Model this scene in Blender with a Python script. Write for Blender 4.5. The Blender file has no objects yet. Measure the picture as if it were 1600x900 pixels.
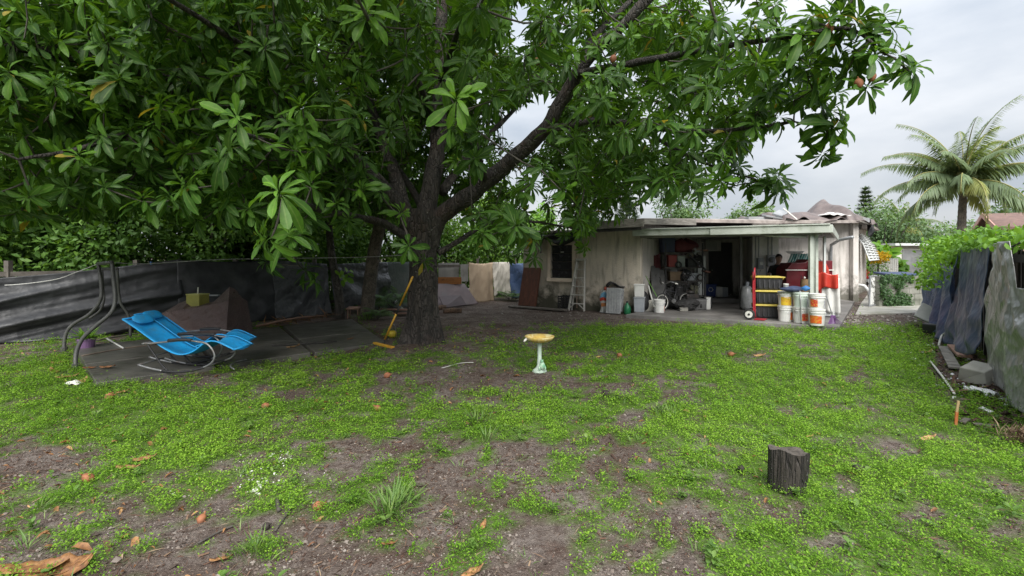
import bpy, math, random
import numpy as np
from mathutils import Vector, Matrix
random.seed(7); rng = np.random.default_rng(11)
R = math.radians
scene = bpy.context.scene
COL = scene.collection
# ---------------------------------------------------------------- camera
FPX, HOR, EYE = 760.0, 400.0, 1.65          # focal length in photo pixels, horizon row, eye height
cam_d = bpy.data.cameras.new('camera'); cam = bpy.data.objects.new('camera', cam_d); COL.objects.link(cam)
cam.location = (0, 0, EYE); cam.rotation_euler = (R(90), 0, 0)
cam_d.sensor_width = 36; cam_d.lens = FPX/1600*36; cam_d.shift_y = -(450-HOR)/1600
cam_d.clip_start = 0.05; cam_d.clip_end = 3000
scene.camera = cam
# ---------------------------------------------------------------- sky and sun (overcast)
SUN_EL, SUN_AZ = 46, 176                     # sun behind cloud, high, behind the camera to the right
world = bpy.data.worlds.new('World'); scene.world = world; world.use_nodes = True
wn, wl = world.node_tree.nodes, world.node_tree.links
wn.clear()
wo = wn.new('ShaderNodeOutputWorld'); bg = wn.new('ShaderNodeBackground')
sky = wn.new('ShaderNodeTexSky'); sky.sky_type = 'NISHITA'; sky.sun_disc = False
sky.sun_elevation = R(SUN_EL); sky.sun_rotation = R(SUN_AZ); sky.dust_density = 3
sk = wn.new('ShaderNodeVectorMath'); sk.operation = 'SCALE'; sk.inputs[3].default_value = 0.30
wl.new(sky.outputs[0], sk.inputs[0])
tc = wn.new('ShaderNodeTexCoord'); mp = wn.new('ShaderNodeMapping'); mp.inputs['Scale'].default_value = (1, 1, 2.6)
mp.inputs['Location'].default_value = (3.1, 1.7, 0.4)
wl.new(tc.outputs['Generated'], mp.inputs['Vector'])
n1 = wn.new('ShaderNodeTexNoise'); n1.inputs['Scale'].default_value = 2.6; n1.inputs['Detail'].default_value = 6; n1.inputs['Roughness'].default_value = .5
wl.new(mp.outputs[0], n1.inputs['Vector'])
cr = wn.new('ShaderNodeValToRGB')
cr.color_ramp.elements[0].position = .36; cr.color_ramp.elements[0].color = (.56, .62, .70, 1)
cr.color_ramp.elements[1].position = .62; cr.color_ramp.elements[1].color = (.90, .925, .96, 1)
wl.new(n1.outputs['Fac'], cr.inputs['Fac'])
# overcast luminance: an overcast sky is about twice as bright overhead as at the horizon, the same all round
sp = wn.new('ShaderNodeSeparateXYZ'); wl.new(tc.outputs['Generated'], sp.inputs[0])
mr = wn.new('ShaderNodeMapRange'); mr.inputs[1].default_value = 0; mr.inputs[2].default_value = 1; mr.inputs[3].default_value = .72; mr.inputs[4].default_value = 2.0
wl.new(sp.outputs['Z'], mr.inputs[0])
sc2 = wn.new('ShaderNodeVectorMath'); sc2.operation = 'SCALE'
wl.new(cr.outputs[0], sc2.inputs[0]); wl.new(mr.outputs[0], sc2.inputs[3])
mx = wn.new('ShaderNodeMix'); mx.data_type = 'RGBA'; mx.inputs[0].default_value = .93
wl.new(sk.outputs[0], mx.inputs[6]); wl.new(sc2.outputs[0], mx.inputs[7])
wl.new(mx.outputs[2], bg.inputs['Color']); bg.inputs['Strength'].default_value = 0.235
wl.new(bg.outputs[0], wo.inputs['Surface'])
sd = bpy.data.lights.new('sun', 'SUN'); sd.energy = 1.5; sd.angle = R(50); sd.color = (1, .97, .92)
sun = bpy.data.objects.new('sun', sd); COL.objects.link(sun)
_e, _a = R(SUN_EL), R(SUN_AZ)
sun.rotation_euler = Vector((math.sin(_a)*math.cos(_e), math.cos(_a)*math.cos(_e), math.sin(_e))).to_track_quat('Z', 'Y').to_euler()
scene.view_settings.view_transform = 'Standard'; scene.view_settings.look = 'None'
scene.view_settings.exposure = 2.1; scene.view_settings.gamma = 1
scene.view_settings.use_curve_mapping = False
scene.cycles.max_bounces = 6; scene.cycles.transparent_max_bounces = 8
scene.cycles.diffuse_bounces = 3; scene.cycles.glossy_bounces = 3; scene.cycles.transmission_bounces = 4
# ---------------------------------------------------------------- helpers
def G(px, py, z=0.0):
    Y = FPX*(EYE-z)/(py-HOR); return Vector(((px-800)/FPX*Y, Y, z))
def D(px, py, Y):
    return Vector(((px-800)/FPX*Y, Y, EYE+(HOR-py)/FPX*Y))
_tab = rng.random((256, 256))
def vnoise(x, y, s=0):
    x = np.asarray(x, float)+s*17.31; y = np.asarray(y, float)+s*9.77
    xi = np.floor(x).astype(int); yi = np.floor(y).astype(int); fx = x-xi; fy = y-yi
    fx = fx*fx*(3-2*fx); fy = fy*fy*(3-2*fy)
    a = _tab[xi & 255, yi & 255]; b = _tab[(xi+1) & 255, yi & 255]; c = _tab[xi & 255, (yi+1) & 255]; d = _tab[(xi+1) & 255, (yi+1) & 255]
    return (a*(1-fx)+b*fx)*(1-fy)+(c*(1-fx)+d*fx)*fy
def fbm(x, y, o=4, s=0):
    t = 0; a = .5; n = 0
    for i in range(o):
        t = t+a*vnoise(np.asarray(x)*2**i, np.asarray(y)*2**i, s+i*3); n += a; a *= .5
    return t/n
def gz(x, y):
    x = np.asarray(x, float); y = np.asarray(y, float)
    m = np.clip((30-np.abs(y-10))/10, 0, 1)*np.clip((22-np.abs(x))/6, 0, 1)
    h = (fbm(x*.9, y*.9, 4, 2)-.5)*.07+(fbm(x*5, y*5, 3, 5)-.5)*.022
    h = h+.11*np.exp(-(((x+.85)/.42)**2+((y-10.6)/.32)**2))          # small dirt mound beside the tree
    h = h+.10*np.exp(-(((x+1.65)**2+(y-8.96)**2)/.8))               # root swell
    flat = np.exp(-(np.maximum(0, np.abs(x-7)-5)**2+np.maximum(0, np.abs(y-15)-3)**2)*1.5)
    return h*m*(1-.85*flat)-.01
def g1(x, y): return float(gz(x, y))
def tag(o, label=None, cat=None, group=None, kind=None):
    if label: o['label'] = label
    if cat: o['category'] = cat
    if group: o['group'] = group
    if kind: o['kind'] = kind
    return o
def thing(name, label, cat, loc=(0, 0, 0), rz=0, group=None):
    o = bpy.data.objects.new(name, None); COL.objects.link(o); o.empty_display_size = .2
    o.location = loc; o.rotation_euler = (0, 0, rz)
    return tag(o, label, cat, group)
def link(name, me, m, parent=None, smooth=False, bevel=0, solid=0):
    if smooth: me.polygons.foreach_set('use_smooth', [True]*len(me.polygons))
    o = bpy.data.objects.new(name, me); COL.objects.link(o)
    if m is not None:
        for k in (m if isinstance(m, (list, tuple)) else [m]): me.materials.append(k)
    if solid:
        md = o.modifiers.new('solid', 'SOLIDIFY'); md.thickness = solid; md.offset = 0
    if bevel:
        md = o.modifiers.new('bevel', 'BEVEL'); md.width = bevel; md.segments = 2; md.limit_method = 'ANGLE'; md.angle_limit = R(40)
    if parent is not None: o.parent = parent
    return o
def copy_tree(o, parent=None):
    c = o.copy(); COL.objects.link(c); c.parent = parent
    for ch in list(o.children): copy_tree(ch, c)
    return c
class MB:
    def __init__(s): s.v = []; s.f = []; s.mi = []; s.cur = 0
    def add(s, vs, fs):
        b = len(s.v); s.v += [tuple(v) for v in vs]
        for f in fs: s.f.append(tuple(b+i for i in f)); s.mi.append(s.cur)
        return s
    def box(s, c, d, rz=0, rx=0, ry=0, taper=1.0):
        M = Matrix.Rotation(rz, 3, 'Z') @ Matrix.Rotation(ry, 3, 'Y') @ Matrix.Rotation(rx, 3, 'X'); c = Vector(c)
        vs = []
        for z in (-.5, .5):
            t = taper if z < 0 else 1
            for x, y in ((-.5, -.5), (.5, -.5), (.5, .5), (-.5, .5)): vs.append(c+M @ Vector((x*d[0]*t, y*d[1]*t, z*d[2])))
        return s.add(vs, [(3, 2, 1, 0), (4, 5, 6, 7), (0, 1, 5, 4), (1, 2, 6, 5), (2, 3, 7, 6), (3, 0, 4, 7)])
    def bar(s, p0, p1, w, h, up=(0, 0, 1)):
        p0 = Vector(p0); p1 = Vector(p1); d = (p1-p0).normalized(); u = Vector(up)
        if abs(d.dot(u)) > .98: u = Vector((1, 0, 0))
        a = d.cross(u).normalized(); b = a.cross(d)
        vs = []
        for p in (p0, p1):
            for i, j in ((-1, -1), (1, -1), (1, 1), (-1, 1)): vs.append(p+a*i*w/2+b*j*h/2)
        return s.add(vs, [(0, 1, 2, 3), (7, 6, 5, 4), (4, 5, 1, 0), (5, 6, 2, 1), (6, 7, 3, 2), (7, 4, 0, 3)])
    def tube(s, pts, r, n=8, cap=True):
        pts = [Vector(p) for p in pts]; k = len(pts)
        rs = r if isinstance(r, (list, tuple)) else [r]*k
        vs = []; prev = None
        for i, p in enumerate(pts):
            d = (pts[min(i+1, k-1)]-pts[max(i-1, 0)])
            d = d.normalized() if d.length > 1e-9 else Vector((0, 0, 1))
            if prev is None: a = d.orthogonal().normalized()
            else:
                a = prev-d*prev.dot(d); a = a.normalized() if a.length > 1e-6 else d.orthogonal().normalized()
            prev = a; b = d.cross(a)
            for j in range(n):
                t = 2*math.pi*j/n; vs.append(p+(a*math.cos(t)+b*math.sin(t))*rs[i])
        fs = [(i*n+j, i*n+(j+1) % n, (i+1)*n+(j+1) % n, (i+1)*n+j) for i in range(k-1) for j in range(n)]
        if cap: fs += [tuple(reversed(range(n))), tuple(range((k-1)*n, k*n))]
        return s.add(vs, fs)
    def lathe(s, prof, n=20, c=(0, 0, 0), wob=None, cap=True):
        vs = []
        for r, z in prof:
            for j in range(n):
                t = 2*math.pi*j/n; q = r*(wob(t, z) if wob else 1); vs.append((c[0]+q*math.cos(t), c[1]+q*math.sin(t), c[2]+z))
        k = len(prof)
        fs = [(i*n+j, i*n+(j+1) % n, (i+1)*n+(j+1) % n, (i+1)*n+j) for i in range(k-1) for j in range(n)]
        if cap: fs += [tuple(reversed(range(n))), tuple(range((k-1)*n, k*n))]
        return s.add(vs, fs)
    def grid(s, fn, nu, nv):
        vs = [fn(i/nu, j/nv) for j in range(nv+1) for i in range(nu+1)]
        w = nu+1
        return s.add(vs, [(j*w+i, j*w+i+1, (j+1)*w+i+1, (j+1)*w+i) for j in range(nv) for i in range(nu)])
    def prism(s, poly, z0, z1):
        n = len(poly); vs = [(x, y, z0) for x, y in poly]+[(x, y, z1) for x, y in poly]
        return s.add(vs, [tuple(reversed(range(n))), tuple(range(n, 2*n))]+[(i, (i+1) % n, n+(i+1) % n, n+i) for i in range(n)])
    def build(s, name, m, parent=None, smooth=False, bevel=0, solid=0):
        me = bpy.data.meshes.new(name); me.from_pydata(s.v, [], s.f); me.update()
        if len(set(s.mi)) > 1: me.polygons.foreach_set('material_index', s.mi)
        return link(name, me, m, parent, smooth, bevel, solid)
def npmesh(name, V, F, tint=None, m=None, parent=None, smooth=True, rib=None):
    """V (n,3); F list of (k,c) index arrays with c = 3 or 4; tint: one float for each vertex"""
    me = bpy.data.meshes.new(name); V = np.ascontiguousarray(V, np.float32)
    me.vertices.add(len(V)); me.vertices.foreach_set('co', V.ravel())
    nl = sum(f.size for f in F); npoly = sum(len(f) for f in F)
    me.loops.add(nl); me.loops.foreach_set('vertex_index', np.concatenate([f.ravel() for f in F]).astype(np.int32))
    cnt = np.concatenate([np.full(len(f), f.shape[1]) for f in F]); st = np.concatenate([[0], np.cumsum(cnt)[:-1]])
    me.polygons.add(npoly); me.polygons.foreach_set('loop_start', st.astype(np.int32))
    if smooth: me.polygons.foreach_set('use_smooth', np.ones(npoly, bool))
    if tint is not None:
        a = me.attributes.new('tint', 'FLOAT', 'POINT'); a.data.foreach_set('value', np.asarray(tint, np.float32))
    if rib is not None:
        a = me.attributes.new('rib', 'FLOAT', 'POINT'); a.data.foreach_set('value', np.asarray(rib, np.float32))
    me.update(calc_edges=True); me.validate()
    return link(name, me, m, parent)
def scatter(tpl, frames, pos, size, tint):
    """tpl = (verts, [faces]); frames (N,3,3) columns x,y,z; returns V, F, tint by vertex"""
    tv, tf = tpl; N = len(pos); k = len(tv)
    V = np.einsum('nij,kj->nki', frames, tv)*np.asarray(size).reshape(-1, 1, 1)+pos[:, None, :]
    off = (np.arange(N)*k)[:, None, None]
    F = [(f[None]+off).reshape(-1, f.shape[1]) for f in tf]
    return V.reshape(-1, 3), F, np.repeat(tint, k)
def frames_from(d, up):
    """columns: x = d, z = part of up across d, y = z cross x"""
    d = d/np.linalg.norm(d, axis=1, keepdims=True)
    z = up-d*np.sum(up*d, axis=1, keepdims=True); ln = np.linalg.norm(z, axis=1, keepdims=True)
    z = np.where(ln > 1e-5, z/np.maximum(ln, 1e-5), np.array([[.3, .5, .8]])); y = np.cross(z, d)
    return np.stack([d, y, z], axis=2)
def leaf_tpl(st, wd, fold=.35, droop=.28, twist=0.0, wave=0.0):
    vs = [(0, 0, 0)]
    for s_, w in zip(st[1:-1], wd[1:-1]):
        z = -droop*s_*s_; k = wave*math.sin(s_*9); vs += [(s_*(1-.12*droop*s_), 0, z), (s_*(1-.12*droop*s_), w, z+w*(fold+twist*s_+k)), (s_*(1-.12*droop*s_), -w, z+w*(fold-twist*s_-k))]
    vs.append((st[-1]*(1-.12*droop), 0, -droop*st[-1]**2)); n = len(st)-2; tip = len(vs)-1
    tri = [(0, 1, 2), (0, 3, 1)]; q = []
    for i in range(n-1):
        a = 1+3*i; b = a+3; q += [(a, b, b+1, a+1), (a, a+2, b+2, b)]
    a = 1+3*(n-1); tri += [(a, tip, a+1), (a, a+2, tip)]
    F = [np.array(tri)]+([np.array(q)] if q else [])
    return np.array(vs, float), F
LEAF_BIG = leaf_tpl([0, .12, .35, .6, .8, .93, 1], [0, .03, .085, .15, .165, .1, 0], .35, .30)
BIGW = ([0, .12, .35, .6, .8, .93, 1], [0, .03, .08, .14, .155, .095, 0])
LEAF_BIGS = [leaf_tpl(*BIGW, .35, .30), leaf_tpl(*BIGW, .65, .62, .25, .1), leaf_tpl(*BIGW, .15, .12, -.3, .15), leaf_tpl(*BIGW, .5, .9, .1, -.12)]
RIB_BIG = [1]+[1, 0, 0]*5+[1]
LEAF_MIDS = [leaf_tpl([0, .3, .72, 1], [0, .08, .155, 0], .4, .32), leaf_tpl([0, .3, .72, 1], [0, .08, .15, 0], .7, .75, .3), leaf_tpl([0, .3, .75, 1], [0, .07, .16, 0], .2, .1, -.3)]
RIB_MID = [1]+[1, 0, 0]*2+[1]
LEAF_OV3 = leaf_tpl([0, .5, 1], [0, .27, 0], .3, .25)
LEAF_MID = leaf_tpl([0, .3, .72, 1], [0, .08, .165, 0], .4, .32)
LEAF_OV = leaf_tpl([0, .3, .7, 1], [0, .26, .24, 0], .3, .25)
LEAF_KITE = (np.array([(0, 0, 0), (.55, .3, .1), (1, 0, -.08), (.55, -.3, .1)]), [np.array([(0, 1, 2, 3)])])
LEAF_NARROW = leaf_tpl([0, .4, 1], [0, .04, 0], .3, .3)
# ---------------------------------------------------------------- materials
def nd(nt, t, **k):
    n = nt.nodes.new(t)
    for a, b in k.items(): setattr(n, a, b)
    return n
def sock(nt, s, v):
    if hasattr(v, 'links'): nt.links.new(v, s)
    else: s.default_value = v
def noise(nt, vec, scale, detail=4, rough=.55, dist=0):
    n = nd(nt, 'ShaderNodeTexNoise'); n.inputs['Scale'].default_value = scale; n.inputs['Detail'].default_value = detail
    n.inputs['Roughness'].default_value = rough; n.inputs['Distortion'].default_value = dist
    nt.links.new(vec, n.inputs['Vector']); return n.outputs['Fac']
def ramp(nt, f, a, b, v0=0.0, v1=1.0):
    n = nd(nt, 'ShaderNodeMapRange'); n.inputs[1].default_value = a; n.inputs[2].default_value = b; n.inputs[3].default_value = v0; n.inputs[4].default_value = v1
    nt.links.new(f, n.inputs[0]); return n.outputs[0]
def mixc(nt, f, a, b):
    n = nd(nt, 'ShaderNodeMix'); n.data_type = 'RGBA'; sock(nt, n.inputs[0], f)
    for s_, v in ((n.inputs[6], a), (n.inputs[7], b)):
        if hasattr(v, 'links'): nt.links.new(v, s_)
        else: s_.default_value = (*v, 1)
    return n.outputs[2]
def math_(nt, op, a, b=0.0):
    n = nd(nt, 'ShaderNodeMath', operation=op); sock(nt, n.inputs[0], a); sock(nt, n.inputs[1], b); return n.outputs[0]
def base(name):
    m = bpy.data.materials.new(name); m.use_nodes = True; nt = m.node_tree
    return m, nt, nt.nodes['Principled BSDF']
def coords(nt, kind='Object', scale=(1, 1, 1), rot=(0, 0, 0)):
    t = nd(nt, 'ShaderNodeTexCoord'); p = nd(nt, 'ShaderNodeMapping'); p.inputs['Scale'].default_value = scale; p.inputs['Rotation'].default_value = rot
    nt.links.new(t.outputs[kind], p.inputs['Vector']); return p.outputs[0]
def bump(nt, bs, h, st, dist=.01):
    b = nd(nt, 'ShaderNodeBump'); b.inputs['Strength'].default_value = st; b.inputs['Distance'].default_value = dist
    nt.links.new(h, b.inputs['Height']); nt.links.new(b.outputs[0], bs.inputs['Normal'])
_mats = {}
def pm(name, c1, c2=None, scale=6, rough=.7, bs=.25, bscale=60, metal=0, stretch=(1, 1, 1), dirt=None, dscale=3, dlim=(.5, .75), spec=.5, bdist=.004, lo=.35, hi=.65, coat=0):
    if name in _mats: return _mats[name]
    m, nt, b = base(name); _mats[name] = m
    v = coords(nt, 'Object', stretch); c2 = c2 or tuple(x*.75 for x in c1)
    n = noise(nt, v, scale, 5); col = mixc(nt, ramp(nt, n, lo, hi), c1, c2)
    if dirt: col = mixc(nt, ramp(nt, noise(nt, coords(nt, 'Object'), dscale, 6, .65), dlim[0], dlim[1], 0, .85), col, dirt)
    nt.links.new(col, b.inputs['Base Color']); b.inputs['Metallic'].default_value = metal
    nt.links.new(ramp(nt, noise(nt, v, scale*2.3, 3), .3, .7, max(.03, rough-.12), min(1, rough+.12)), b.inputs['Roughness'])
    b.inputs['Specular IOR Level'].default_value = spec
    if coat: b.inputs['Coat Weight'].default_value = coat
    if bs: bump(nt, b, noise(nt, v, bscale, 4, .6), bs, bdist)
    return m
def leafmat(name, dark, mid, light, rough=.45, trans=.3, tcol=None, spec=.4, ribs=False):
    m, nt, b = base(name)
    a = nd(nt, 'ShaderNodeAttribute'); a.attribute_name = 'tint'
    r = nd(nt, 'ShaderNodeValToRGB'); e = r.color_ramp.elements
    e[0].position = 0; e[0].color = (*dark, 1); e[1].position = 1; e[1].color = (*light, 1)
    k = e.new(.5); k.color = (*mid, 1)
    nt.links.new(a.outputs['Fac'], r.inputs[0]); rc = r.outputs[0]
    if ribs:
        e[-1].position = .9; y_ = e.new(1.0); y_.color = (.36, .27, .045, 1)
        rb = nd(nt, 'ShaderNodeAttribute'); rb.attribute_name = 'rib'
        rc = mixc(nt, ramp(nt, rb.outputs['Fac'], .80, .97, 0, .55), rc, (.20, .30, .08))
        rc = mixc(nt, ramp(nt, noise(nt, coords(nt), 16, 4, .6), .42, .7, 0, .5), rc, dark)
    nt.links.new(rc, b.inputs['Base Color']); b.inputs['Roughness'].default_value = rough; b.inputs['Specular IOR Level'].default_value = spec
    t = nd(nt, 'ShaderNodeBsdfTranslucent')
    tm = nd(nt, 'ShaderNodeMix'); tm.data_type = 'RGBA'; tm.blend_type = 'MULTIPLY'; tm.inputs[0].default_value = 1
    nt.links.new(rc, tm.inputs[6]); tm.inputs[7].default_value = (*(tcol or (1.7, 1.6, .6)), 1)
    nt.links.new(tm.outputs[2], t.inputs['Color'])
    ms = nd(nt, 'ShaderNodeMixShader'); ms.inputs[0].default_value = trans
    nt.links.new(b.outputs[0], ms.inputs[1]); nt.links.new(t.outputs[0], ms.inputs[2])
    nt.links.new(ms.outputs[0], nt.nodes['Material Output'].inputs['Surface'])
    return m
M_LEAF = leafmat('sapote_leaf', (.028, .066, .014), (.056, .138, .020), (.13, .28, .028), .42, .32, spec=.24, ribs=True)
M_HEDGE = leafmat('hedge_leaf', (.045, .095, .024), (.085, .18, .036), (.17, .30, .05), .5, .38, spec=.3)
M_VINE = leafmat('vine_leaf', (.06, .13, .025), (.11, .24, .03), (.2, .38, .05), .5, .35)
M_FAR = leafmat('far_leaf', (.07, .12, .06), (.11, .19, .075), (.18, .28, .10), .6, .3)
M_PINE = leafmat('pine_needle', (.05, .085, .055), (.075, .12, .07), (.11, .17, .09), .7, .2)
M_CLOVER = leafmat('clover_leaf', (.062, .135, .016), (.130, .275, .026), (.25, .42, .05), .65, .36, (1.25, 1.3, .35), .12)
M_BLADE = leafmat('grass_blade', (.07, .14, .03), (.12, .22, .045), (.22, .30, .09), .5, .3, (1.3, 1.35, .5))
M_FROND = leafmat('palm_leaflet', (.12, .175, .10), (.18, .245, .135), (.36, .38, .14), .5, .35)
M_FERN = leafmat('fern_leaflet', (.04, .09, .03), (.07, .15, .045), (.13, .24, .07), .5, .3)
M_DRYLEAF = leafmat('dry_leaf', (.16, .07, .03), (.32, .16, .06), (.48, .30, .13), .6, .15, (1.2, 1, .7))
_n = M_DRYLEAF.node_tree; _p = _n.nodes['Principled BSDF']; _s = _p.inputs['Base Color'].links[0].from_socket
_n.links.new(mixc(_n, ramp(_n, noise(_n, coords(_n), 30, 5, .7), .45, .65, 0, .8), _s, (.10, .045, .025)), _p.inputs['Base Color'])
M_LITTER = leafmat('litter', (.032, .019, .014), (.115, .060, .040), (.34, .25, .16), .8, .05, (1, 1, 1))
def bark(name, c1, c2, c3, sc=7, bs=1.0, zs=.35):
    m, nt, b = base(name); v = coords(nt, 'Object', (1, 1, zs))
    n = noise(nt, v, sc, 7, .65, .6); n2 = noise(nt, v, sc*4, 5, .7); n3 = noise(nt, coords(nt), 2.3, 5, .6)
    col = mixc(nt, ramp(nt, n, .35, .65), c1, c2); col = mixc(nt, ramp(nt, n3, .55, .75, 0, .7), col, c3)
    col = mixc(nt, ramp(nt, noise(nt, coords(nt), 26, 2), .70, .76, 0, .75), col, (.32, .33, .29))
    vo = nd(nt, 'ShaderNodeTexVoronoi'); vo.feature = 'DISTANCE_TO_EDGE'; vo.inputs['Scale'].default_value = sc*2.2
    wv = nd(nt, 'ShaderNodeVectorMath', operation='ADD'); nt.links.new(v, wv.inputs[0])
    nn_ = nd(nt, 'ShaderNodeTexNoise'); nn_.inputs['Scale'].default_value = 6; nt.links.new(v, nn_.inputs['Vector'])
    sn_ = nd(nt, 'ShaderNodeVectorMath', operation='SCALE'); sn_.inputs[3].default_value = .18; nt.links.new(nn_.outputs['Color'], sn_.inputs[0]); nt.links.new(sn_.outputs[0], wv.inputs[1])
    nt.links.new(wv.outputs[0], vo.inputs['Vector']); ck_ = ramp(nt, vo.outputs['Distance'], 0, .12)
    col = mixc(nt, ramp(nt, vo.outputs['Distance'], 0, .07, .75, 0), col, (.012, .010, .009))
    col = mixc(nt, ramp(nt, noise(nt, coords(nt), 5.5, 5, .7), .60, .70, 0, .45), col, (.17, .175, .15))
    nt.links.new(col, b.inputs['Base Color']); b.inputs['Roughness'].default_value = .72
    bump(nt, b, math_(nt, 'ADD', math_(nt, 'ADD', n, math_(nt, 'MULTIPLY', n2, .45)), math_(nt, 'MULTIPLY', ck_, .5)), bs, .05)
    return m
M_BARK = bark('sapote_bark', (.070, .058, .050), (.016, .014, .013), (.075, .040, .028), 9, 1.0, .3)
M_TWIG = pm('twig_bark', (.085, .075, .062), (.045, .04, .035), 12, .8)
M_PALMBARK = bark('ringed_palm_bark', (.16, .13, .10), (.07, .06, .05), (.09, .10, .06), 5, .6, 1)
M_GREYBARK = bark('grey_bark', (.12, .105, .09), (.06, .052, .046), (.10, .10, .075), 9)
# ================================================================ the ground
def axis(a, b, step, lo, hi, k=1.25):
    c = list(np.arange(a, b+1e-6, step)); s = step; x = b
    while x < hi: s *= k; x = min(hi, x+s); c.append(x)
    s = step; x = a; h = []
    while x > lo: s *= k; x = max(lo, x-s); h.append(x)
    return np.array(h[::-1]+c)
def to_px(x, y):
    y = np.maximum(y, .3); return 800+FPX*x/y, HOR+FPX*EYE/y
def bl(px, py, cx, cy, rx, ry): return np.exp(-((px-cx)/rx)**2-((py-cy)/ry)**2)
def green(x, y):
    """how much of the ground is grown over here, 0..1: lush on the right of the lawn, bare by the house and in the middle"""
    px, py = to_px(x, y)
    d = .50+0*px
    d = d+.64*bl(px, py, 1200, 610, 340, 100)+.35*bl(px, py, 1500, 660, 200, 120)+.50*bl(px, py, 1350, 830, 330, 120)
    d = d+.38*bl(px, py, 260, 655, 260, 60)+.22*bl(px, py, 100, 610, 130, 45)+.22*bl(px, py, 960, 530, 130, 22)+.25*bl(px, py, 880, 650, 130, 30)
    d = d-.14*bl(px, py, 230, 850, 260, 70)-.12*bl(px, py, 520, 700, 150, 50)-.03*bl(px, py, 600, 730, 200, 60)-.05*bl(px, py, 950, 790, 130, 80)
    d = d-.42*bl(px, py, 720, 525, 150, 26)-.22*bl(px, py, 760, 590, 120, 22)-.3*bl(px, py, 70, 735, 110, 26)-.22*bl(px, py, 1390, 700, 60, 18)
    d = d-.3*bl(px, py, 980, 705, 70, 16)-.15*bl(px, py, 700, 690, 200, 22)-.3*bl(px, py, 1010, 605, 110, 9)-.12*bl(px, py, 860, 850, 90, 40)
    d = np.minimum(d, .84)
    for cx, cy, rx_, ry_, k_ in ((1010, 612, 120, 12, .35), (985, 650, 60, 14, .3), (1390, 702, 70, 16, .5), (1310, 684, 50, 10, .35), (1480, 735, 60, 14, .4), (1440, 800, 70, 16, .4), (1120, 690, 60, 10, .3), (1220, 800, 60, 14, .4), (1290, 850, 60, 14, .35), (1180, 562, 50, 6, .4), (1330, 590, 60, 8, .3), (1240, 640, 60, 8, .25), (1560, 850, 60, 20, .4), (440, 615, 60, 10, .35), (200, 660, 70, 8, .3), (330, 690, 60, 10, .3)): d = d-k_*bl(px, py, cx, cy, rx_, ry_)
    d = np.where(py < 512, d-np.clip((512-py)/14, 0, 1)*.75, d)
    d = np.where((px > 1460) & (py < 615), d-.35, d)
    d = np.where((py < 470), .25, d)
    return d
def cover(x, y):
    n = .26*fbm(np.asarray(x)*1.05, np.asarray(y)*1.05, 3, 21)+.36*fbm(np.asarray(x)*3.4, np.asarray(y)*3.4, 3, 31)+.38*fbm(np.asarray(x)*9, np.asarray(y)*9, 2, 35)
    n = (n-.5)*2.5+.5
    return np.clip((green(x, y)+.04-n)*4.2, 0, 1)
ax = axis(-13, 13, .10, -700, 700); ay = axis(1.4, 19, .10, -300, 1500)
gx, gy = np.meshgrid(ax, ay); nx_, ny_ = len(ax), len(ay)
gV = np.stack([gx, gy, gz(gx, gy)], -1).reshape(-1, 3)
ii = np.arange(nx_*ny_).reshape(ny_, nx_)
gF = np.stack([ii[:-1, :-1], ii[:-1, 1:], ii[1:, 1:], ii[1:, :-1]], -1).reshape(-1, 4)
def mat_ground():
    m, nt, b = base('soil'); v = coords(nt, 'Object')
    n1_ = noise(nt, v, 1.7, 6, .6); n2_ = noise(nt, v, 13, 6, .7); n3_ = noise(nt, v, 70, 3, .6); n4 = noise(nt, v, 4.2, 5, .6)
    col = mixc(nt, ramp(nt, n1_, .38, .62), (.088, .066, .055), (.175, .150, .136))
    col = mixc(nt, ramp(nt, n2_, .45, .60, 0, .8), col, (.062, .044, .037))
    col = mixc(nt, ramp(nt, n4, .55, .68, 0, .6), col, (.085, .052, .040))
    col = mixc(nt, ramp(nt, n3_, .60, .70, 0, .7), col, (.34, .29, .24))
    col = mixc(nt, ramp(nt, noise(nt, v, 160, 3, .7), .56, .66, 0, .75), col, (.05, .036, .03))
    col = mixc(nt, ramp(nt, noise(nt, v, 210, 2, .7), .64, .70, 0, .6), col, (.42, .38, .33))
    a = nd(nt, 'ShaderNodeAttribute'); a.attribute_name = 'tint'
    col = mixc(nt, math_(nt, 'MULTIPLY', ramp(nt, noise(nt, v, 38, 4, .6), .28, .50), math_(nt, 'MULTIPLY', a.outputs['Fac'], .92)), col, (.075, .150, .016))
    nt.links.new(col, b.inputs['Base Color']); nt.links.new(ramp(nt, n2_, .3, .7, .7, .95), b.inputs['Roughness'])
    b.inputs['Specular IOR Level'].default_value = .1
    bump(nt, b, math_(nt, 'ADD', math_(nt, 'MULTIPLY', n2_, 1.0), math_(nt, 'MULTIPLY', n3_, .5)), .9, .03)
    return m
M_SOIL = mat_ground()
ground = npmesh('ground', gV, [gF], cover(gx, gy).ravel(), M_SOIL); tag(ground, kind='structure')
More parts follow.
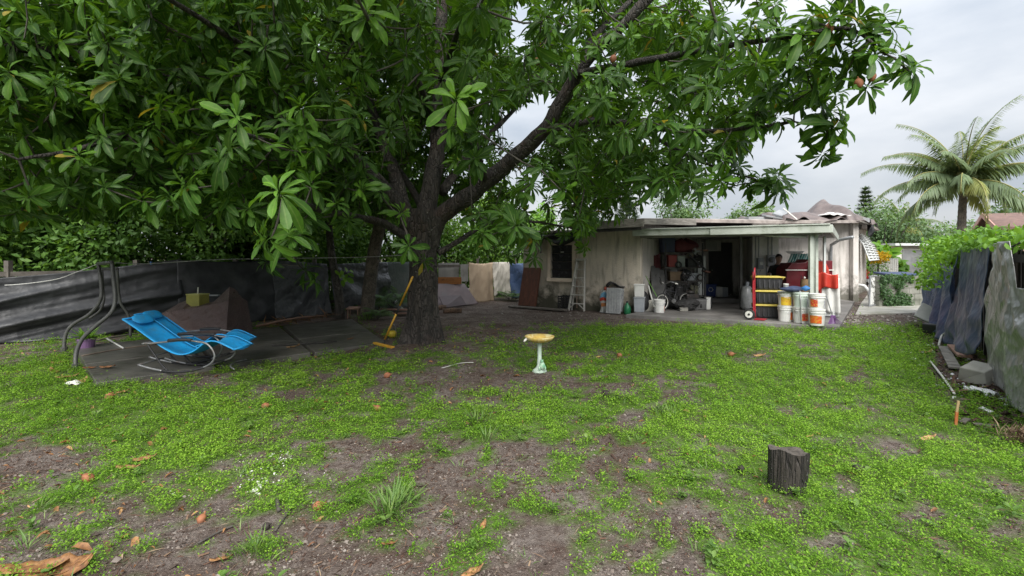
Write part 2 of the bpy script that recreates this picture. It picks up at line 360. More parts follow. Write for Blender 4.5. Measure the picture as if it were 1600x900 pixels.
# ---- concrete sheets: patio pad under the loungers, carport slab, walkway, back step
M_PAD = pm('old_concrete', (.125, .118, .104), (.075, .072, .065), 1.3, .40, .5, 45, dirt=(.030, .030, .022), dscale=1.1, dlim=(.46, .66))
M_SLAB = pm('grey_concrete', (.20, .19, .18), (.12, .115, .11), 1.6, .6, .4, 60, dirt=(.055, .05, .045), dscale=1.4, dlim=(.5, .7))
M_WALK = pm('pale_concrete', (.40, .39, .36), (.28, .27, .24), 1.6, .6, .3, 60, dirt=(.16, .16, .11), dscale=1.4, dlim=(.5, .7))
def slab(name, poly, z1, m, parent=None):
    o = MB().prism(poly, -.15, z1).build(name, m, parent, bevel=.012)
    if parent is None: tag(o, kind='structure')
    return o
pad = bpy.data.objects.new('patio_pad', None); COL.objects.link(pad); tag(pad, kind='structure')
P0, P1, P2, P3 = Vector((-5.25, 6.09)), Vector((-2.30, 9.0)), Vector((-4.0, 12.3)), Vector((-7.75, 8.55))
for i in range(3):                                         # three poured bays with open joints between them
    for j in range(2):
        def q(u, v): return (P0.lerp(P1, u)).lerp(P3.lerp(P2, u), v)
        g_ = .008
        u0, u1, v0, v1 = i/3+g_, (i+1)/3-g_, (0, .42)[j]+g_, (.42, 1)[j]-g_
        o = MB().prism([tuple(q(u0, v0)), tuple(q(u1, v0)), tuple(q(u1, v1)), tuple(q(u0, v1))], -.12, .055+.006*((i+j) % 2)).build('concrete_bay', M_PAD, pad, bevel=.012)
S0, S1, S2, S3 = (3.05, 13.05), (7.27, 10.8), (11.25, 15.9), (7.1, 18.0)
slab('carport_slab', [S0, S1, (11.9, 16.9), (11.9, 18.2), (7.1, 18.2)], .08, M_SLAB)
slab('back_step', [(6.6, 16.5), (8.35, 16.2), (9.3, 17.8), (6.9, 17.95)], .22, M_SLAB)
slab('walkway', [(9.6, 13.6), (11.9, 13.9), (17.2, 20.6), (24.5, 30), (22.5, 30), (11.9, 16.6)], .035, M_WALK)
# ---------------------------------------------------------------- ground cover: a mat of small leaves
pad_poly = [tuple(P0), tuple(P1), tuple(P2), tuple(P3)]
def inside(x, y, poly):
    r = np.zeros(len(x), bool); n = len(poly)
    for i in range(n):
        x0, y0 = poly[i]; x1, y1 = poly[(i+1) % n]
        c = ((y0 > y) != (y1 > y)) & (x < (x1-x0)*(y-y0)/((y1-y0)+1e-12)+x0); r ^= c
    return r
def keep_yard(x, y):
    k = ~inside(x, y, pad_poly) & ~inside(x, y, [S0, S1, (11.9, 16.9), (11.9, 19), (7.1, 19), (0.4, 16.2), (3.67, 13.9)])
    k &= (y-9.0) < .97*(x+9.9)                              # this side of the left fence
    k &= (y-4.6) > 1.37*(x-5.28)                            # this side of the right fence
    k &= ((x+1.65)**2+(y-8.96)**2) > .42**2
    return k
def yard_pts(n, y0, y1):
    y = y0+(y1-y0)*np.sqrt(rng.random(n)*(1-(y0/y1)**2)+(y0/y1)**2) if False else rng.uniform(y0, y1, n)
    w = 1.09*y1+.9; x = rng.uniform(-w, w, n)
    k = (np.abs(x) < 1.09*y+.7) & keep_yard(x, y)
    return x[k], y[k], (y1-y0)*2*w
Vs, Fs, Ts, off = [], [], [], 0
for y0, y1, dens, sz in ((1.75, 3.4, 17000, .0135), (3.4, 5.2, 11500, .016), (5.2, 8, 6000, .021), (8, 12.5, 2300, .031), (12.5, 17, 420, .05)):
    w = 1.09*y1+.9; n = int((y1-y0)*2*w*dens)
    x, y, _ = yard_pts(n, y0, y1)
    c = cover(x, y); clump = fbm(x*9, y*9, 2, 44)
    k = rng.random(len(x)) < c*np.clip((clump-.33)*4.5, .10, 1); x, y, c, clump = x[k], y[k], c[k], clump[k]
    n = len(x); th = rng.uniform(0, 2*np.pi, n); el = rng.uniform(-.15, .85, n)
    d = np.stack([np.cos(th)*np.cos(el), np.sin(th)*np.cos(el), np.sin(el)], 1)
    up = np.stack([rng.normal(0, .35, n), rng.normal(0, .35, n), np.ones(n)], 1)
    h = np.abs(rng.normal(0, 1, n))*.019*(sz/.02)**.5*(.5+c)*np.clip((clump-.30)*5, .25, 2.2)
    pos = np.stack([x, y, gz(x, y)+.004+h], 1)
    tint = np.clip(.46+.14*c+rng.normal(0, .25, n)+(fbm(x*1.6, y*1.6, 3, 51)-.5)*.9+.12*(h > .02), 0, 1)
    V, F, T = scatter(LEAF_KITE, frames_from(d, up), pos, sz*rng.uniform(.65, 1.35, n), tint)
    Vs.append(V); Fs.append(F[0]+off); Ts.append(T); off += len(V)
o = npmesh('clover', np.concatenate(Vs), [np.concatenate(Fs)], np.concatenate(Ts), M_CLOVER)
tag(o, 'low bright green clover-like weeds spreading across the yard', 'ground cover', kind='stuff')
# grass tufts
def blades(n, cx, cy, spread, L, wid=.007, lean=.5):
    th = rng.uniform(0, 2*np.pi, n); r = np.abs(rng.normal(0, spread, n)); x = cx+r*np.cos(th); y = cy+r*np.sin(th)
    el = np.clip(rng.normal(1.0, .3, n), .25, 1.5); az = th+rng.normal(0, .5, n)
    d = np.stack([np.cos(az)*np.cos(el), np.sin(az)*np.cos(el), np.sin(el)], 1)
    up = np.tile([0, 0, 1.], (n, 1))+rng.normal(0, .2, (n, 3)); l = L*rng.uniform(.5, 1.2, n)
    return np.stack([x, y, gz(x, y)], 1), d, up, l
P_, D_, U_, L_ = [], [], [], []
tufts = [(615, 800, 120, .08, .17), (620, 780, 60, .06, .14), (400, 860, 60, .05, .12), (745, 660, 50, .06, .2), (480, 640, 40, .07, .1), (1050, 650, 60, .10, .12), (990, 690, 30, .06, .09),
         (1320, 700, 30, .08, .1), (760, 690, 30, .06, .16), (1205, 745, 30, .05, .09), (1255, 760, 30, .05, .09), (40, 860, 40, .08, .1), (60, 800, 30, .08, .1), (640, 470, 60, .2, .3), (575, 500, 60, .25, .3)]
for px, py, n, s_, L in tufts:
    g_ = G(px, py); a = blades(n, g_.x, g_.y, s_, L)
    for l_, e in zip((P_, D_, U_, L_), a): l_.append(e)
for i in range(230):
    y = rng.uniform(1.9, 9.5); x = rng.uniform(-1.05*y, 1.05*y)
    if not keep_yard(np.array([x]), np.array([y]))[0]: continue
    a = blades(int(rng.integers(4, 13)), x, y, .035, .08)
    for l_, e in zip((P_, D_, U_, L_), a): l_.append(e)
P_, D_, U_, L_ = map(np.concatenate, (P_, D_, U_, L_))
V, F, T = scatter(LEAF_NARROW, frames_from(D_, U_), P_, L_, np.clip(rng.normal(.45, .25, len(P_)), 0, 1))
tag(npmesh('grass', V, F, T, M_BLADE), 'thin grass blades in small tufts among the clover', 'grass', kind='stuff')
# leaf litter, mulch and crumbs on the bare soil
x, y, _ = yard_pts(330000, 1.8, 13.5)
k = (rng.random(len(x)) < (1.15-cover(x, y))*np.clip((fbm(x*1.3, y*1.3, 3, 61)-.30)*3.8, .08, 1)*np.clip(1.25-y/11, .12, 1)); x, y = x[k], y[k]; n = len(x)
th = rng.uniform(0, 6.283, n); d = np.stack([np.cos(th), np.sin(th), rng.normal(0, .2, n)], 1); up = np.stack([rng.normal(0, .3, n), rng.normal(0, .3, n), np.ones(n)], 1)
LIT = (np.array([(-.5, -.13, 0), (.5, -.1, .03), (.42, .13, 0), (-.45, .12, .05)]), [np.array([(0, 1, 2, 3)])])
V, F, T = scatter(LIT, frames_from(d, up), np.stack([x, y, gz(x, y)+.005], 1), np.exp(rng.normal(-4.05, .48, n)), np.clip(rng.beta(1.5, 2.7, n), 0, 1))
tag(npmesh('leaf_litter', V, F, T, M_LITTER), 'brown crumbled leaf litter and bark bits on bare soil', 'leaf litter', kind='stuff')
# pale shell crumbs
def crumbs(name, lab, spots, m, s0=.012):
    mb = MB()
    for px, py, n, sx, sy, k in spots:
        for _ in range(n):
            g_ = G(random.gauss(px, sx), random.gauss(py, sy)); s_ = s0*random.uniform(.35, 1.5)*k
            mb.box((g_.x, g_.y, g1(g_.x, g_.y)+s_*.3), (s_*random.uniform(.7, 2.2), s_*random.uniform(.6, 1.5), s_*.6), random.uniform(0, 6), random.uniform(-.5, .5), random.uniform(-.5, .5))
    return tag(mb.build(name, m), lab, 'crumbs', kind='stuff')
M_SHELL = pm('shell_white', (.75, .75, .70), (.55, .54, .5), 20, .6)
crumbs('shell_crumbs', 'white eggshell-like crumbs scattered on the soil in the left foreground', [(410, 745, 60, 18, 14, .6), (440, 716, 25, 9, 4, .8), (400, 760, 16, 5, 5, 1.0), (420, 735, 60, 45, 40, .35), (270, 770, 3, 4, 2, 1.1)], M_SHELL)
M_GRAV = pm('rubble', (.30, .28, .25), (.15, .13, .115), 9, .8)
crumbs('rubble', 'pale broken rubble and gravel along the side path by the house', [(1360, 494, 170, 40, 9, 2.2), (1330, 500, 60, 22, 6, 2.2), (1420, 500, 60, 28, 9, 2.4), (900, 493, 60, 80, 4, 1.3), (860, 500, 40, 60, 5, 1.2)], M_GRAV, .016)
M_SCRAP = pm('white_scrap', (.75, .76, .78), (.55, .56, .58), 9, .5)
crumbs('plastic_scraps', 'small white and grey plastic scraps littered along the tarp fence on the right', [(1500, 575, 26, 35, 16, 2.2), (1530, 605, 26, 28, 10, 2.4), (1570, 630, 14, 14, 8, 2.8), (1460, 540, 16, 20, 12, 2.4)], M_SCRAP)
# dark wet mulch strip by the right fence
x = rng.uniform(4.5, 10, 26000); y = rng.uniform(4.5, 12.5, 26000)
px, py = to_px(x, y)
dd = (y-4.6)-1.37*(x-5.25)
k = (dd > .1) & (rng.random(len(x)) < np.exp(-(np.maximum(dd-.5, 0)/.55)**2)) & (px < 1640); x, y = x[k], y[k]; n = len(x)
th = rng.uniform(0, 6.283, n); d = np.stack([np.cos(th), np.sin(th), rng.normal(0, .35, n)], 1); up = np.stack([rng.normal(0, .5, n), rng.normal(0, .5, n), np.ones(n)], 1)
V, F, T = scatter(LIT, frames_from(d, up), np.stack([x, y, gz(x, y)+rng.uniform(.004, .03, n)], 1), np.exp(rng.normal(-2.9, .4, n)), np.clip(rng.beta(1.2, 4, n), 0, 1))
tag(npmesh('mulch', V, F, T, M_LITTER), 'dark wet mulch of rotten leaves along the tarp fence', 'mulch', kind='stuff')
# soil crumbs: small clods and stones with real edges on the near bare ground
n0 = 150000; y = 1.75+rng.random(n0)**1.5*6.2; x = rng.uniform(-1, 1, n0)*(1.09*y+.6); k = keep_yard(x, y); x, y = x[k], y[k]
k = rng.random(len(x)) < (1.05-cover(x, y))*np.clip((fbm(x*2.1, y*2.1, 3, 66)-.28)*3.5, .08, 1); x, y = x[k], y[k]; n = len(x)
OCT = (np.array([(1, 0, 0), (-.2, .9, .1), (-.9, -.1, 0), (.1, -.8, .05), (.1, .1, .7), (0, 0, -.5)]), [np.array([(0, 1, 4), (1, 2, 4), (2, 3, 4), (3, 0, 4)])])
th = rng.uniform(0, 6.283, n); d = np.stack([np.cos(th), np.sin(th), rng.normal(0, .2, n)], 1); up = np.stack([rng.normal(0, .3, n), rng.normal(0, .3, n), np.ones(n)], 1)
sz = np.exp(rng.normal(-5.35, .5, n))
V, F, T = scatter(OCT, frames_from(d, up), np.stack([x, y, gz(x, y)+sz*.15], 1), sz, np.clip(rng.beta(1.6, 2.4, n), 0, 1))
tag(npmesh('soil_crumbs', V, F, T, leafmat('clod', (.04, .029, .024), (.12, .095, .08), (.30, .27, .24), .9, 0, (1, 1, 1), .15), None, False), 'small clods, stones and grit on the bare soil', 'soil', kind='stuff')
# straw: thin dry stalks on the bare patches
n0 = 9000; y = 1.8+rng.random(n0)**1.3*6; x = rng.uniform(-1, 1, n0)*(1.09*y+.6); k = keep_yard(x, y) & (rng.random(n0) < np.clip((fbm(x*.9, y*.9, 3, 68)-.38)*5, .04, 1)); x, y = x[k], y[k]; n = len(x)
th = rng.uniform(0, 6.283, n); d = np.stack([np.cos(th), np.sin(th), rng.normal(0, .10, n)], 1); up = np.stack([rng.normal(0, .3, n), rng.normal(0, .3, n), np.ones(n)], 1)
V, F, T = scatter(leaf_tpl([0, .5, 1], [0, .022, 0], .3, .12), frames_from(d, up), np.stack([x, y, gz(x, y)+.012], 1), np.exp(rng.normal(-2.75, .45, n)), np.clip(rng.beta(2.2, 2, n), 0, 1))
tag(npmesh('straw', V, F, T, M_LITTER), 'thin dry stalks and straw strewn over the yard', 'straw', kind='stuff')
# fallen leaf bits: small tan and brown leaves too many to count
n0 = 2600; y = 1.9+rng.random(n0)*9; x = rng.uniform(-1, 1, n0)*(1.09*y+.6); k = keep_yard(x, y) & (rng.random(n0) < np.clip((fbm(x*.7, y*.7, 3, 69)-.36)*4, .08, 1)*np.where(x > 2, .35, 1)); x, y = x[k], y[k]; n = len(x)
th = rng.uniform(0, 6.283, n); d = np.stack([np.cos(th), np.sin(th), rng.normal(0, .25, n)], 1); up = np.stack([rng.normal(0, .4, n), rng.normal(0, .4, n), np.ones(n)], 1)
V, F, T = scatter(leaf_tpl([0, .3, .7, 1], [0, .15, .17, 0], .9, .5, .3), frames_from(d, up), np.stack([x, y, gz(x, y)+.018], 1), np.exp(rng.normal(-3.1, .4, n)), np.clip(rng.beta(1.6, 2, n), 0, 1))
tag(npmesh('leaf_bits', V, F, T, M_DRYLEAF), 'small tan and brown curled leaves strewn over the lawn', 'leaf litter', kind='stuff')
# broad-leaved weeds standing a little above the clover
P_, D_, U_, L_ = [], [], [], []
for i in range(420):
    y = 1.9+random.random()**1.4*7; x = random.uniform(-1, 1)*(1.09*y+.4)
    if not keep_yard(np.array([x]), np.array([y]))[0] or float(cover(np.array([x]), np.array([y]))[0]) < .15: continue
    m_ = random.randint(6, 14); th = rng.uniform(0, 6.28, m_); el = rng.uniform(.1, .9, m_); r_ = random.uniform(.7, 1.4)
    P_.append(np.stack([x+rng.normal(0, .012, m_), y+rng.normal(0, .012, m_), np.full(m_, g1(x, y))+rng.uniform(.005, .05, m_)*r_], 1)); D_.append(np.stack([np.cos(th)*np.cos(el), np.sin(th)*np.cos(el), np.sin(el)], 1)); U_.append(np.tile([0, 0, 1.], (m_, 1))); L_.append(rng.uniform(.022, .05, m_)*r_)
P_, D_, U_, L_ = map(np.concatenate, (P_, D_, U_, L_))
V, F, T = scatter(LEAF_OV, frames_from(D_, U_), P_, L_, np.clip(rng.normal(.42, .2, len(P_)), 0, 1))
tag(npmesh('weeds', V, F, T, M_BLADE), 'broad-leaved weeds standing above the clover', 'weeds', kind='stuff')
# ================================================================ the big sapote tree
TREE = (-1.65, 8.96, 0.0); TV = Vector(TREE)
def smooth_path(pts, k=5):
    P = [Vector(p) for p in pts]; out = []
    for i in range(len(P)-1):
        p0 = P[max(i-1, 0)]; p1 = P[i]; p2 = P[i+1]; p3 = P[min(i+2, len(P)-1)]
        for j in range(k):
            t = j/k; out.append(.5*((2*p1)+(p2-p0)*t+(2*p0-5*p1+4*p2-p3)*t*t+(-p0+3*p1-3*p2+p3)*t**3))
    out.append(P[-1]); return out
def limb_mesh(pts, r0, r1, n=12, k=5, wob=.10, seed=0):
    P = smooth_path(pts, k); m = len(P); mb = MB()
    rs = [(r0+(r1-r0)*(i/(m-1))**.8)*(1+wob*math.sin(i*1.7+seed)) for i in range(m)]
    mb.tube(P, rs, n); 
    mb.v = [tuple(Vector(v)+Vector((math.sin(v[2]*9+v[0]*7+seed), math.cos(v[2]*8+v[1]*9), math.sin(v[0]*11)))*.012*min(1, r0/.15)) for v in mb.v]
    return mb, P
tree = thing('sapote_tree', 'huge sapote tree with dark trunk spreading over the whole yard', 'tree', TREE)
LOC = Matrix.Translation(-TV)
def local(mb):
    mb.v = [tuple(Vector(v)-TV) for v in mb.v]; return mb
# trunk: fluted, flaring into roots
def trunk_fn(u, v):
    t = 2*math.pi*u; z = -.12+v*2.62
    r = .262+.02*math.cos(z*2)+.15*math.exp(-max(z+.05, 0)/.22)+.05*math.exp(-((z-2.25)/.35)**2)
    fl = .17*math.exp(-max(z, 0)/.42)+.045
    r *= 1+fl*math.cos(5*t+.6+z*.5)+fl*.5*math.cos(3*t+1.9)+.03*math.sin(9*t+z*6)+.035*math.sin(z*7+2*t)
    c = D(660+8*v, 450, 8.96)
    cx = -1.66+.03*math.sin(z*1.7)+.06*max(0, z-1)*.5
    r += .022*(float(fbm(math.cos(t)*4+9, math.sin(t)*4+z*1.3, 3, 88))-.5)+.014*(float(fbm(t*6, z*3.5, 2, 89))-.5)
    return Vector((cx+r*math.cos(t), 8.96+r*math.sin(t), z))
mb = MB(); mb.grid(trunk_fn, 96, 90); local(mb).build('trunk', M_BARK, tree, smooth=True)
limbs = [  # (pixel row of the photo read as direction, distance) listed from the trunk outward
    ('R', [D(668, 385, 8.96), D(686, 340, 8.95), D(730, 308, 8.8), D(790, 258, 8.5), D(848, 205, 8.2), D(882, 150, 8.0), D(925, 85, 7.6), D(1000, 12, 7.2), D(1085, -90, 7), D(1160, -200, 6.8)], .20, .05),
    ('R2', [D(845, 208, 8.2), D(880, 198, 7.9), D(940, 188, 7.4), D(1010, 198, 7.0), D(1090, 205, 6.6), D(1170, 200, 6.2), D(1240, 190, 6.0)], .075, .02),
    ('R3', [D(905, 115, 7.7), D(985, 100, 7.0), D(1060, 85, 6.4), D(1130, 72, 5.9), D(1220, 60, 5.5), D(1320, 45, 5.2), D(1385, 85, 5.05)], .07, .012),
    ('R4', [D(880, 155, 8.0), D(905, 100, 8.3), D(935, 50, 8.6), D(985, 0, 9), D(1040, -80, 9.4)], .10, .03),
    ('R5', [D(1000, 200, 7.0), D(1060, 235, 6.9), D(1120, 262, 7), D(1180, 280, 7)], .035, .012),
    ('U', [D(664, 380, 8.96), D(668, 320, 9.05), D(684, 230, 9.2), D(688, 130, 9.3), D(690, 20, 9.35), D(700, -100, 9.4), D(720, -230, 9.4)], .22, .06),
    ('L1', [D(656, 385, 8.9), D(630, 335, 8.75), D(590, 285, 8.5), D(520, 222, 8.0), D(420, 182, 7.3), D(330, 152, 6.7), D(250, 118, 6.2), D(120, 88, 5.8), D(0, 70, 5.5), D(-130, 50, 5.2)], .18, .045),
    ('L2', [D(640, 345, 8.9), D(610, 255, 9.3), D(570, 140, 9.8), D(520, 30, 10.1), D(470, -80, 10.3)], .14, .045),
    ('L3', [D(648, 380, 8.8), D(600, 350, 8.3), D(540, 335, 7.2), D(490, 325, 5.6), D(455, 312, 4.2), D(440, 306, 3.6)], .085, .012),
    ('L4', [D(330, 152, 6.7), D(260, 190, 6.2), D(180, 215, 5.6), D(110, 235, 5.2), D(30, 250, 5.0)], .06, .015),
    ('L5', [D(480, 205, 7.8), D(440, 150, 6.8), D(400, 90, 5.9), D(330, 40, 5.2), D(250, -10, 4.8)], .07, .02),
    ('F1', [D(760, 285, 8.65), D(745, 235, 7.6), D(725, 195, 6.2), D(714, 172, 4.9), D(712, 162, 4.3)], .06, .012),
    ('F2', [D(684, 200, 9.2), D(650, 120, 7.6), D(610, 60, 6.0), D(580, 30, 4.8), D(575, 30, 4.2)], .07, .014),
    ('F3', [D(688, 130, 9.3), D(720, 40, 7.8), D(745, 0, 6.2), D(748, 15, 4.9)], .07, .014),
    ('F4', [D(560, 250, 8.3), D(470, 235, 6.6), D(400, 215, 5.0), D(370, 205, 4.2)], .05, .012),
    ('LR', [D(684, 395, 8.95), D(712, 380, 9.1), D(752, 355, 9.6), D(805, 345, 10.2), D(860, 350, 10.6), D(910, 360, 10.4)], .065, .015),
    ('B1', [D(670, 340, 9.1), D(640, 290, 10.3), D(600, 230, 11.6), D(560, 180, 12.8)], .11, .03),
    ('B2', [D(690, 300, 9.2), D(740, 235, 10.4), D(800, 175, 11.6), D(850, 120, 12.8)], .10, .03),
]
nodes = []; show = []
for i, (nm, pts, r0, r1) in enumerate(limbs):
    mb, P = limb_mesh(pts, r0, r1, 12 if r0 > .1 else 8, 6, .05, i); local(mb).build('limb', M_BARK, tree, smooth=True)
    nodes += [p for j, p in enumerate(P) if j > len(P)*.25]
    if nm in ('R', 'U', 'R4'): show += P
# ---- rosettes: where the leaf whorls sit
crown_poly = np.array([(-500, -900), (1500, -900), (1365, -20), (1335, 10), (1320, 70), (1295, 130), (1270, 165), (1235, 160), (1190, 190), (1165, 225), (1150, 270), (1105, 295), (1050, 295), (1000, 290), (955, 318), (935, 345),
    (905, 365), (850, 375), (790, 380), (745, 365), (720, 330), (690, 325), (650, 340), (600, 335), (560, 325), (500, 335), (460, 385), (400, 365), (350, 335), (300, 340), (250, 325), (150, 325), (80, 340), (0, 355), (-500, 370)], float)
hero = [(440, 306, 3.5), (424, 372, 3.7), (372, 190, 4.0), (365, 232, 4.2), (160, 218, 4.4), (238, 262, 4.6), (200, 210, 4.6), (640, 385, 5.2), (592, 302, 5.6), (545, 345, 5.9), (610, 205, 5.4), (714, 160, 4.2), (690, 128, 4.6), (575, 30, 4.1), (600, 62, 4.6),
    (748, 15, 4.5), (765, 45, 4.9), (916, 132, 5.2), (905, 180, 5.6), (862, 205, 5.8), (640, 218, 5.5), (1376, 32, 5.2), (1422, 112, 5.0), (1352, 140, 5.2), (1336, 84, 5.2), (1305, 70, 5.4), (1295, 110, 5.6), (1296, 178, 5.9), (1292, 212, 6.0), (1284, 238, 6.1),
    (1240, 158, 6), (1204, 278, 7), (1207, 298, 7.1), (1166, 286, 7.2), (1150, 262, 7), (1132, 292, 7.4), (1095, 305, 7.6), (1060, 312, 8), (1030, 300, 8), (990, 326, 8.5), (1000, 312, 8.2), (960, 335, 8.8), (905, 362, 9.3), (912, 385, 9.3), (880, 352, 9.4), (850, 372, 9.8),
    (815, 395, 10), (795, 402, 10.2), (775, 398, 10.4), (835, 405, 10), (760, 385, 10.2), (478, 425, 6.6), (490, 440, 6.7), (30, 230, 4.6), (60, 75, 4.4), (20, 120, 4.2), (100, 150, 4.6), (300, 60, 4.4), (330, 215, 4.8), (270, 170, 4.8), (90, 290, 5.2), (30, 320, 5.4),
    (500, 120, 4.6), (480, 190, 5), (420, 60, 4.6), (535, 95, 4.8), (1100, 140, 5.6), (1180, 105, 5.5), (1060, 200, 6), (980, 60, 5.8), (820, 90, 5.6), (1230, 100, 5.6), (1120, 40, 5.4), (1000, 240, 6.6), (780, 330, 7.6), (725, 205, 4.9), (310, 345, 5.5), (420, 410, 6.4), (660, 410, 6), (1360, 60, 5.3), (1390, 48, 5.2), (1400, 90, 5.1), (1325, 110, 5.4), (1275, 60, 5.6), (1260, 110, 5.7), (1310, 30, 5.4), (1270, 140, 5.8), (1225, 130, 5.9), (1265, 30, 5.5), (1200, 150, 6), (1305, 150, 5.8), (1180, 180, 6.2), (1215, 190, 6.1), (1150, 225, 6.6), (1140, 245, 6.8), (1185, 285, 7.1), (1150, 60, 5.7), (1095, 75, 5.9), (1170, 40, 5.6), (1215, 50, 5.5), (1245, 62, 5.4), (1290, 40, 5.3), (1120, 95, 5.9), (1335, 38, 5.2), (1365, 90, 5.1), (1215, 278, 6.8), (1195, 292, 6.9), (1220, 298, 6.9), (1302, 200, 5.8), (1288, 190, 5.9)]
keepn = {(440, 306), (424, 372), (714, 160), (575, 30), (372, 190), (748, 15)}
hp = [D(h[0], h[1], h[2] if (h[0], h[1]) in keepn or h[0] > 1090 else h[2]*1.16+.2) for h in hero]
N = 60000
ang = rng.uniform(0, 2*np.pi, N); rr = 7.0*np.sqrt(rng.random(N)); X = -1.5+rr*np.cos(ang); Yc = 8.9+rr*np.sin(ang)*.98
top = 2.9+5.3*np.sqrt(np.clip(1-(rr/7.3)**2, 0, 1)); Z = rng.uniform(1.7, 8.3, N)
ppx = 800+FPX*X/np.maximum(Yc, .3); ppy = HOR-FPX*(Z-EYE)/np.maximum(Yc, .3)
infr = (ppx > -60) & (ppx < 1660) & (ppy > -40) & (Yc > .5)
ok = (Z < top+.2) & (Yc > 2.3) & (Yc < 14.6)
ok &= np.where(infr, inside(ppx, ppy, [tuple(p) for p in crown_poly]), Z > 2.7)
ok &= ~(infr & (((ppx-818)/42)**2+((ppy-200)/40)**2 < 1)) & ~(infr & (((ppx-812)/20)**2+((ppy-45)/50)**2 < 1)) & ~(infr & (((ppx-845)/26)**2+((ppy-165)/30)**2 < 1))
ok &= ~(infr & (Yc < 8.2) & (np.abs((ppx-770)*.62+(ppy-265)*.78) < 30) & (ppx > 690) & (ppx < 905) & (ppy < 345))     # the big right limb stays in view
ok &= ~(infr & (Yc < 8.8) & (((ppx-668)/34)**2+((ppy-395)/60)**2 < 1))
ok &= ~((np.sqrt((X+1.6)**2+(Yc-9)**2) < 1.2) & (Z < 3.2))
ok &= ~(infr & (Yc < 5.1))
ok &= ~(infr & (Yc < 5.6) & (ppx > 900))
sn = np.array([(800+FPX*p.x/p.y, HOR-FPX*(p.z-EYE)/p.y, p.y) for p in show])
cov = np.zeros(N, bool)
for a_, b_, c_ in sn: cov |= ((ppx-a_)**2+(ppy-b_)**2 < 27**2) & (Yc < c_+.1)
ok &= ~(infr & cov & (rng.random(N) < .72))
shell = np.clip((np.sqrt(((X+1.5)/7)**2+((Yc-8.9)/6.9)**2+((Z-2.6)/5.8)**2)-.30)*1.9, .10, 1)
prob = shell*np.where(infr, np.where(ppx > 740, .42, np.where(ppx < 560, .92, .68)), .12)
prob *= np.clip((fbm(X*.9+Z*.5, Yc*.9-Z*.6, 2, 77)-np.where(ppx > 740, .40, .33))*6.5, np.where(ppx > 740, .02, .06), 1)
ok &= rng.random(N) < prob
C = np.stack([X, Yc, Z], 1)[ok]
# thin out by spacing
order = rng.permutation(len(C)); C = C[order]; kept = [np.array(h) for h in hp]
cell = {}
def ck(p): return (int(p[0]//.4), int(p[1]//.4), int(p[2]//.4))
for p in kept: cell.setdefault(ck(p), []).append(p)
for p in C:
    a = ck(p); bad = False
    for i in (-1, 0, 1):
        for j in (-1, 0, 1):
            for k in (-1, 0, 1):
                for q_ in cell.get((a[0]+i, a[1]+j, a[2]+k), ()):
                    if (p-q_) @ (p-q_) < .20**2: bad = True
    if not bad: kept.append(p); cell.setdefault(a, []).append(p)
C = np.array(kept); NR = len(C)
print('rosettes', NR)
# ---- twigs: each whorl joins the nearest wood that is already grown
NP = np.array([tuple(p) for p in nodes]); 
dist = np.array([np.min(np.sum((NP-c)**2, 1)) for c in C]); idx = np.argsort(dist)
grown = np.zeros((len(NP)+NR*4, 3)); ng = len(NP); grown[:ng] = NP
tw = MB(); axes = np.zeros((NR, 3))
for i in idx:
    c = C[i]; dd_ = grown[:ng]-c; s_ = np.sum(dd_*dd_, 1)+.25*np.maximum(0, dd_[:, 2])**2; j = int(np.argmin(s_)); a = grown[j]
    L = float(np.linalg.norm(c-a)); mid = (a+c)/2+np.array([0, 0, -.10*L])+rng.normal(0, .05*L, 3)
    m1 = a*.35+mid*.5+c*.15; m2 = mid*.6+c*.4
    r_ = .007+.006*min(L, 2)
    tw.tube([a, m1, m2, c], [r_*1.4, r_*1.1, r_, .006], 4, cap=False)
    for q_ in (m1, m2, c): grown[ng] = q_; ng += 1
    ax_ = (c-a)/max(L, 1e-4); axes[i] = ax_
local(tw).build('twigs', M_TWIG, tree, smooth=True)['kind'] = 'stuff'
out = C-np.array([-1.5, 8.9, 3.2]); out /= np.linalg.norm(out, axis=1, keepdims=True)
A_ = np.array([0, 0, .75])+.5*axes+.35*out+rng.normal(0, .26, (NR, 3)); A_ /= np.linalg.norm(A_, axis=1, keepdims=True)
nh = len(hp)
A_[:nh] += np.array([0, -.45, .1]); A_ /= np.linalg.norm(A_, axis=1, keepdims=True)
pos, dirs, ups, lens, tints, rid = [], [], [], [], [], []
for i in range(NR):
    a = A_[i]; e1 = np.cross(a, [.37, .61, .7]); e1 /= np.linalg.norm(e1); e2 = np.cross(a, e1)
    n = int(rng.integers(15, 23)); ph = rng.uniform(0, 6.28); s0 = rng.uniform(.72, 1.05)*(1.12 if i < nh and C[i][0] > 1.5 else 1); t0 = rng.normal(.42, .13)+(.30 if rng.random() < .10 else 0)
    for k in range(n):
        f = (k+.5)/n; th = math.radians(16+96*f**.8)+rng.normal(0, .2); p_ = ph+k*2.39996+rng.normal(0, .28)
        d = math.cos(th)*a+math.sin(th)*(math.cos(p_)*e1+math.sin(p_)*e2); d[2] -= .30*f*rng.uniform(.3, 1.3)
        pos.append(C[i]+a*(.06*(1-f))+d*.012); dirs.append(d); ups.append(a+rng.normal(0, .12, 3)); lens.append(s0*(.13+.155*min(1, f*1.5))*rng.uniform(.62, 1.18))
        tints.append(1.0 if rng.random() < .006 else min(.88, t0+.22*(1-f)**2+rng.normal(0, .10))); rid.append(i)
pos, dirs, ups, lens, tints, rid = map(np.array, (pos, dirs, ups, lens, tints, rid))
hero_boost = np.zeros(NR); hero_boost[[0, 1, 11, 13]] = .26; hero_boost[[2, 3, 12, 14, 15]] = .16
tints = np.where(tints < .95, np.clip(tints+hero_boost[rid], 0, .9), 1.0)
FR = frames_from(dirs, ups); posL = pos-np.array(TREE)
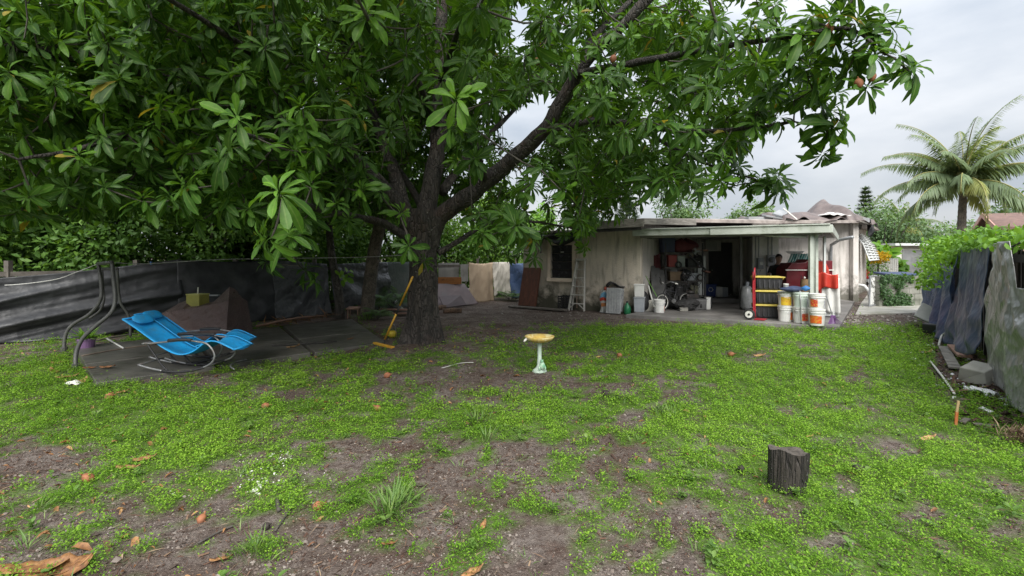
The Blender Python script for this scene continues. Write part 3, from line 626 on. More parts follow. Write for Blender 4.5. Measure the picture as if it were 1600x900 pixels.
# the whorls that show largest are single leaves; the rest of the crown is one mass
lead = np.argsort(np.where((rid < nh), pos[:, 1], 99)); single = lead[:300]; sm = np.zeros(len(pos), bool); sm[single] = True
var = rng.integers(0, 12, len(pos))
for s_ in single:
    V, F, T = scatter(LEAF_BIGS[(0, 0, 0, 0, 1, 1, 1, 2, 2, 3, 3, 0)[var[s_]]], FR[s_:s_+1], np.zeros((1, 3)), lens[s_:s_+1], tints[s_:s_+1])
    o = npmesh('leaf', V, F, T, M_LEAF, tree, rib=RIB_BIG); o.location = posL[s_]
near = ~sm & (pos[:, 1] < 6.4); far_ = ~sm & ~near
cV, cF, cT, cR, co = [], [], [], [], 0
for mask, tpls, rb_, nvar in ((near, LEAF_BIGS, RIB_BIG, 4), (far_, LEAF_MIDS, RIB_MID, 3)):
    for q_ in range(nvar):
        k_ = mask & (var % nvar == q_); V, F, T = scatter(tpls[q_], FR[k_], posL[k_], lens[k_], tints[k_])
        cV.append(V); cF += [f+co for f in F]; cT.append(T); cR.append(np.tile(rb_, int(k_.sum()))); co += len(V)
o = npmesh('crown', np.concatenate(cV), cF, np.concatenate(cT), M_LEAF, tree, rib=np.concatenate(cR))
o['kind'] = 'stuff'; print('crown leaves', len(pos))
# fruit on the branches
M_FRUIT = pm('sapote_fruit', (.30, .115, .05), (.19, .075, .038), 14, .75, .5, 90)
def fruit_mb(r=.045, L=1.25):
    return MB().lathe([(.001, -r*L), (r*.45, -r*L*.9), (r*.85, -r*L*.45), (r, 0), (r*.86, r*L*.45), (r*.5, r*L*.85), (r*.12, r*L*1.02), (.006, r*L*1.04), (.005, r*L*1.5), (.001, r*L*1.52)], 14, wob=lambda t_, z_: 1+.05*math.sin(2*t_+z_*40)+.03*math.sin(5*t_))
ft = fruit_mb().build('fruit', M_FRUIT, tree, smooth=True)
for i, (px, py, Y) in enumerate([(1362, 120, 5.1), (1342, 130, 5.1), (1296, 44, 5.25), (840, 95, 6.6), (958, 92, 6.4)]):
    o = ft if i == 0 else ft.copy()
    if i: COL.objects.link(o); o.parent = tree
    o.location = D(px, py, Y)-TV; o.rotation_euler = (random.uniform(-.4, .4), random.uniform(-.4, .4), 0)
# hanging aerial twigs
mb = MB()
for px, y0, y1, Y in ((690, 70, 118, 8), (598, 215, 265, 6.5), (600, 200, 240, 6.4), (783, 170, 260, 7.6), (40, 0, 60, 4.5), (690, 10, 60, 7)):
    mb.tube([D(px, y0, Y), D(px+3, (y0+y1)/2, Y), D(px-2, y1, Y)], .006, 4)
local(mb).build('hanging_twigs', M_TWIG, tree)
# ================================================================ the house
def mat_stucco(name, c1, c2, mold=.8, zbase=0):
    m, nt, b = base(name); v = coords(nt, 'Object'); n = noise(nt, v, 1.3, 5, .6)
    col = mixc(nt, ramp(nt, n, .35, .65), c1, c2)
    st = noise(nt, coords(nt, 'Object', (3.2, 3.2, .5)), 2.2, 5, .6)
    col = mixc(nt, ramp(nt, st, .48, .70, 0, .65), col, (.20, .185, .155))
    g = nd(nt, 'ShaderNodeNewGeometry'); s = nd(nt, 'ShaderNodeSeparateXYZ'); nt.links.new(g.outputs['Position'], s.inputs[0])
    hgt = math_(nt, 'ADD', ramp(nt, s.outputs['Z'], 0, 1.3, .86, .0), math_(nt, 'MULTIPLY', math_(nt, 'SUBTRACT', noise(nt, v, 2.6, 7, .7), .5), 1.9))
    col = mixc(nt, math_(nt, 'MULTIPLY', ramp(nt, hgt, .32, .75), mold), col, (.060, .062, .042))
    nt.links.new(col, b.inputs['Base Color']); b.inputs['Roughness'].default_value = .88; b.inputs['Specular IOR Level'].default_value = .2
    bump(nt, b, noise(nt, v, 42, 5, .65), .7, .02)
    return m
M_STUC = mat_stucco('stained_stucco', (.60, .535, .455), (.49, .44, .38), .9)
M_STUC2 = mat_stucco('pale_stucco', (.62, .585, .55), (.53, .50, .47), .8)
M_FRAMEW = pm('window_frame_paint', (.74, .62, .52), (.66, .54, .45), 5, .6)
M_GLASSD = pm('dark_pane', (.035, .036, .042), (.02, .02, .026), 3, .22, .05, 4, spec=.6)
M_OLDWOOD = pm('weathered_wood', (.26, .245, .22), (.13, .12, .105), 7, .85, .7, 30, stretch=(1, 1, 5), dirt=(.06, .058, .05), dscale=2)
M_DARKWOOD = pm('rotten_dark_wood', (.045, .042, .04), (.02, .02, .019), 6, .85, .6, 30)
M_ROOF = pm('roof_felt', (.34, .30, .275), (.22, .19, .175), 3, .9, .6, 50, dirt=(.10, .085, .08), dscale=2.2)
M_ALU = pm('mildewed_white_aluminium', (.46, .49, .44), (.36, .39, .35), 2.2, .45, .1, 20, dirt=(.20, .23, .16), dscale=3.3, dlim=(.52, .75))
M_ALUW = pm('white_aluminium', (.66, .68, .67), (.54, .56, .55), 2.2, .45, .1, 20, dirt=(.26, .26, .22), dscale=2.2, dlim=(.55, .75))
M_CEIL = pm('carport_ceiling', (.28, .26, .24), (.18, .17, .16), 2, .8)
M_DOOR = pm('dark_door', (.075, .072, .072), (.045, .044, .044), 2, .6)
M_GREYM = pm('grey_metal', (.34, .35, .36), (.25, .26, .27), 4, .45, .15, 30, metal=.3)
M_WIRE = pm('black_wire', (.03, .03, .03), None, 4, .6, 0)
A0, A1, A2 = Vector((.38, 16.1)), Vector((3.67, 13.9)), Vector((6.95, 17.95))
CW = Vector((12.36, 17.75)); CS = Vector((17.3, 23.75))
house = thing('house', 'single-storey house with stained cream stucco walls and a tarped low roof', 'house', (0, 0, 0))
def wallseg(mb, a, b, z0, z1, t=.2, side=1):
    a = Vector(a); b = Vector(b); d = (b-a).normalized(); n = Vector((-d.y, d.x))*t*side
    P = [a, b, b+n, a+n]
    if side < 0: P = P[::-1]
    mb.prism([(p.x, p.y) for p in P], z0, z1)
def on(a, b, px):                                            # point of plan line a-b seen at this pixel column
    k = (px-800)/FPX; d = b-a; t = (k*a.y-a.x)/(d.x-k*d.y); return a+d*t
W0, W1 = on(A0, A1, 861), on(A0, A1, 895)
kz = lambda px, py, p: EYE+(HOR-py)/FPX*p.y
wz0, wz1 = kz(0, 434, W0), kz(0, 383, W0)
mb = MB()
wallseg(mb, A0, W0, -.1, 2.46); wallseg(mb, W1, A1, -.1, 2.46); wallseg(mb, W0, W1, -.1, wz0); wallseg(mb, W0, W1, wz1, 2.46)
mb.build('wall', M_STUC, house)
mb = MB(); wallseg(mb, A0+Vector((-.0, .24)), A0+Vector((4.5, 7.5)), -.1, 2.46, .2, -1); mb.build('wall', M_STUC, house)
mb = MB(); wallseg(mb, A1+Vector((.002, .245)), A2, -.1, 2.6, .2); mb.build('wall', M_STUC2, house)
mb = MB(); wallseg(mb, A2+Vector((.01, .003)), Vector((7.25, 17.95)), -.1, 2.7, .2); wallseg(mb, Vector((8.15, 17.95)), Vector((9.6, 17.93)), -.1, 2.7, .2); wallseg(mb, Vector((7.25, 17.95)), Vector((8.15, 17.95)), 2.15, 2.7, .2); mb.build('wall', M_STUC2, house)
MW0, MW1 = Vector((7.52, 15.2)), Vector((8.32, 15.17))
mb = MB(); mb.prism([tuple(MW0), tuple(MW1), (9.72, 17.9), (8.65, 17.9)], -.1, 2.7); mb.build('utility_wall', pm('white_plaster', (.80, .78, .75), (.74, .72, .69), 2, .85, .4, 50, dirt=(.32, .29, .26), dscale=2, dlim=(.55, .8)), house)
mb = MB(); wallseg(mb, Vector((9.61, 17.93)), CW, -.1, 3.0, .2); wallseg(mb, CW+Vector((0, .205)), CS, -.1, 2.9, .2); mb.build('wall', M_STUC2, house)
# corner pillar with broken soffit
cp = MB().box((CW.x+.04, CW.y-.12, 1.45), (.20, .20, 3.1)).build('corner_pillar', M_STUC2, house, bevel=.015)
# rear of the house so that it stands as a volume
mb = MB(); mb.prism([(5.0, 23.7), (16.9, 23.95), (16.9, 24.15), (5.0, 23.9)], -.1, 2.6); mb.build('wall', M_STUC2, house)
# window with four dark louvred panes
wd = thing('w', None, None); win = wd; wd.name = 'window'; wd.parent = house
dW = (W1-W0).normalized(); nW = Vector((-dW.y, dW.x)); Wc = (W0+W1)/2; wl_ = (W1-W0).length; ang_w = math.atan2(dW.y, dW.x)
def wbox(mb, u, z, du, dz, dep, off):
    c = Wc+dW*u+nW*off; mb.box((c.x, c.y, z), (du, dep, dz), ang_w)
mb = MB(); fw = .10
wbox(mb, -wl_/2-fw/2, (wz0+wz1)/2, fw, wz1-wz0, .08, -.021); wbox(mb, wl_/2+fw/2, (wz0+wz1)/2, fw, wz1-wz0, .08, -.021)
wbox(mb, 0, wz1+fw/2, wl_+2*fw, fw, .08, -.021); mb.build('frame', M_FRAMEW, win, bevel=.006)
mb = MB(); wbox(mb, 0, wz0-.055, wl_+2*fw, .11, .14, -.05); mb.build('sill', M_FRAMEW, win, bevel=.006)
for i in range(4):
    h = (wz1-wz0)/4; mb = MB(); c = Wc+nW*.06
    mb.box((c.x, c.y, wz0+h*(i+.5)), (wl_-.03, .012, h-.022), ang_w, R(8)); mb.build('pane', M_GLASSD, win)
    mb = MB(); c = Wc+nW*.045; mb.box((c.x, c.y, wz0+h*i+.008), (wl_, .05, .02), ang_w); mb.build('glazing_bar', M_DARKWOOD, win)
mb = MB(); wbox(mb, 0, wz0+(wz1-wz0)*.78, .11, .045, .006, .032); mb.build('sticker', M_SHELL, win)
# roofs
def roofslab(name, pts, th, m, parent):
    n = len(pts); vs = [tuple(p) for p in pts]+[(p[0], p[1], p[2]-th) for p in pts]
    return MB().add(vs, [tuple(range(n)), tuple(reversed(range(n, 2*n)))]+[(n+i, n+(i+1) % n, (i+1) % n, i) for i in range(n)]).build(name, m, parent)
rf = roofslab('roof', [(1.75, 14.35, 2.63), (3.55, 13.12, 2.67), (8.2, 15.0, 2.74), (12.5, 17.3, 2.92), (17.75, 23.5, 2.95), (16.6, 24.5, 3.0), (5.5, 24.2, 3.1), (3.0, 17, 2.75)], .09, M_ROOF, house)
roofslab('lean_to_roof', [(.05, 15.75, 2.42), (1.95, 14.05, 2.40), (3.0, 16.0, 2.70), (4.2, 20, 2.9), (1.5, 20, 2.7)], .05, M_OLDWOOD, house)
M_FASC = M_OLDWOOD
mb = MB(); mb.bar((1.95, 14.15, 2.52), (3.55, 13.09, 2.545), .035, .22); mb.build('fascia_board', M_FASC, rf, bevel=.004)
mb = MB(); mb.bar((1.98, 14.19, 2.36), (3.5, 13.16, 2.40), .03, .09); mb.build('fascia_board', M_DARKWOOD, rf, bevel=.004)
mb = MB(); mb.bar((3.55, 13.09, 2.58), (5.2, 13.75, 2.60), .035, .16); mb.build('fascia_board', M_FASC, rf, bevel=.004)
for i in range(6):
    t = i/5; a = Vector((.25, 15.65, 2.30)).lerp(Vector((1.9, 14.2, 2.28)), t); b = a+Vector((.6, .75, .1))
    MB().bar(a, b, .05, .12).build('rafter', M_DARKWOOD, rf)
mb = MB()                                                   # torn black felt hanging under the lean-to eave
mb.grid(lambda u, v: (.15+u*1.75, 15.62-u*1.42+.05*math.sin(v*9+u*14)+.05*v, 2.35-v*(.16+.22*(.5+.5*math.sin(u*9+1)))), 30, 8)
mb.build('torn_felt', pm('black_felt', (.022, .022, .024), None, 6, .7), rf, solid=.008)
mb = MB(); mb.bar((.9, 15.25, 2.2), (.88, 14.9, 1.75), .05, .05); mb.bar((1.85, 14.4, 2.3), (2.0, 14.75, 1.9), .05, .05); mb.build('bracket', M_DARKWOOD, rf)
mb = MB(); p = on(A0, A1, 902); mb.tube([(p.x-.02, p.y-.06, .05), (p.x-.02, p.y-.06, 2.3)], .018, 6); mb.build('conduit', pm('rusty_conduit', (.40, .33, .27), (.30, .2, .14), 8, .7), house)
# door in the dark recess, air conditioner, meters
mb = MB(); mb.box((7.7, 18.02, 1.2), (.88, .05, 1.9)); dr = mb.build('door', M_DOOR, house, bevel=.004)
for z in (.75, 1.55): MB().box((7.7, 17.985, z), (.6, .02, .55)).build('door_panel', M_DOOR, dr, bevel=.006)
MB().lathe([(.001, 0), (.03, 0), (.03, .05), (.001, .05)], 10, (7.38, 17.94, 1.1)).build('handle', M_GREYM, dr)
ac = MB().box((7.28, 17.78, 2.02), (.55, .42, .38)).build('air_conditioner', pm('aged_white_plastic', (.56, .55, .50), (.46, .45, .41), 4, .5), house, bevel=.012)
for i in range(8): MB().box((7.22, 17.562, 1.88+i*.04), (.36, .02, .016)).build('vent_slat', M_GREYM, ac)
mbx = MB().box((7.70, 15.11, 1.42), (.17, .14, .34)).build('fuse_box', M_GREYM, house, bevel=.01)
MB().box((7.71, 15.03, 1.42), (.09, .02, .10)).build('door_plate', M_SHELL, mbx)
mt = MB().box((8.02, 15.08, 1.50), (.24, .12, .36)).build('meter_box', M_GREYM, house, bevel=.012)
MB().lathe([(.085, 0), (.09, .05), (.06, .09), (.001, .09)], 18).build('meter_dial', pm('meter_glass', (.22, .23, .25), None, 3, .15), mt, smooth=True)
mt.children[0].location = (8.02, 15.02, 1.54); mt.children[0].rotation_euler = (R(90), 0, 0)
mb = MB()
for x_, z0, z1 in ((7.58, 1.1, 2.4), (7.68, 1.6, 2.4), (7.97, 1.68, 2.4), (8.09, 1.68, 2.4), (7.92, .5, 1.3)): mb.tube([(x_, 15.14, z0), (x_, 15.14, z1)], .018, 6)
mb.tube([(7.58, 15.13, 1.25), (7.63, 15.06, 1.0), (7.70, 15.07, 1.22)], .012, 5)
mb.build('conduit', M_GREYM, house)
# downspouts by the corner
mb = MB(); mb.tube([(10.85, 15.5, 2.25), (11.0, 16.3, 2.2), (11.55, 17.6, 2.05), (11.62, 17.72, 1.8), (11.62, 17.74, .1)], .05, 8); mb.build('downspout', M_GREYM, house, smooth=True)
mb = MB(); mb.box((11.05, 17.78, 1.3), (.10, .09, 2.5)); mb.build('trim_board', M_ALUW, house)
# clamshell awnings on the side wall
dS = (CS-CW).normalized(); nS = Vector((dS.y, -dS.x))
for i, s in enumerate((.7, 3.0, 5.3)):
    p = CW+dS*s; aw = bpy.data.objects.new('awning', None); COL.objects.link(aw); aw.parent = house
    for k in range(11):
        f = k/10; z = 2.55-f*1.05; o_ = .10+.42*math.sin(f*1.5)
        a = p+nS*o_; b = a+dS*1.7
        MB().bar((a.x, a.y, z), (b.x, b.y, z), .085, .035, (nS.x*.6, nS.y*.6, .8)).build('slat', M_ALUW, aw)
    MB().grid(lambda u, v: (lambda q_, z: (q_.x, q_.y, z))(p+dS*(1.7*u)+nS*(.07+.40*math.sin(v*1.5)), 2.56-v*1.07), 4, 12).build('backing_sheet', M_ALUW, aw, smooth=True, solid=.01)
    for e in (0, 1.7):
        q0 = p+dS*e; MB().tube([(q0.x+nS.x*.03, q0.y+nS.y*.03, 2.55), (q0.x+nS.x*.32, q0.y+nS.y*.32, 2.1), (q0.x+nS.x*.52, q0.y+nS.y*.52, 1.48)], .025, 6).build('side_rail', M_ALUW, aw)
# broken soffit pieces, hanging felt and a junction box at the corner eave
mb = MB(); mb.box((12.45, 17.5, 2.86), (.75, .5, .05), .5, .1, .12); mb.box((12.75, 17.9, 2.72), (.9, .10, .16), .85); mb.box((12.25, 17.4, 2.98), (.5, .08, .12), -.2); mb.box((12.9, 18.3, 2.55), (.7, .06, .2), .9, 0, .15)
mb.build('broken_soffit', M_OLDWOOD, house, bevel=.004)
MB().box((12.62, 17.42, 2.93), (.26, .18, .16), .1).build('junction_box', M_GREYM, house, bevel=.01)
mb = MB(); mb.grid(lambda u, v: (12.55+u*2.6*dS.x+.10*math.sin(u*11+v*3)+.28*nS.x*(1+v*.4), 17.65+u*2.6*dS.y+.28*nS.y, 2.98-v*(.35+.25*math.sin(u*7)**2)), 30, 8)
mb.build('hanging_felt', pm('black_felt', (.022, .022, .024)), house, solid=.01)
MB().tube([(13.35, 18.85, .55), (13.55, 18.7, .5), (13.65, 18.6, .3), (13.66, 18.58, .04)], .06, 8).build('waste_pipe', pm('pvc_white', (.72, .73, .72), None, 4, .4), house, smooth=True)
# brown tarp heaped over the right half of the roof
def roof_tarp(u, v):
    x = 8.3+u*5.2; y = 15.0+(x-8.2)*.53+v*4.2
    n = float(fbm(u*7, v*6, 3, 90)); z = 2.80+.10*n+.22*math.sin(min(1, v*3.5)*1.57)+.10*u
    z += .66*max(0, 1-abs(x-12.0)/.80-abs(v-.42)*1.9)
    z += .07*math.sin(u*34+v*9)*(1-v)*.7+.06*math.sin(u*13-v*16)
    if v < .04: z -= .12*(.5+.5*math.sin(u*21))
    if u < .03 or u > .98: z -= .15
    return (x+.05*math.sin(v*18), y-.08*math.sin(u*17), z)
M_TARPB = pm('brown_tarp', (.155, .122, .115), (.10, .08, .077), 3, .55, .35, 14, dirt=(.22, .19, .18), dscale=1.6)
mb = MB(); mb.grid(roof_tarp, 70, 40)
tag(mb.build('roof_tarp', M_TARPB, None, smooth=True, solid=.012), 'crumpled brown tarp heaped to a peak over the house roof', 'tarp')
M_TARPW = pm('pale_tarp', (.62, .60, .58), (.5, .48, .46), 4, .5)
mb = MB(); mb.grid(lambda u, v: (10.75+u*1.1, 16.55+u*.4+v*.9, 3.06+.12*math.sin(u*3.14)*math.sin(v*3.14)+.02*math.sin(u*20)), 16, 10)
tag(mb.build('pale_sheet', M_TARPW, None, smooth=True, solid=.01), 'small white sheet lying below the peak of the brown roof tarp', 'sheet')
t = thing('scrap_metal_pile', 'bent white and grey flashing piled on the roof edge left of the brown tarp', 'scrap', (8.2, 15.4, 2.78))
for c, d, rz, rx, ry in (((.2, 0, .08), (.9, .25, .05), .1, .2, .15), ((-.35, .1, .06), (.8, .3, .1), .05, 0, 0), ((.35, .1, .22), (.45, .3, .06), .6, .4, -.3)):
    MB().box(c, d, rz, rx, ry).build('flashing', M_GREYM, t, bevel=.008)
MB().bar((.25, -.25, .36), (.62, -.35, .0), .05, .03).build('white_strip', M_SHELL, t)
# ================================================================ the carport
F0, F1 = Vector((3.37, 13.6, 0)), Vector((7.39, 11.3, 0)); B1 = Vector((10.95, 16.4, 0)); B0 = Vector((6.9, 17.6, 0))
cpt = thing('carport', 'flat white aluminium carport roof with mildewed fascia in front of the house', 'carport', (0, 0, 0))
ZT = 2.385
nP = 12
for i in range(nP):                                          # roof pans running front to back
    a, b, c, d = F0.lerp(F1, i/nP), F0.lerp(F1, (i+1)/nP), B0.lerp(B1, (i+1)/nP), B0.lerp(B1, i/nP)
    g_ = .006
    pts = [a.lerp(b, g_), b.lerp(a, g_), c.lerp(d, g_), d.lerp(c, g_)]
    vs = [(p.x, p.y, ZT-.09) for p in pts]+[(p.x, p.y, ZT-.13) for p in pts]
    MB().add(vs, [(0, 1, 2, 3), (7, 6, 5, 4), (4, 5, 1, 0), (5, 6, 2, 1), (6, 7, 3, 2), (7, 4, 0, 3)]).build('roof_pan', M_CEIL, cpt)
mid = F0.lerp(F1, .45); e = (F1-F0).normalized(); nf = Vector((e.y, -e.x, 0))
MB().bar(F0+Vector((0, 0, ZT-.095)), mid+Vector((0, 0, ZT-.095)), .05, .17).build('fascia', M_ALU, cpt, bevel=.012)
MB().bar(mid+nf*.02-e*.06+Vector((0, 0, ZT-.10)), F1+nf*.02+Vector((0, 0, ZT-.10)), .06, .19).build('fascia', M_ALU, cpt, bevel=.012)
MB().bar(F0+nf*.045+Vector((0, 0, ZT+.005)), F1+nf*.055+Vector((0, 0, ZT+.005)), .05, .03).build('drip_edge', M_ALU, cpt, bevel=.005)
sd_ = (B1-F1).normalized()
MB().bar(F1-sd_*.03+Vector((.03, 0, ZT-.10)), B1+Vector((.03, 0, ZT-.12)), .06, .19).build('fascia', M_ALU, cpt, bevel=.012)
MB().bar(F1.lerp(F0, 1)+Vector((.25, .12, 2.2)), F1+Vector((-.1, .14, 2.2)), .06, .10).build('beam', M_CEIL, cpt)
def post(px, Y, w, m, nm='post', z1=2.2):
    x = (px-800)/FPX*Y; return MB().box((x, Y, (.08+z1)/2), (w, w, z1-.08)).build(nm, m, cpt, bevel=.006)
post(1267, 11.62, .085, M_ALU); post(1275.5, 11.75, .065, M_ALU); post(1288, 13.3, .06, M_ALUW); post(1157.5, 14.3, .07, pm('dark_post', (.12, .115, .11), (.08, .078, .075), 4, .6), z1=2.25)
MB().tube([F1+Vector((-.05, .16, 2.26)), F1+Vector((-.1, .25, 2.2)), F1+Vector((-.13, .32, 2.13)), (7.23, 11.66, 2.05), (7.23, 11.69, .12)], .045, 8).build('downspout', M_ALU, cpt, smooth=True)
MB().tube([(6.0, 12.2, 2.22), (6.5, 11.98, 2.14), (7.1, 11.72, 2.12)], .03, 6).build('conduit', M_ALUW, cpt, smooth=True)
mb = MB(); pp = [F0+Vector((.3+.35*i, .1-.12*i, 2.17-.04*math.sin(i*1.9))) for i in range(6)]; mb.tube(smooth_path(pp, 4), .012, 5); mb.build('cable', M_WIRE, cpt)
# ================================================================ tarp fences
LF0, LFd = Vector((-9.8, 9.29)), Vector((8.86, 8.6))
def LF(t, off=0.0):
    p = LF0+LFd*t; n = Vector((LFd.y, -LFd.x)).normalized(); return p+n*off
def tarp_mat(name, c1, c2, rough=.42, bs=.8, spec=.5, sc=2.2, translu=0):
    m, nt, b = base(name); v = coords(nt, 'Object'); n = noise(nt, v, sc, 6, .65)
    col = mixc(nt, ramp(nt, n, .35, .65), c1, c2); nt.links.new(col, b.inputs['Base Color'])
    nt.links.new(ramp(nt, noise(nt, v, 5, 5), .3, .7, rough-.12, rough+.15), b.inputs['Roughness']); b.inputs['Specular IOR Level'].default_value = spec
    w = noise(nt, coords(nt, 'Object', (1, 1, .6), (.4, .3, .2)), 7, 6, .7, 1.2)
    bump(nt, b, math_(nt, 'ADD', w, math_(nt, 'MULTIPLY', noise(nt, v, 24, 5, .7), .4)), bs, .05)
    return m
M_BLACKT = tarp_mat('black_grey_tarp', (.024, .025, .028), (.044, .046, .050), .46, .6, .4)
M_BLACKT2 = tarp_mat('silver_grey_tarp', (.10, .104, .11), (.055, .058, .063), .38, 1.0)
M_GREENT = tarp_mat('faded_green_tarp', (.10, .125, .115), (.15, .165, .155), .5)
M_NAVY = tarp_mat('navy_tarp', (.026, .050, .115), (.045, .078, .165), .42, .4)
M_NAVY2 = tarp_mat('dull_navy_tarp', (.038, .058, .110), (.065, .090, .150), .46, .4)
M_SILV = tarp_mat('silver_tarp', (.40, .398, .40), (.30, .298, .30), .36, .4, .8)
M_SILV.node_tree.nodes['Principled BSDF'].inputs['Metallic'].default_value = .25
M_BEIGE = tarp_mat('beige_sheet', (.50, .39, .28), (.42, .32, .23), .8, .12, .2)
M_WHITEC = tarp_mat('white_sheet', (.66, .62, .55), (.52, .49, .44), .8, .12, .2)
M_BLUET = tarp_mat('blue_tarp', (.06, .105, .22), (.09, .14, .26), .45, .8)
def crinkle(m, sc=8, st=.55, d=.04):                          # crumpled-foil facets
    nt = m.node_tree; b = nt.nodes['Principled BSDF']; v = coords(nt, 'Object', (1, 1, .7), (.5, .2, .4))
    hs = []
    for k in (1, 2.7):
        vo = nd(nt, 'ShaderNodeTexVoronoi'); vo.inputs['Scale'].default_value = sc*k; nt.links.new(v, vo.inputs['Vector']); hs.append(math_(nt, 'MULTIPLY', vo.outputs['Distance'], 1/k))
    bump(nt, b, math_(nt, 'ADD', hs[0], hs[1]), st, d)
def sheet(name, lab, P, t0, t1, zt, zb, disp, m, nu=60, nv=36, bow=0.0, cat='tarp'):
    """P(t, off) walks the fence line; disp(u, v) pushes the cloth toward the yard"""
    mb = MB()
    def fn(u, v):
        t = t0+(t1-t0)*u; a = zt(u); b = zb(u); z = a+(b-a)*v; p = P(t, disp(u, v)+bow*math.sin(v*math.pi)); return (p.x, p.y, z)
    mb.grid(fn, nu, nv); return tag(mb.build(name, m, None, smooth=True, solid=.006), lab, cat)
F = lambda x, y, s, o=3: float(fbm(x, y, o, s))
def swag(u, v): return .10+.26*v**1.3+.20*(1-abs(math.sin(8*(v+.65*u**1.4)+2*math.sin(u*3))))**1.5*min(1, v*2.5)*(1-.25*u)+.05*(1-abs(math.sin(25*(v+.5*u)+u*6)))*v+.08*(F(u*4+v*3, v*8-u*2, 3)-.5)
sheet('black_tarp', 'sagging dark grey tarp with swagged folds behind the curved pipe frame', LF, -.16, .235, lambda u: 1.16+.42*u-.10*math.sin(u*3.14), lambda u: .02, swag, M_BLACKT, 80, 44)
sheet('black_tarp', 'smooth dark tarp behind the brown-covered grill', LF, .228, .40, lambda u: 1.56-.05*math.sin(u*3.1), lambda u: .02, lambda u, v: .13+.14*v+.09*(1-abs(math.sin(6*u+5*v)))*v+.05*(1-abs(math.sin(13*u-7*v)))*v+.07*(F(u*5, v*5, 4)-.5), M_BLACKT, 50, 36)
def fan1(u, v):                                             # pulled up at the top right corner
    r = math.atan2(v, 1.08-u); return .12+.30*v+.10*math.sin(r*17)*v*.8+.06*(F(u*7, v*9, 6)-.5)
sheet('silver_tarp', 'shiny grey tarp drawn into pleats left of the dark gap in the fence', LF, .395, .512, lambda u: 1.55+.12*(-u), lambda u: .06+.0*u, fan1, M_BLACKT2, 60, 40)
def fan2(u, v):
    r = math.atan2(v, u+.06); return .10+.26*v+.12*math.sin(r*13+.6)*v*.8+.06*(F(u*7, v*9, 8)-.5)
sheet('silver_tarp', 'shiny grey tarp with fan pleats right of the dark gap in the fence', LF, .520, .665, lambda u: 1.42+.04*u, lambda u: .10+.55*u**1.4, fan2, M_BLACKT2, 60, 40)
sheet('green_tarp', 'faded grey-green tarp behind the ringed palm trunk', LF, .60, .79, lambda u: 1.46, lambda u: .02, lambda u, v: .02+.05*math.sin(u*12+v*2)+.05*(F(u*5, v*5, 10)-.5), M_GREENT, 40, 24)
crinkle(M_SILV, 6, .6, .06); crinkle(M_BLACKT2, 6, .55, .06); crinkle(M_NAVY, 4, .35, .06); crinkle(M_NAVY2, 4, .35, .06); crinkle(M_BLACKT, 3.2, .3, .06)
# timber and wire fence that the tarps hang on
M_POSTW = pm('fence_post_wood', (.13, .115, .10), (.08, .07, .06), 8, .85)
fence = thing('wire_fence', 'old post and rail fence carrying the dark tarps along the left boundary', 'fence', (LF0.x, LF0.y, 0))
for i in range(9):
    p = LF(-.15+i*.16, -.06)-LF0; MB().box((p.x, p.y, .76), (.09, .09, 1.6)).build('post', M_POSTW, fence)
a, b = LF(-.16, -.04)-LF0, LF(1.13, -.04)-LF0
for z in (.35, 1.3): MB().bar((a.x, a.y, z), (b.x, b.y, z), .04, .09).build('rail', M_POSTW, fence)
# right of the trunk: plywood panels and sheets
M_PLY = pm('grey_plywood', (.34, .33, .31), (.25, .245, .23), 4, .8, .4, 30, stretch=(1, 1, .2), dirt=(.13, .12, .11), dscale=2)
M_ORANGE = pm('orange_varnished_board', (.42, .17, .04), (.32, .115, .03), 5, .5, .2, 20, stretch=(.3, 1, 4), dirt=(.12, .05, .03), dscale=5, dlim=(.55, .7))
M_PURPB = pm('purple_brown_board', (.175, .125, .125), (.115, .085, .088), 3, .55, .3, 30, dirt=(.20, .185, .18), dscale=1.5)
def panel(name, lab, cat, px0, px1, py0, py1, Y, m, th=.02, rx=0, rz=-.0):
    a = D(px0, py1, Y); b = D(px1, py0, Y); c = (a+b)/2
    return tag(MB().box((c.x, Y, c.z), (b.x-a.x, th, b.z-a.z), rz, rx).build(name, m, bevel=.004), lab, cat)
panel('plywood_panel', 'grey plywood fence panel above the orange board', 'panel', 684, 719, 411, 440, 17.0, M_PLY, rz=.5)
panel('plywood_panel', 'narrow grey plywood panel beside the beige curtain', 'panel', 719, 732, 413, 440, 17.1, M_PLY, rz=.5)
panel('orange_board', 'orange varnished board lying across the top of the leaning sheets', 'board', 680, 721, 433, 444, 16.4, M_ORANGE, .04)
def leanboard(name, lab, pts, m, th=.03):
    v = [D(*p) for p in pts]; n = (v[1]-v[0]).cross(v[3]-v[0]).normalized()*th
    if n.y < 0: n = -n
    vs = v+[q_+n for q_ in v]
    return tag(MB().add(vs, [(0, 1, 2, 3), (7, 6, 5, 4), (4, 5, 1, 0), (5, 6, 2, 1), (6, 7, 3, 2), (7, 4, 0, 3)]).build(name, m, bevel=.004), lab, 'board')
leanboard('leaning_sheet', 'large purple-brown sheet of board leaning on the fence right of the trunk', [(676, 482, 15.4), (747, 474, 16.1), (726, 443, 16.5), (680, 443, 16.3)], M_PURPB)
leanboard('leaning_sheet', 'smaller dark board propped in front of the large purple-brown sheet', [(694, 481, 15.2), (729, 476, 15.6), (720, 461, 15.75), (686, 463, 15.55)], pm('dark_board', (.115, .08, .085), (.085, .062, .066), 3, .5))
def curtain(k, w): return lambda u, v: .10+.05*math.sin(u*k+.8*v+.5*math.sin(u*4))*(.4+.6*v)+.02*math.sin(u*k*1.7+1-v)*(1-v)+.07*v+w*(F(u*4+v, v*3, 12)-.5)
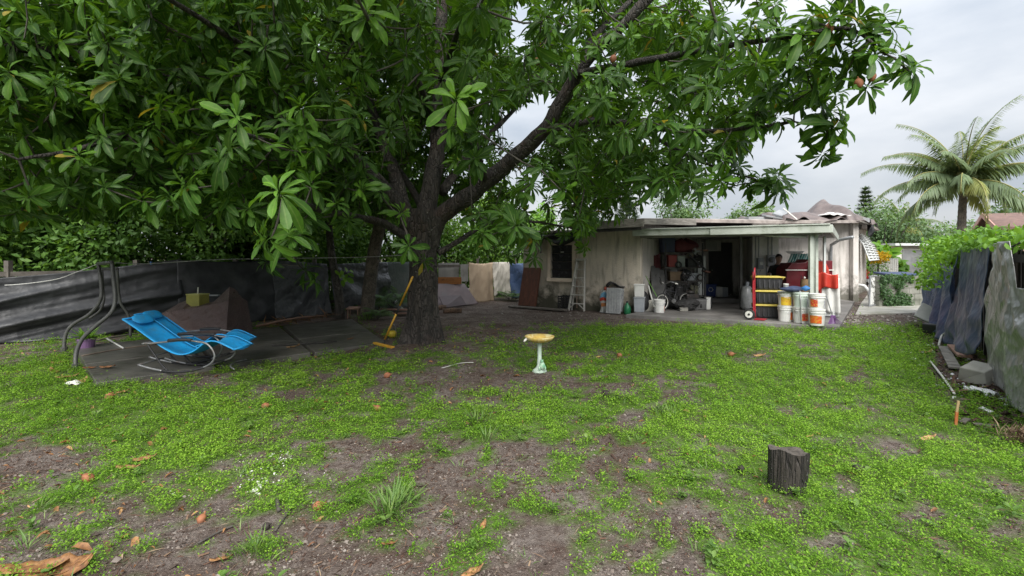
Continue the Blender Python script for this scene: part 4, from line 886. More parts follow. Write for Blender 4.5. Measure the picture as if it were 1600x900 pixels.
sheet('beige_curtain', 'plain beige cloth curtain hanging on the back fence', LF, .925, 1.02, lambda u: 1.42-.05*math.sin(u*3.1), lambda u: -.02+.0*u, curtain(11, .10), M_BEIGE, 60, 20, cat='curtain')
sheet('white_curtain', 'off-white cloth hanging between the beige curtain and the blue tarp', LF, 1.017, 1.085, lambda u: 1.42, lambda u: .12+.12*math.sin(u*5), curtain(8, .16), M_WHITEC, 50, 20, cat='curtain')
sheet('blue_tarp', 'blue tarp on the back fence beside the house corner', LF, 1.085, 1.24, lambda u: 1.36, lambda u: .05, lambda u, v: .05+.12*v+.07*math.sin(9*(u-v*.7))+.05*(F(u*5, v*5, 14)-.5), M_BLUET, 50, 24)
# ---- right boundary
RF0, RFd = Vector((5.15, 4.55)), Vector((6.55, 9.0))
def RF(t, off=0.0):
    p = RF0+RFd*t; n = Vector((-RFd.y, RFd.x)).normalized(); return p+n*off
rfence = thing('board_fence', 'dark timber fence behind the tarps along the right boundary', 'fence', (RF0.x, RF0.y, 0))
for i in range(9):
    p = RF(-.08+i*.14, -.09)-RF0; MB().box((p.x, p.y, .86), (.09, .09, 1.8)).build('post', M_POSTW, rfence)
for z in (.4, 1.0, 1.62):
    a, b = RF(-.1, -.05)-RF0, RF(1.06, -.05)-RF0; MB().bar((a.x, a.y, z), (b.x, b.y, z), .04, .10).build('rail', M_DARKWOOD, rfence)
for i in range(58):                                          # dark pickets
    p = RF(-.1+i*.02, -.12)-RF0; MB().box((p.x, p.y, .84), (.19, .018, 1.74+.05*random.random()), math.atan2(RFd.y, RFd.x)).build('picket', M_DARKWOOD, rfence)
def rid(x, y, sd, o=2): return 1-abs(2*F(x, y, sd, o)-1)*1.6
def crease(u, v, a, b, c, w=.05):                           # a sharp pulled fold along the line a*u+b*v = c
    return max(0, 1-abs(a*u+b*v-c)/w)
CR = [(math.cos(q_), math.sin(q_), random.uniform(.05, 1.0), random.uniform(.05, .15), random.uniform(.5, 1.4)) for q_ in [random.uniform(-.75, .6) for _ in range(20)]]
def silv(u, v):
    r1 = math.atan2(v+.02, u-.62); h = sum(k*crease(u, v, a, b, c, w) for a, b, c, w, k in CR)
    return .05+.07*v**2+.05*(1-abs(math.sin(r1*6+1)))*min(1, v*2.5)+.030*h+.05*(F(u*4+v*2, v*4, 16)-.5)
sheet('silver_tarp', 'large crumpled silver tarp covering the nearest stretch of the right fence', RF, -.10, .235, lambda u: 1.82 if u > .60 else 1.82-.52*min(1, (.60-u)/.05), lambda u: .02, silv, M_SILV, 120, 90)
def navy1(u, v): return .07+.12*v**1.5+.06*(1-abs(math.sin(u*7+v*3)))*(.3+v)+.05*math.sin(u*23+v*5)*(.2+.5*v)+.08*rid(u*4+v*3, v*4, 18)*v
sheet('navy_tarp', 'widest navy blue tarp next to the silver tarp on the right fence', RF, .24, .49, lambda u: 1.80-.04*u, lambda u: .03+.25*(1-u)**3, navy1, M_NAVY2, 60, 44)
sheet('navy_tarp', 'dark navy tarp bunched behind the white foam panel', RF, .495, .69, lambda u: 1.76-.35*math.sin(u*3.14)**2, lambda u: .05, lambda u, v: .08+.22*v+.11*math.sin(12*(u+v*.5))*v+.10*(F(u*5, v*5, 20)-.5), M_NAVY, 60, 40)
sheet('navy_tarp', 'farthest blue tarp under the vines near the ivy wall', RF, .69, 1.02, lambda u: 1.62, lambda u: .03, lambda u, v: .06+.18*v+.09*math.sin(16*(u-v*.3))*v+.10*(F(u*5, v*5, 22)-.5), tarp_mat('bright_navy_tarp', (.05, .085, .17), (.07, .11, .20), .5), 60, 36)
# ================================================================ foliage masses
def leaf_cloud(n, c, rad, fn=None, sz=.1, tpl=LEAF_OV, tmean=.45, shell=.55, tz=.3):
    u = rng.normal(0, 1, (n, 3)); u /= np.linalg.norm(u, axis=1, keepdims=True); r = (shell+(1-shell)*rng.random(n)**.6)
    lump = 1+.30*np.sin(u[:, 0]*5+c[0]*3)*np.sin(u[:, 2]*4+c[1])+.22*np.sin(u[:, 1]*7+c[0])*np.cos(u[:, 2]*6)
    p = np.array(c)+u*(r*lump)[:, None]*np.array(rad)
    d = rng.normal(0, 1, (n, 3))+u*.9; d[:, 2] -= .35
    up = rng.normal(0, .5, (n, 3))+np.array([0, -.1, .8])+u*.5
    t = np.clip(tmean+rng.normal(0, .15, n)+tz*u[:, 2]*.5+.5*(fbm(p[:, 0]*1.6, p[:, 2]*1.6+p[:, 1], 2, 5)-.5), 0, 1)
    s = sz*rng.uniform(.6, 1.3, n)
    return p, d, up, s, t
def merge(cl, tpl, loc):
    p, d, up, s, t = [np.concatenate([c[i] for c in cl]) for i in range(5)]
    return scatter(tpl, frames_from(d, up), p-np.array(loc), s, t)
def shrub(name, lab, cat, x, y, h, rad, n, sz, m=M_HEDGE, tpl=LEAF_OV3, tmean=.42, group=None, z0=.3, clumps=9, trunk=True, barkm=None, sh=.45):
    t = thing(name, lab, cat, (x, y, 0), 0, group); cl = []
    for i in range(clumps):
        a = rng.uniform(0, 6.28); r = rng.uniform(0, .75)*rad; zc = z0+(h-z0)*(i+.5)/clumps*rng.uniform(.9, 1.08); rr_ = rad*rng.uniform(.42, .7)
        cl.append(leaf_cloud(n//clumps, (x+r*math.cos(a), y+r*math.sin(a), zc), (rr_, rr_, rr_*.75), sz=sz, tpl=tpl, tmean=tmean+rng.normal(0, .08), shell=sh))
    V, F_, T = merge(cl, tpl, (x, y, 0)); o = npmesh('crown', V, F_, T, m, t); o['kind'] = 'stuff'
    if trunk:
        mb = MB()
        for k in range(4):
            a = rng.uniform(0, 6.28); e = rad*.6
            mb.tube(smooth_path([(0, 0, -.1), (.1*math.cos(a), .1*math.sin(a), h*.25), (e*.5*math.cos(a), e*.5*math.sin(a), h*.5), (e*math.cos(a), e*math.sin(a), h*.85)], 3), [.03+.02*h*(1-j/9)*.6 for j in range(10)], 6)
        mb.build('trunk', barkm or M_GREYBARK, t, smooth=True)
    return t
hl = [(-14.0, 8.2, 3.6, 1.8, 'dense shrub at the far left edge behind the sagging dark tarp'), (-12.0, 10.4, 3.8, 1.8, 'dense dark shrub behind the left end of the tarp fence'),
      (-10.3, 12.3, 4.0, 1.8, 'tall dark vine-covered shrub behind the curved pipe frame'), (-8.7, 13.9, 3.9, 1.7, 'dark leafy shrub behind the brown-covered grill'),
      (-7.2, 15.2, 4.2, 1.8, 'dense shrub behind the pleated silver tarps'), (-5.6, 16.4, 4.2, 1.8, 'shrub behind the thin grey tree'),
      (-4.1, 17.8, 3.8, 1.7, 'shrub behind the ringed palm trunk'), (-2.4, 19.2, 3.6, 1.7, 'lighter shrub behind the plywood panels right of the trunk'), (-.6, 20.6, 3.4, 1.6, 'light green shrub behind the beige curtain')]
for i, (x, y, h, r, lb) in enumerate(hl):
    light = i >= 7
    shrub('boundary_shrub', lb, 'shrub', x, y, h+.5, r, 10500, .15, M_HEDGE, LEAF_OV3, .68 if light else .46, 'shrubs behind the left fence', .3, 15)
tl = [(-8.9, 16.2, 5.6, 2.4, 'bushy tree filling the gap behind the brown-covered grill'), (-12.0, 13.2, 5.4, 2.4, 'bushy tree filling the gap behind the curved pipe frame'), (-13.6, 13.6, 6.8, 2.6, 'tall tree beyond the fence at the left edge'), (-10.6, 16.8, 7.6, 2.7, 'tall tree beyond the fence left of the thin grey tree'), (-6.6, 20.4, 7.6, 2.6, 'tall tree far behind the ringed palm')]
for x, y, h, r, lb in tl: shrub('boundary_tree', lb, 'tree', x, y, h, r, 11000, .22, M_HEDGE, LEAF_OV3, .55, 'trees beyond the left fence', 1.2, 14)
# vines over the right fence
def vine(lab, t0, t1, z0, z1, n, sz, off, tm=.55, hang=()):
    t = thing('vine', lab, 'vine', (RF(t0).x, RF(t0).y, 0), 0, 'vines over the right fence'); P = []
    tt = rng.uniform(t0, t1, n); zz = z0+(z1-z0)*rng.random(n); q_ = np.array([tuple(RF(a, 0)) for a in tt]); nrm = np.array((-RFd.y, RFd.x))/RFd.length
    of = rng.normal(off, .15, n); lum = fbm(tt*22, zz*2.2, 3, 71); k = lum > .40
    p = np.stack([q_[:, 0]+nrm[0]*of, q_[:, 1]+nrm[1]*of, zz+.25*(fbm(tt*30, zz*0, 2, 72)-.5)], 1)[k]
    for (ht, za, zb, m_) in hang:
        a = rng.normal(ht, .018, m_); z_ = rng.uniform(za, zb, m_); qq = np.array([tuple(RF(b, 0)) for b in a]); o2 = rng.normal(.42, .10, m_)
        p = np.concatenate([p, np.stack([qq[:, 0]+nrm[0]*o2, qq[:, 1]+nrm[1]*o2, z_], 1)])
    n = len(p); d = rng.normal(0, 1, (n, 3)); d[:, 2] -= .5; up = rng.normal(0, .45, (n, 3))+np.array([nrm[0]*.3, nrm[1]*.3, .9])
    ti = np.clip(tm+rng.normal(0, .17, n)+.5*(fbm(p[:, 0]*2, p[:, 2]*3, 2, 73)-.5), 0, 1)
    V, F_, T = scatter(LEAF_OV, frames_from(d, up), p-np.array((RF(t0).x, RF(t0).y, 0)), sz*rng.uniform(.6, 1.3, n), ti)
    npmesh('foliage', V, F_, T, M_VINE, t)['kind'] = 'stuff'
    a, b = RF(t0)-RF(t0), RF(t1)-RF(t0); MB().tube(smooth_path([(a.x, a.y, z0), (b.x*.3, b.y*.3, (z0+z1)/2+.1), (b.x*.7, b.y*.7, (z0+z1)/2-.1), (b.x, b.y, z1-.2)], 4), .012, 5).build('stem', M_TWIG, t)
    return t
vine('bright green vine spilling along the top of the silver tarp at the right edge', -.10, .28, 1.78, 1.97, 950, .095, -.05)
vine('bright vine heaped on the fence top over the widest navy tarp', .28, .50, 1.74, 2.07, 1300, .085, -.02, .62, ((.47, 1.2, 1.7, 120),))
vine('tall bright vine mound with trailing shoots over the farthest blue tarp', .50, 1.02, 1.52, 2.03, 3000, .10, -.02, .66, ((.60, 1.0, 1.6, 160), (.72, .9, 1.5, 120)))
# ================================================================ beyond the yard
def pinna_palm(name, lab, x, y, h, L, nf, lean=(0, 0), m=M_FROND, tr=.17, sz=1.0, seed=0, barkm=None, rings=True, tone=.45):
    t = thing(name, lab, 'palm', (x, y, 0)); rs = np.random.default_rng(seed)
    top_ = Vector((lean[0], lean[1], h)); pts = [Vector((0, 0, -.1)), Vector((lean[0]*.15, lean[1]*.15, h*.35)), Vector((lean[0]*.5, lean[1]*.5, h*.7)), top_]
    P = smooth_path(pts, 14); mb = MB(); mb.tube(P, [tr*(1.25-.45*i/(len(P)-1))*(1+(.06 if rings and i % 2 else 0)) for i in range(len(P))], 12); mb.build('trunk', barkm or M_PALMBARK, t, smooth=False)
    for i in range(nf):
        az = i*2.39996+rs.normal(0, .15); f = i/nf; el = 1.45-1.8*f+rs.normal(0, .1); l_ = L*rs.uniform(.85, 1.1)
        h0 = Vector((math.cos(az), math.sin(az), 0)); path = []; p = top_.copy(); e = el
        for k in range(13):
            path.append(p.copy()); p = p+(h0*math.cos(e)+Vector((0, 0, 1))*math.sin(e))*(l_/12); e -= .045+.012*k*(.7+.5*f)
        fr = MB(); fr.tube(path, [.035*sz*(1-.8*k/12) for k in range(13)], 5); st = fr.build('frond', pm('palm_rachis', (.30, .28, .10), (.2, .2, .07), 4, .6), t, smooth=True)
        pos_, d_, u_, s_, t_ = [], [], [], [], []
        for k in range(85):
            g_ = .12+.87*k/85; j = min(11, int(g_*12)); q_ = path[j].lerp(path[j+1], g_*12-j); tg = (path[j+1]-path[j]).normalized()
            side = h0.cross(Vector((0, 0, 1))).normalized()
            for sg in (-1, 1):
                dd = (tg*.55+side*sg*.8+Vector((0, 0, -.42-.25*f))).normalized()
                pos_.append(tuple(q_)); d_.append(tuple(dd+Vector(rs.normal(0, .07, 3)))); u_.append((0, 0, 1)); s_.append(L*.22*math.sin(min(1, .2+g_*1.1)*2.6+.25)*rs.uniform(.85, 1.1)+.06); t_.append(np.clip(tone-.1*f+rs.normal(0, .08)+(.5 if i >= nf-2 else 0), 0, 1))
        V, F_, T = scatter(leaf_tpl([0, .35, 1], [0, .055, 0], .3, .35), frames_from(np.array(d_), np.array(u_, float)), np.array(pos_), np.array(s_), np.array(t_))
        npmesh('leaflets', V, F_, T, m, st)
    return t
c = D(1506, 275, 21)
pinna_palm('coconut_palm', 'coconut palm with arching fronds beyond the right fence', c.x-.15, 21, c.z-.2, 3.6, 30, (.15, 0), tr=.15, seed=3)
c = D(1408, 352, 36); pinna_palm('coconut_palm', 'small distant palm left of the big coconut palm', c.x, 36, c.z, 2.8, 16, (.2, 0), tr=.18, seed=5, sz=.8)
# ringed palm and thin tree inside the yard, by the left fence
a = G(572, 497); pinna_palm('palm_tree', 'leaning palm with ringed grey trunk behind the big tree', a.x, a.y, 5.6, 2.6, 13, (1.6, .3), m=M_FERN, tr=.145, seed=9, tone=.4)
a = G(532, 498); t = thing('thin_tree', 'thin grey-stemmed young tree standing at the pad edge before the silver tarps', 'tree', (a.x, a.y, 0))
MB().tube(smooth_path([(0, 0, -.05), (-.06, 0, .8), (-.25, .05, 1.7), (-.38, .1, 3.0), (-.45, .2, 4.2)], 4), [.13-.004*i for i in range(17)], 9).build('trunk', M_GREYBARK, t, smooth=True)
cl = [leaf_cloud(260, (a.x-.4+.5*math.cos(k*2), a.y+.4*math.sin(k*2), 3.0+.35*k), (.6, .6, .45), sz=.2, tmean=.4) for k in range(5)]
V, F_, T = merge(cl, LEAF_MID, (a.x, a.y, 0)); npmesh('crown', V, F_, T, M_LEAF, t)['kind'] = 'stuff'
V, F_, T = merge([leaf_cloud(14, (a.x+.14, a.y-.1, 1.15), (.12, .12, .16), sz=.24, tmean=.85)], LEAF_OV, (a.x, a.y, 0)); npmesh('sprout', V, F_, T, M_VINE, t)['kind'] = 'stuff'
# parlour palm / fern clump beside the trunk
def fern(name, lab, x, y, n, L, h, m=M_FERN, cat='plant', tone=.5):
    t = thing(name, lab, cat, (x, y, g1(x, y)))
    pos_, d_, u_, s_, t_ = [], [], [], [], []; mb = MB()
    for i in range(n):
        az = i*2.4+random.uniform(-.3, .3); e = random.uniform(.9, 1.4); p = Vector((0, 0, random.uniform(0, h*.5))); hd = Vector((math.cos(az), math.sin(az), 0)); path = []
        for k in range(9):
            path.append(p.copy()); p = p+(hd*math.cos(e)+Vector((0, 0, math.sin(e))))*L/8; e -= .2
        mb.tube(path, .006, 4, cap=False); side = hd.cross(Vector((0, 0, 1)))
        for k in range(18):
            g_ = .25+.74*k/18; j = min(7, int(g_*8)); q_ = path[j].lerp(path[j+1], g_*8-j); tg = (path[j+1]-path[j]).normalized()
            for sg in (-1, 1): pos_.append(tuple(q_)); d_.append(tuple(tg*.6+side*sg+Vector((0, 0, -.2)))); u_.append((0, 0, 1)); s_.append(L*.34*math.sin(.4+2.3*g_)); t_.append(np.clip(tone+random.gauss(0, .15), 0, 1))
    mb.build('stems', M_TWIG, t)
    V, F_, T = scatter(leaf_tpl([0, .4, 1], [0, .06, 0], .3, .3), frames_from(np.array(d_), np.array(u_, float)), np.array(pos_), np.array(s_), np.array(t_)); npmesh('foliage', V, F_, T, m, t)['kind'] = 'stuff'
    return t
a = G(612, 488); fern('parlour_palm', 'small feathery palm between the ringed palm and the big trunk', a.x, a.y, 16, 1.0, .6)
a = G(590, 500); fern('fern', 'low fern at the foot of the ringed palm', a.x, a.y, 12, .5, .1, tone=.6)
a = G(795, 470); fern('fern', 'weedy fern below the white curtain by the house corner', a.x, a.y, 12, .6, .1, tone=.6)
# distant trees
shrub('distant_tree', 'pale green tree far behind the middle of the house roof', 'tree', 13.2, 38, 6.2, 2.6, 5000, .26, M_FAR, LEAF_OV3, .40, 'trees behind the house', 2.0, 12)
shrub('distant_tree', 'round bright green tree behind the left end of the brown roof tarp', 'tree', 17.9, 36, 5.0, 1.9, 4200, .24, M_FAR, LEAF_OV3, .62, 'trees behind the house', 2.0, 12)
shrub('distant_tree', 'small bright tree behind the roof beside the brown tarp', 'tree', 20.8, 40, 5.0, 1.7, 3200, .24, M_FAR, LEAF_OV3, .58, 'trees behind the house', 2.0, 10)
shrub('distant_tree', 'yellow-green bush behind the lean-to roof', 'tree', 1.8, 27, 4.0, 1.6, 3500, .2, M_VINE, LEAF_OV3, .5, 'trees behind the house', 1.5, 9)
shrub('distant_tree', 'dark dense tree in the gap beyond the side of the house', 'tree', 25.8, 34, 4.6, 2.5, 5500, .24, M_FAR, LEAF_OV3, .30, 'trees beyond the side path', 1.0, 12)
shrub('distant_tree', 'dark green tree behind the white garden gate', 'tree', 31.0, 38, 4.4, 2.8, 5500, .26, M_FAR, LEAF_OV3, .35, 'trees beyond the side path', 1.0, 12)
shrub('distant_tree', 'tree mass behind the vine mound on the right', 'tree', 26.5, 28, 3.2, 2.0, 4500, .2, M_FAR, LEAF_OV3, .45, 'trees beyond the side path', .8, 10)
shrub('distant_tree', 'feathery dark trees at the right edge behind the palm', 'tree', 32, 30, 5.2, 2.6, 5500, .24, M_FAR, LEAF_OV3, .2, 'trees beyond the side path', 1.5, 12)
shrub('banana_clump', 'bright broad-leaved plant beside the end of the house wall', 'plant', 21.3, 27.8, 1.9, .9, 260, .6, M_VINE, LEAF_OV, .5, None, .6, 6)
def conifer(lab, x, y, h, r):
    t = thing('norfolk_pine', lab, 'pine', (x, y, 0)); MB().tube([(0, 0, -.1), (0, 0, h*.6), (0, 0, h)], [.22, .13, .02], 7).build('trunk', M_GREYBARK, t)
    n = 3800; f = rng.random(n)**.75; tier = np.round(f*16)/16; a = rng.integers(0, 7, n)*.9+tier*21; q_ = rng.random(n)**.6; rad = r*(1-tier)*q_*1.05+.05
    p = np.stack([rad*np.cos(a)+rng.normal(0, .05, n), rad*np.sin(a)+rng.normal(0, .05, n), h*(.18+.82*tier)+.28*rad+rng.normal(0, .05, n)], 1)
    d = np.stack([np.cos(a+rng.normal(0, .6, n)), np.sin(a+rng.normal(0, .6, n)), rng.uniform(.2, .9, n)], 1)
    V, F_, T = scatter(leaf_tpl([0, .4, 1], [0, .10, 0], .2, .1), frames_from(d, np.tile([0, 0, 1.], (n, 1))), p, rng.uniform(.3, .55, n), np.clip(rng.normal(.5, .2, n), 0, 1))
    npmesh('crown', V, F_, T, M_PINE, t)['kind'] = 'stuff'
conifer('pointed pine behind the left part of the house roof', 9.2, 39, 6.4, 2.0)
conifer('slender dark pine behind the right corner of the roof', 36, 49.5, 8.4, 1.8)
# neighbour house
nb = thing('neighbour_house', 'neighbouring house with brown shingle gable roof and pink trim', 'house', (0, 0, 0))
M_PINK = pm('pink_trim', (.62, .36, .30), (.52, .30, .26), 3, .7); M_SHING = pm('brown_shingle', (.20, .125, .105), (.14, .09, .078), 5, .85, .5, 30)
P = Vector((23.24, 24.0)); gd = Vector((.563, .827)); rd = Vector((.827, -.563)); ZR = 3.73; ZE = 2.95
def nbp(a, b, z): q_ = P+gd*a+rd*b; return (q_.x, q_.y, z)
MB().prism([nbp(-2.2, .3, 0)[:2], nbp(-2.2, 9, 0)[:2], nbp(2.2, 9, 0)[:2], nbp(2.2, .3, 0)[:2]], -.1, 2.9).build('wall', M_PINK, nb)
roofslab('roof', [nbp(-2.6, 0, ZE), nbp(-2.6, 9.6, ZE), nbp(-.003, 9.6, ZR), nbp(-.003, 0, ZR)], .12, M_SHING, nb)
roofslab('roof', [nbp(.003, 0, ZR), nbp(.003, 9.6, ZR), nbp(2.6, 9.6, ZE), nbp(2.6, 0, ZE)], .12, M_SHING, nb)
MB().add([nbp(-2.2, .3, 2.905), nbp(2.2, .3, 2.905), nbp(0, .3, ZR-.14), nbp(-2.2, .5, 2.905), nbp(2.2, .5, 2.905), nbp(0, .5, ZR-.14)], [(0, 2, 1), (3, 4, 5), (0, 3, 5, 2), (1, 2, 5, 4), (0, 1, 4, 3)]).build('gable', pm('dark_gable', (.20, .12, .10), None, 3, .8), nb)
for a in (-1, 1): MB().bar(nbp(a*2.62, -.03, ZE-.07), nbp(a*.02, -.03, ZR-.07), .05, .22).build('bargeboard', M_PINK, nb)
# ivy wall, bin, gate, white fence, garage, car in the side passage
M_IVYW = pm('mossy_block_wall', (.22, .22, .19), (.10, .11, .08), 2.2, .9, .6, 30, dirt=(.32, .31, .28), dscale=1.4)
a, b = G(1374, 480), G(1452, 478)
iw = thing('ivy_wall', 'low block wall overgrown with dark ivy at the end of the yard', 'wall', (a.x, a.y, 0))
L_ = (b-a).length; H_ = 1.02
for r_ in range(5):
    for k in range(int(L_/.4)+1):
        x0 = k*.4-(.2 if r_ % 2 else 0); x1 = min(L_, x0+.39); x0 = max(0, x0)
        if x1-x0 > .05: MB().box(((x0+x1)/2, .1, .1+r_*.2), (x1-x0, .2, .19), 0).build('block', M_IVYW, iw, bevel=.008)
n = 2600; p = np.stack([rng.uniform(0, L_*.62, n), rng.normal(-.06, .05, n), rng.uniform(0, 1.05, n)], 1); k = fbm(p[:, 0]*2.2, p[:, 2]*2.2, 3, 93) > .43; p = p[k]; n = len(p)
V, F_, T = scatter(LEAF_OV, frames_from(rng.normal(0, 1, (n, 3))+np.array([0, 0, -.6]), rng.normal(0, .3, (n, 3))+np.array([0, -1., .3])), p, rng.uniform(.04, .10, n), np.clip(rng.normal(.18, .15, n), 0, 1)); npmesh('ivy', V, F_, T, M_FERN, iw)['kind'] = 'stuff'
iw.rotation_euler = (0, 0, math.atan2(b.y-a.y, b.x-a.x))
M_BINB = pm('navy_bin_plastic', (.035, .055, .14), (.025, .04, .10), 4, .4, .1)
t = thing('wheelie_bin', 'navy blue plastic bin behind the ivy wall', 'bin', (13.6, 17.2, 0))
MB().box((0, 0, .5), (1.0, .7, .95), 0, taper=.85).build('body', M_BINB, t, bevel=.02); MB().box((0, -.02, 1.02), (1.12, .8, .07), 0, R(4)).build('lid', M_BINB, t, bevel=.02)
for s in (-.4, .4): MB().tube([(s-.03, .36, .12), (s+.03, .36, .12)], .11, 12).build('wheel', M_WIRE, t)
gate = thing('chain_gate', 'open metal gate leaning at the side path with peeling white mesh panel', 'gate', tuple(G(1358, 481)))
ga = Vector((0, 0, 0)); gb = G(1376, 478)-G(1358, 481)
for e_ in (ga, gb): MB().tube([(e_.x, e_.y, 0), (e_.x+.04, e_.y, 1.02)], .025, 8).build('upright', M_GREYM, gate)
for z in (.06, 1.0): MB().tube([(ga.x, ga.y, z), (gb.x, gb.y, z)], .02, 6).build('rail', M_GREYM, gate)
M_PEEL = pm('peeling_white', (.66, .66, .64), (.12, .12, .11), 9, .7, .4, 30, lo=.5, hi=.56)
MB().bar(ga+Vector((0, .02, .53)), gb+Vector((0, .02, .53)), .01, .88).build('mesh_panel', M_PEEL, gate)
wf = thing('picket_fence', 'white picket fence across the end of the side path', 'fence', tuple(D(1360, 0, 25).xy)+(0,))
n = 15; x1 = D(1402, 0, 25).x-D(1360, 0, 25).x
for i in range(n): MB().box((x1*i/(n-1), 0, .78), (.075, .03, 1.5)).build('picket', M_SHELL, wf)
for z in (.3, 1.25): MB().box((x1/2, .035, z), (x1, .03, .09)).build('rail', M_SHELL, wf)
a = D(1372, 403, 24.4); t = thing('flower_bush', 'round bush of yellow flowers in front of the white picket fence', 'bush', (a.x, 24.4, 0))
V, F_, T = merge([leaf_cloud(500, (a.x, 24.4, 1.62), (.42, .42, .28), sz=.13, tmean=.5)], LEAF_OV, (a.x, 24.4, 0)); npmesh('blossom', V, F_, T, leafmat('yellow_petal', (.6, .38, .02), (.75, .50, .02), (.8, .62, .08), .6, .3, (1, 1, .6)), t)['kind'] = 'stuff'
V, F_, T = merge([leaf_cloud(400, (a.x, 24.4, .9), (.5, .4, .6), sz=.12, tmean=.4)], LEAF_OV, (a.x, 24.4, 0)); npmesh('foliage', V, F_, T, M_VINE, t)['kind'] = 'stuff'
MB().tube([(0, 0, -.1), (0, 0, 1.5)], .05, 7).build('stem', M_TWIG, t)
gr = thing('white_garage', 'small white outbuilding with flat roof beyond the vines', 'shed', (D(1396, 0, 29).x, 29, 0))
MB().prism([(0, 0), (2.7, 0), (2.7, 3), (0, 3)], -.1, 2.25).build('wall', M_SHELL, gr); MB().box((1.35, 1.4, 2.33), (3.1, 3.6, .14)).build('roof', M_ALUW, gr); MB().box((1.4, -.03, 1.05), (1.8, .05, 1.9)).build('door', M_GREYM, gr)
car = thing('parked_car', 'red car glimpsed beyond the side of the house', 'car', (21.4, 29.0, 0), R(51))
M_RED = pm('red_car_paint', (.45, .03, .03), (.40, .025, .025), 2, .25, 0, coat=.5)
mb = MB(); prof = [(-2.1, .35), (-2.15, .75), (-1.6, .92), (-1.0, 1.38), (.5, 1.40), (1.15, .98), (2.0, .82), (2.1, .4)]
def body(mb, w):
    n = len(prof); vs = [(x, -w, z) for x, z in prof]+[(x, w, z) for x, z in prof]; mb.add(vs, [tuple(range(n)), tuple(reversed(range(n, 2*n)))]+[(n+i, n+(i+1) % n, (i+1) % n, i) for i in range(n)])
body(mb, .85); mb.build('body', M_RED, car, bevel=.06)
for s in (-1, 1): MB().add([(-.95, s*.853, .98), (.95, s*.853, .98), (.45, s*.853, 1.33), (-.85, s*.853, 1.33)], [(0, 1, 2, 3)]).build('side_window', M_GLASSD, car, solid=.004)
MB().add([(-1.56, -.7, .96), (-1.56, .7, .96), (-1.05, .65, 1.36), (-1.05, -.65, 1.36)], [(0, 1, 2, 3)]).build('rear_window', M_GLASSD, car, solid=.02)
for x_ in (-1.3, 1.3):
    for s in (-1, 1):
        w = MB().tube([(x_, s*.70, .32), (x_, s*.88, .32)], .32, 18).build('wheel', M_WIRE, car); MB().tube([(x_, s*.8, .32), (x_, s*.887, .32)], .19, 12).build('rim', M_GREYM, w)
# ================================================================ left: patio things
def local_to(mb, o):
    mb.v = [tuple(Vector(v)-Vector(o)) for v in mb.v]; return mb
M_PIPE = pm('grey_green_pipe', (.115, .115, .11), (.07, .07, .068), 6, .5, .2, 30, metal=.2)
b1 = G(104, 548)
pf = thing('pipe_frame', 'tall S-curved grey pipe frame standing at the left edge of the patio', 'frame', tuple(b1))
def S(pts, Y0, Y1):
    n = len(pts); return smooth_path([D(60+x*.2667, 380+y*.2667, Y0+(Y1-Y0)*i/(n-1)) for i, (x, y) in enumerate(pts)], 5)
pa = S([(150, 628), (158, 540), (200, 478), (300, 415), (362, 335), (368, 240), (350, 120)], 8.5, 8.7)
pb = S([(218, 730), (222, 640), (262, 555), (345, 478), (425, 408), (450, 335), (443, 230), (431, 112)], 7.25, 7.6)
pc = S([(372, 150), (378, 260), (384, 330), (360, 395), (300, 440)], 8.9, 8.9)
pd = S([(462, 150), (468, 260), (482, 350), (515, 400), (535, 450), (540, 545)], 8.1, 8.3)
for P in (pa, pb): local_to(MB().tube(P, .029, 9), b1).build('upright', M_PIPE, pf, smooth=True)
for P in (pc, pd): local_to(MB().tube(P, .02, 8), b1).build('rear_upright', M_PIPE, pf, smooth=True)
local_to(MB().tube([pa[-1], pb[-1]], .029, 9), b1).build('top_bar', M_PIPE, pf, smooth=True)
local_to(MB().tube([pc[0], pd[0]], .024, 8), b1).build('rear_bar', M_PIPE, pf, smooth=True)
for P in (pa, pb): local_to(MB().tube([P[0]+Vector((0, 0, -.1)), P[0]+Vector((0, 0, .06))], .05, 9), b1).build('foot', M_PIPE, pf)
M_ROPE = pm('white_rope', (.55, .55, .52), (.42, .42, .4), 20, .8)
rp = [pb[-1]+Vector((0, 0, .0)), D(230, 412, 8.3), D(330, 406, 9.2), D(420, 404, 10.2), D(560, 402, 12.0), D(640, 398, 9.2)]
cl_ = thing('clothesline', 'thin white clothesline strung from the pipe frame to the big tree', 'rope', tuple(rp[0]))
local_to(MB().tube(smooth_path(rp, 4), .0065, 5), rp[0]).build('line', M_ROPE, cl_)
p = D(236, 411, 8.4); local_to(MB().box(p, (.02, .03, .05)), rp[0]).build('clothes_peg', pm('blue_peg', (.12, .25, .6)), cl_)
rp2 = [pa[-1], D(120, 425, 8.8), D(80, 438, 9.0), D(0, 446, 9.3), D(-60, 440, 9.4)]
tag(MB().tube(smooth_path(rp2, 4), .007, 5).build('tie_rope', M_ROPE), 'sagging rope running left from the pipe frame along the tarp top', 'rope')
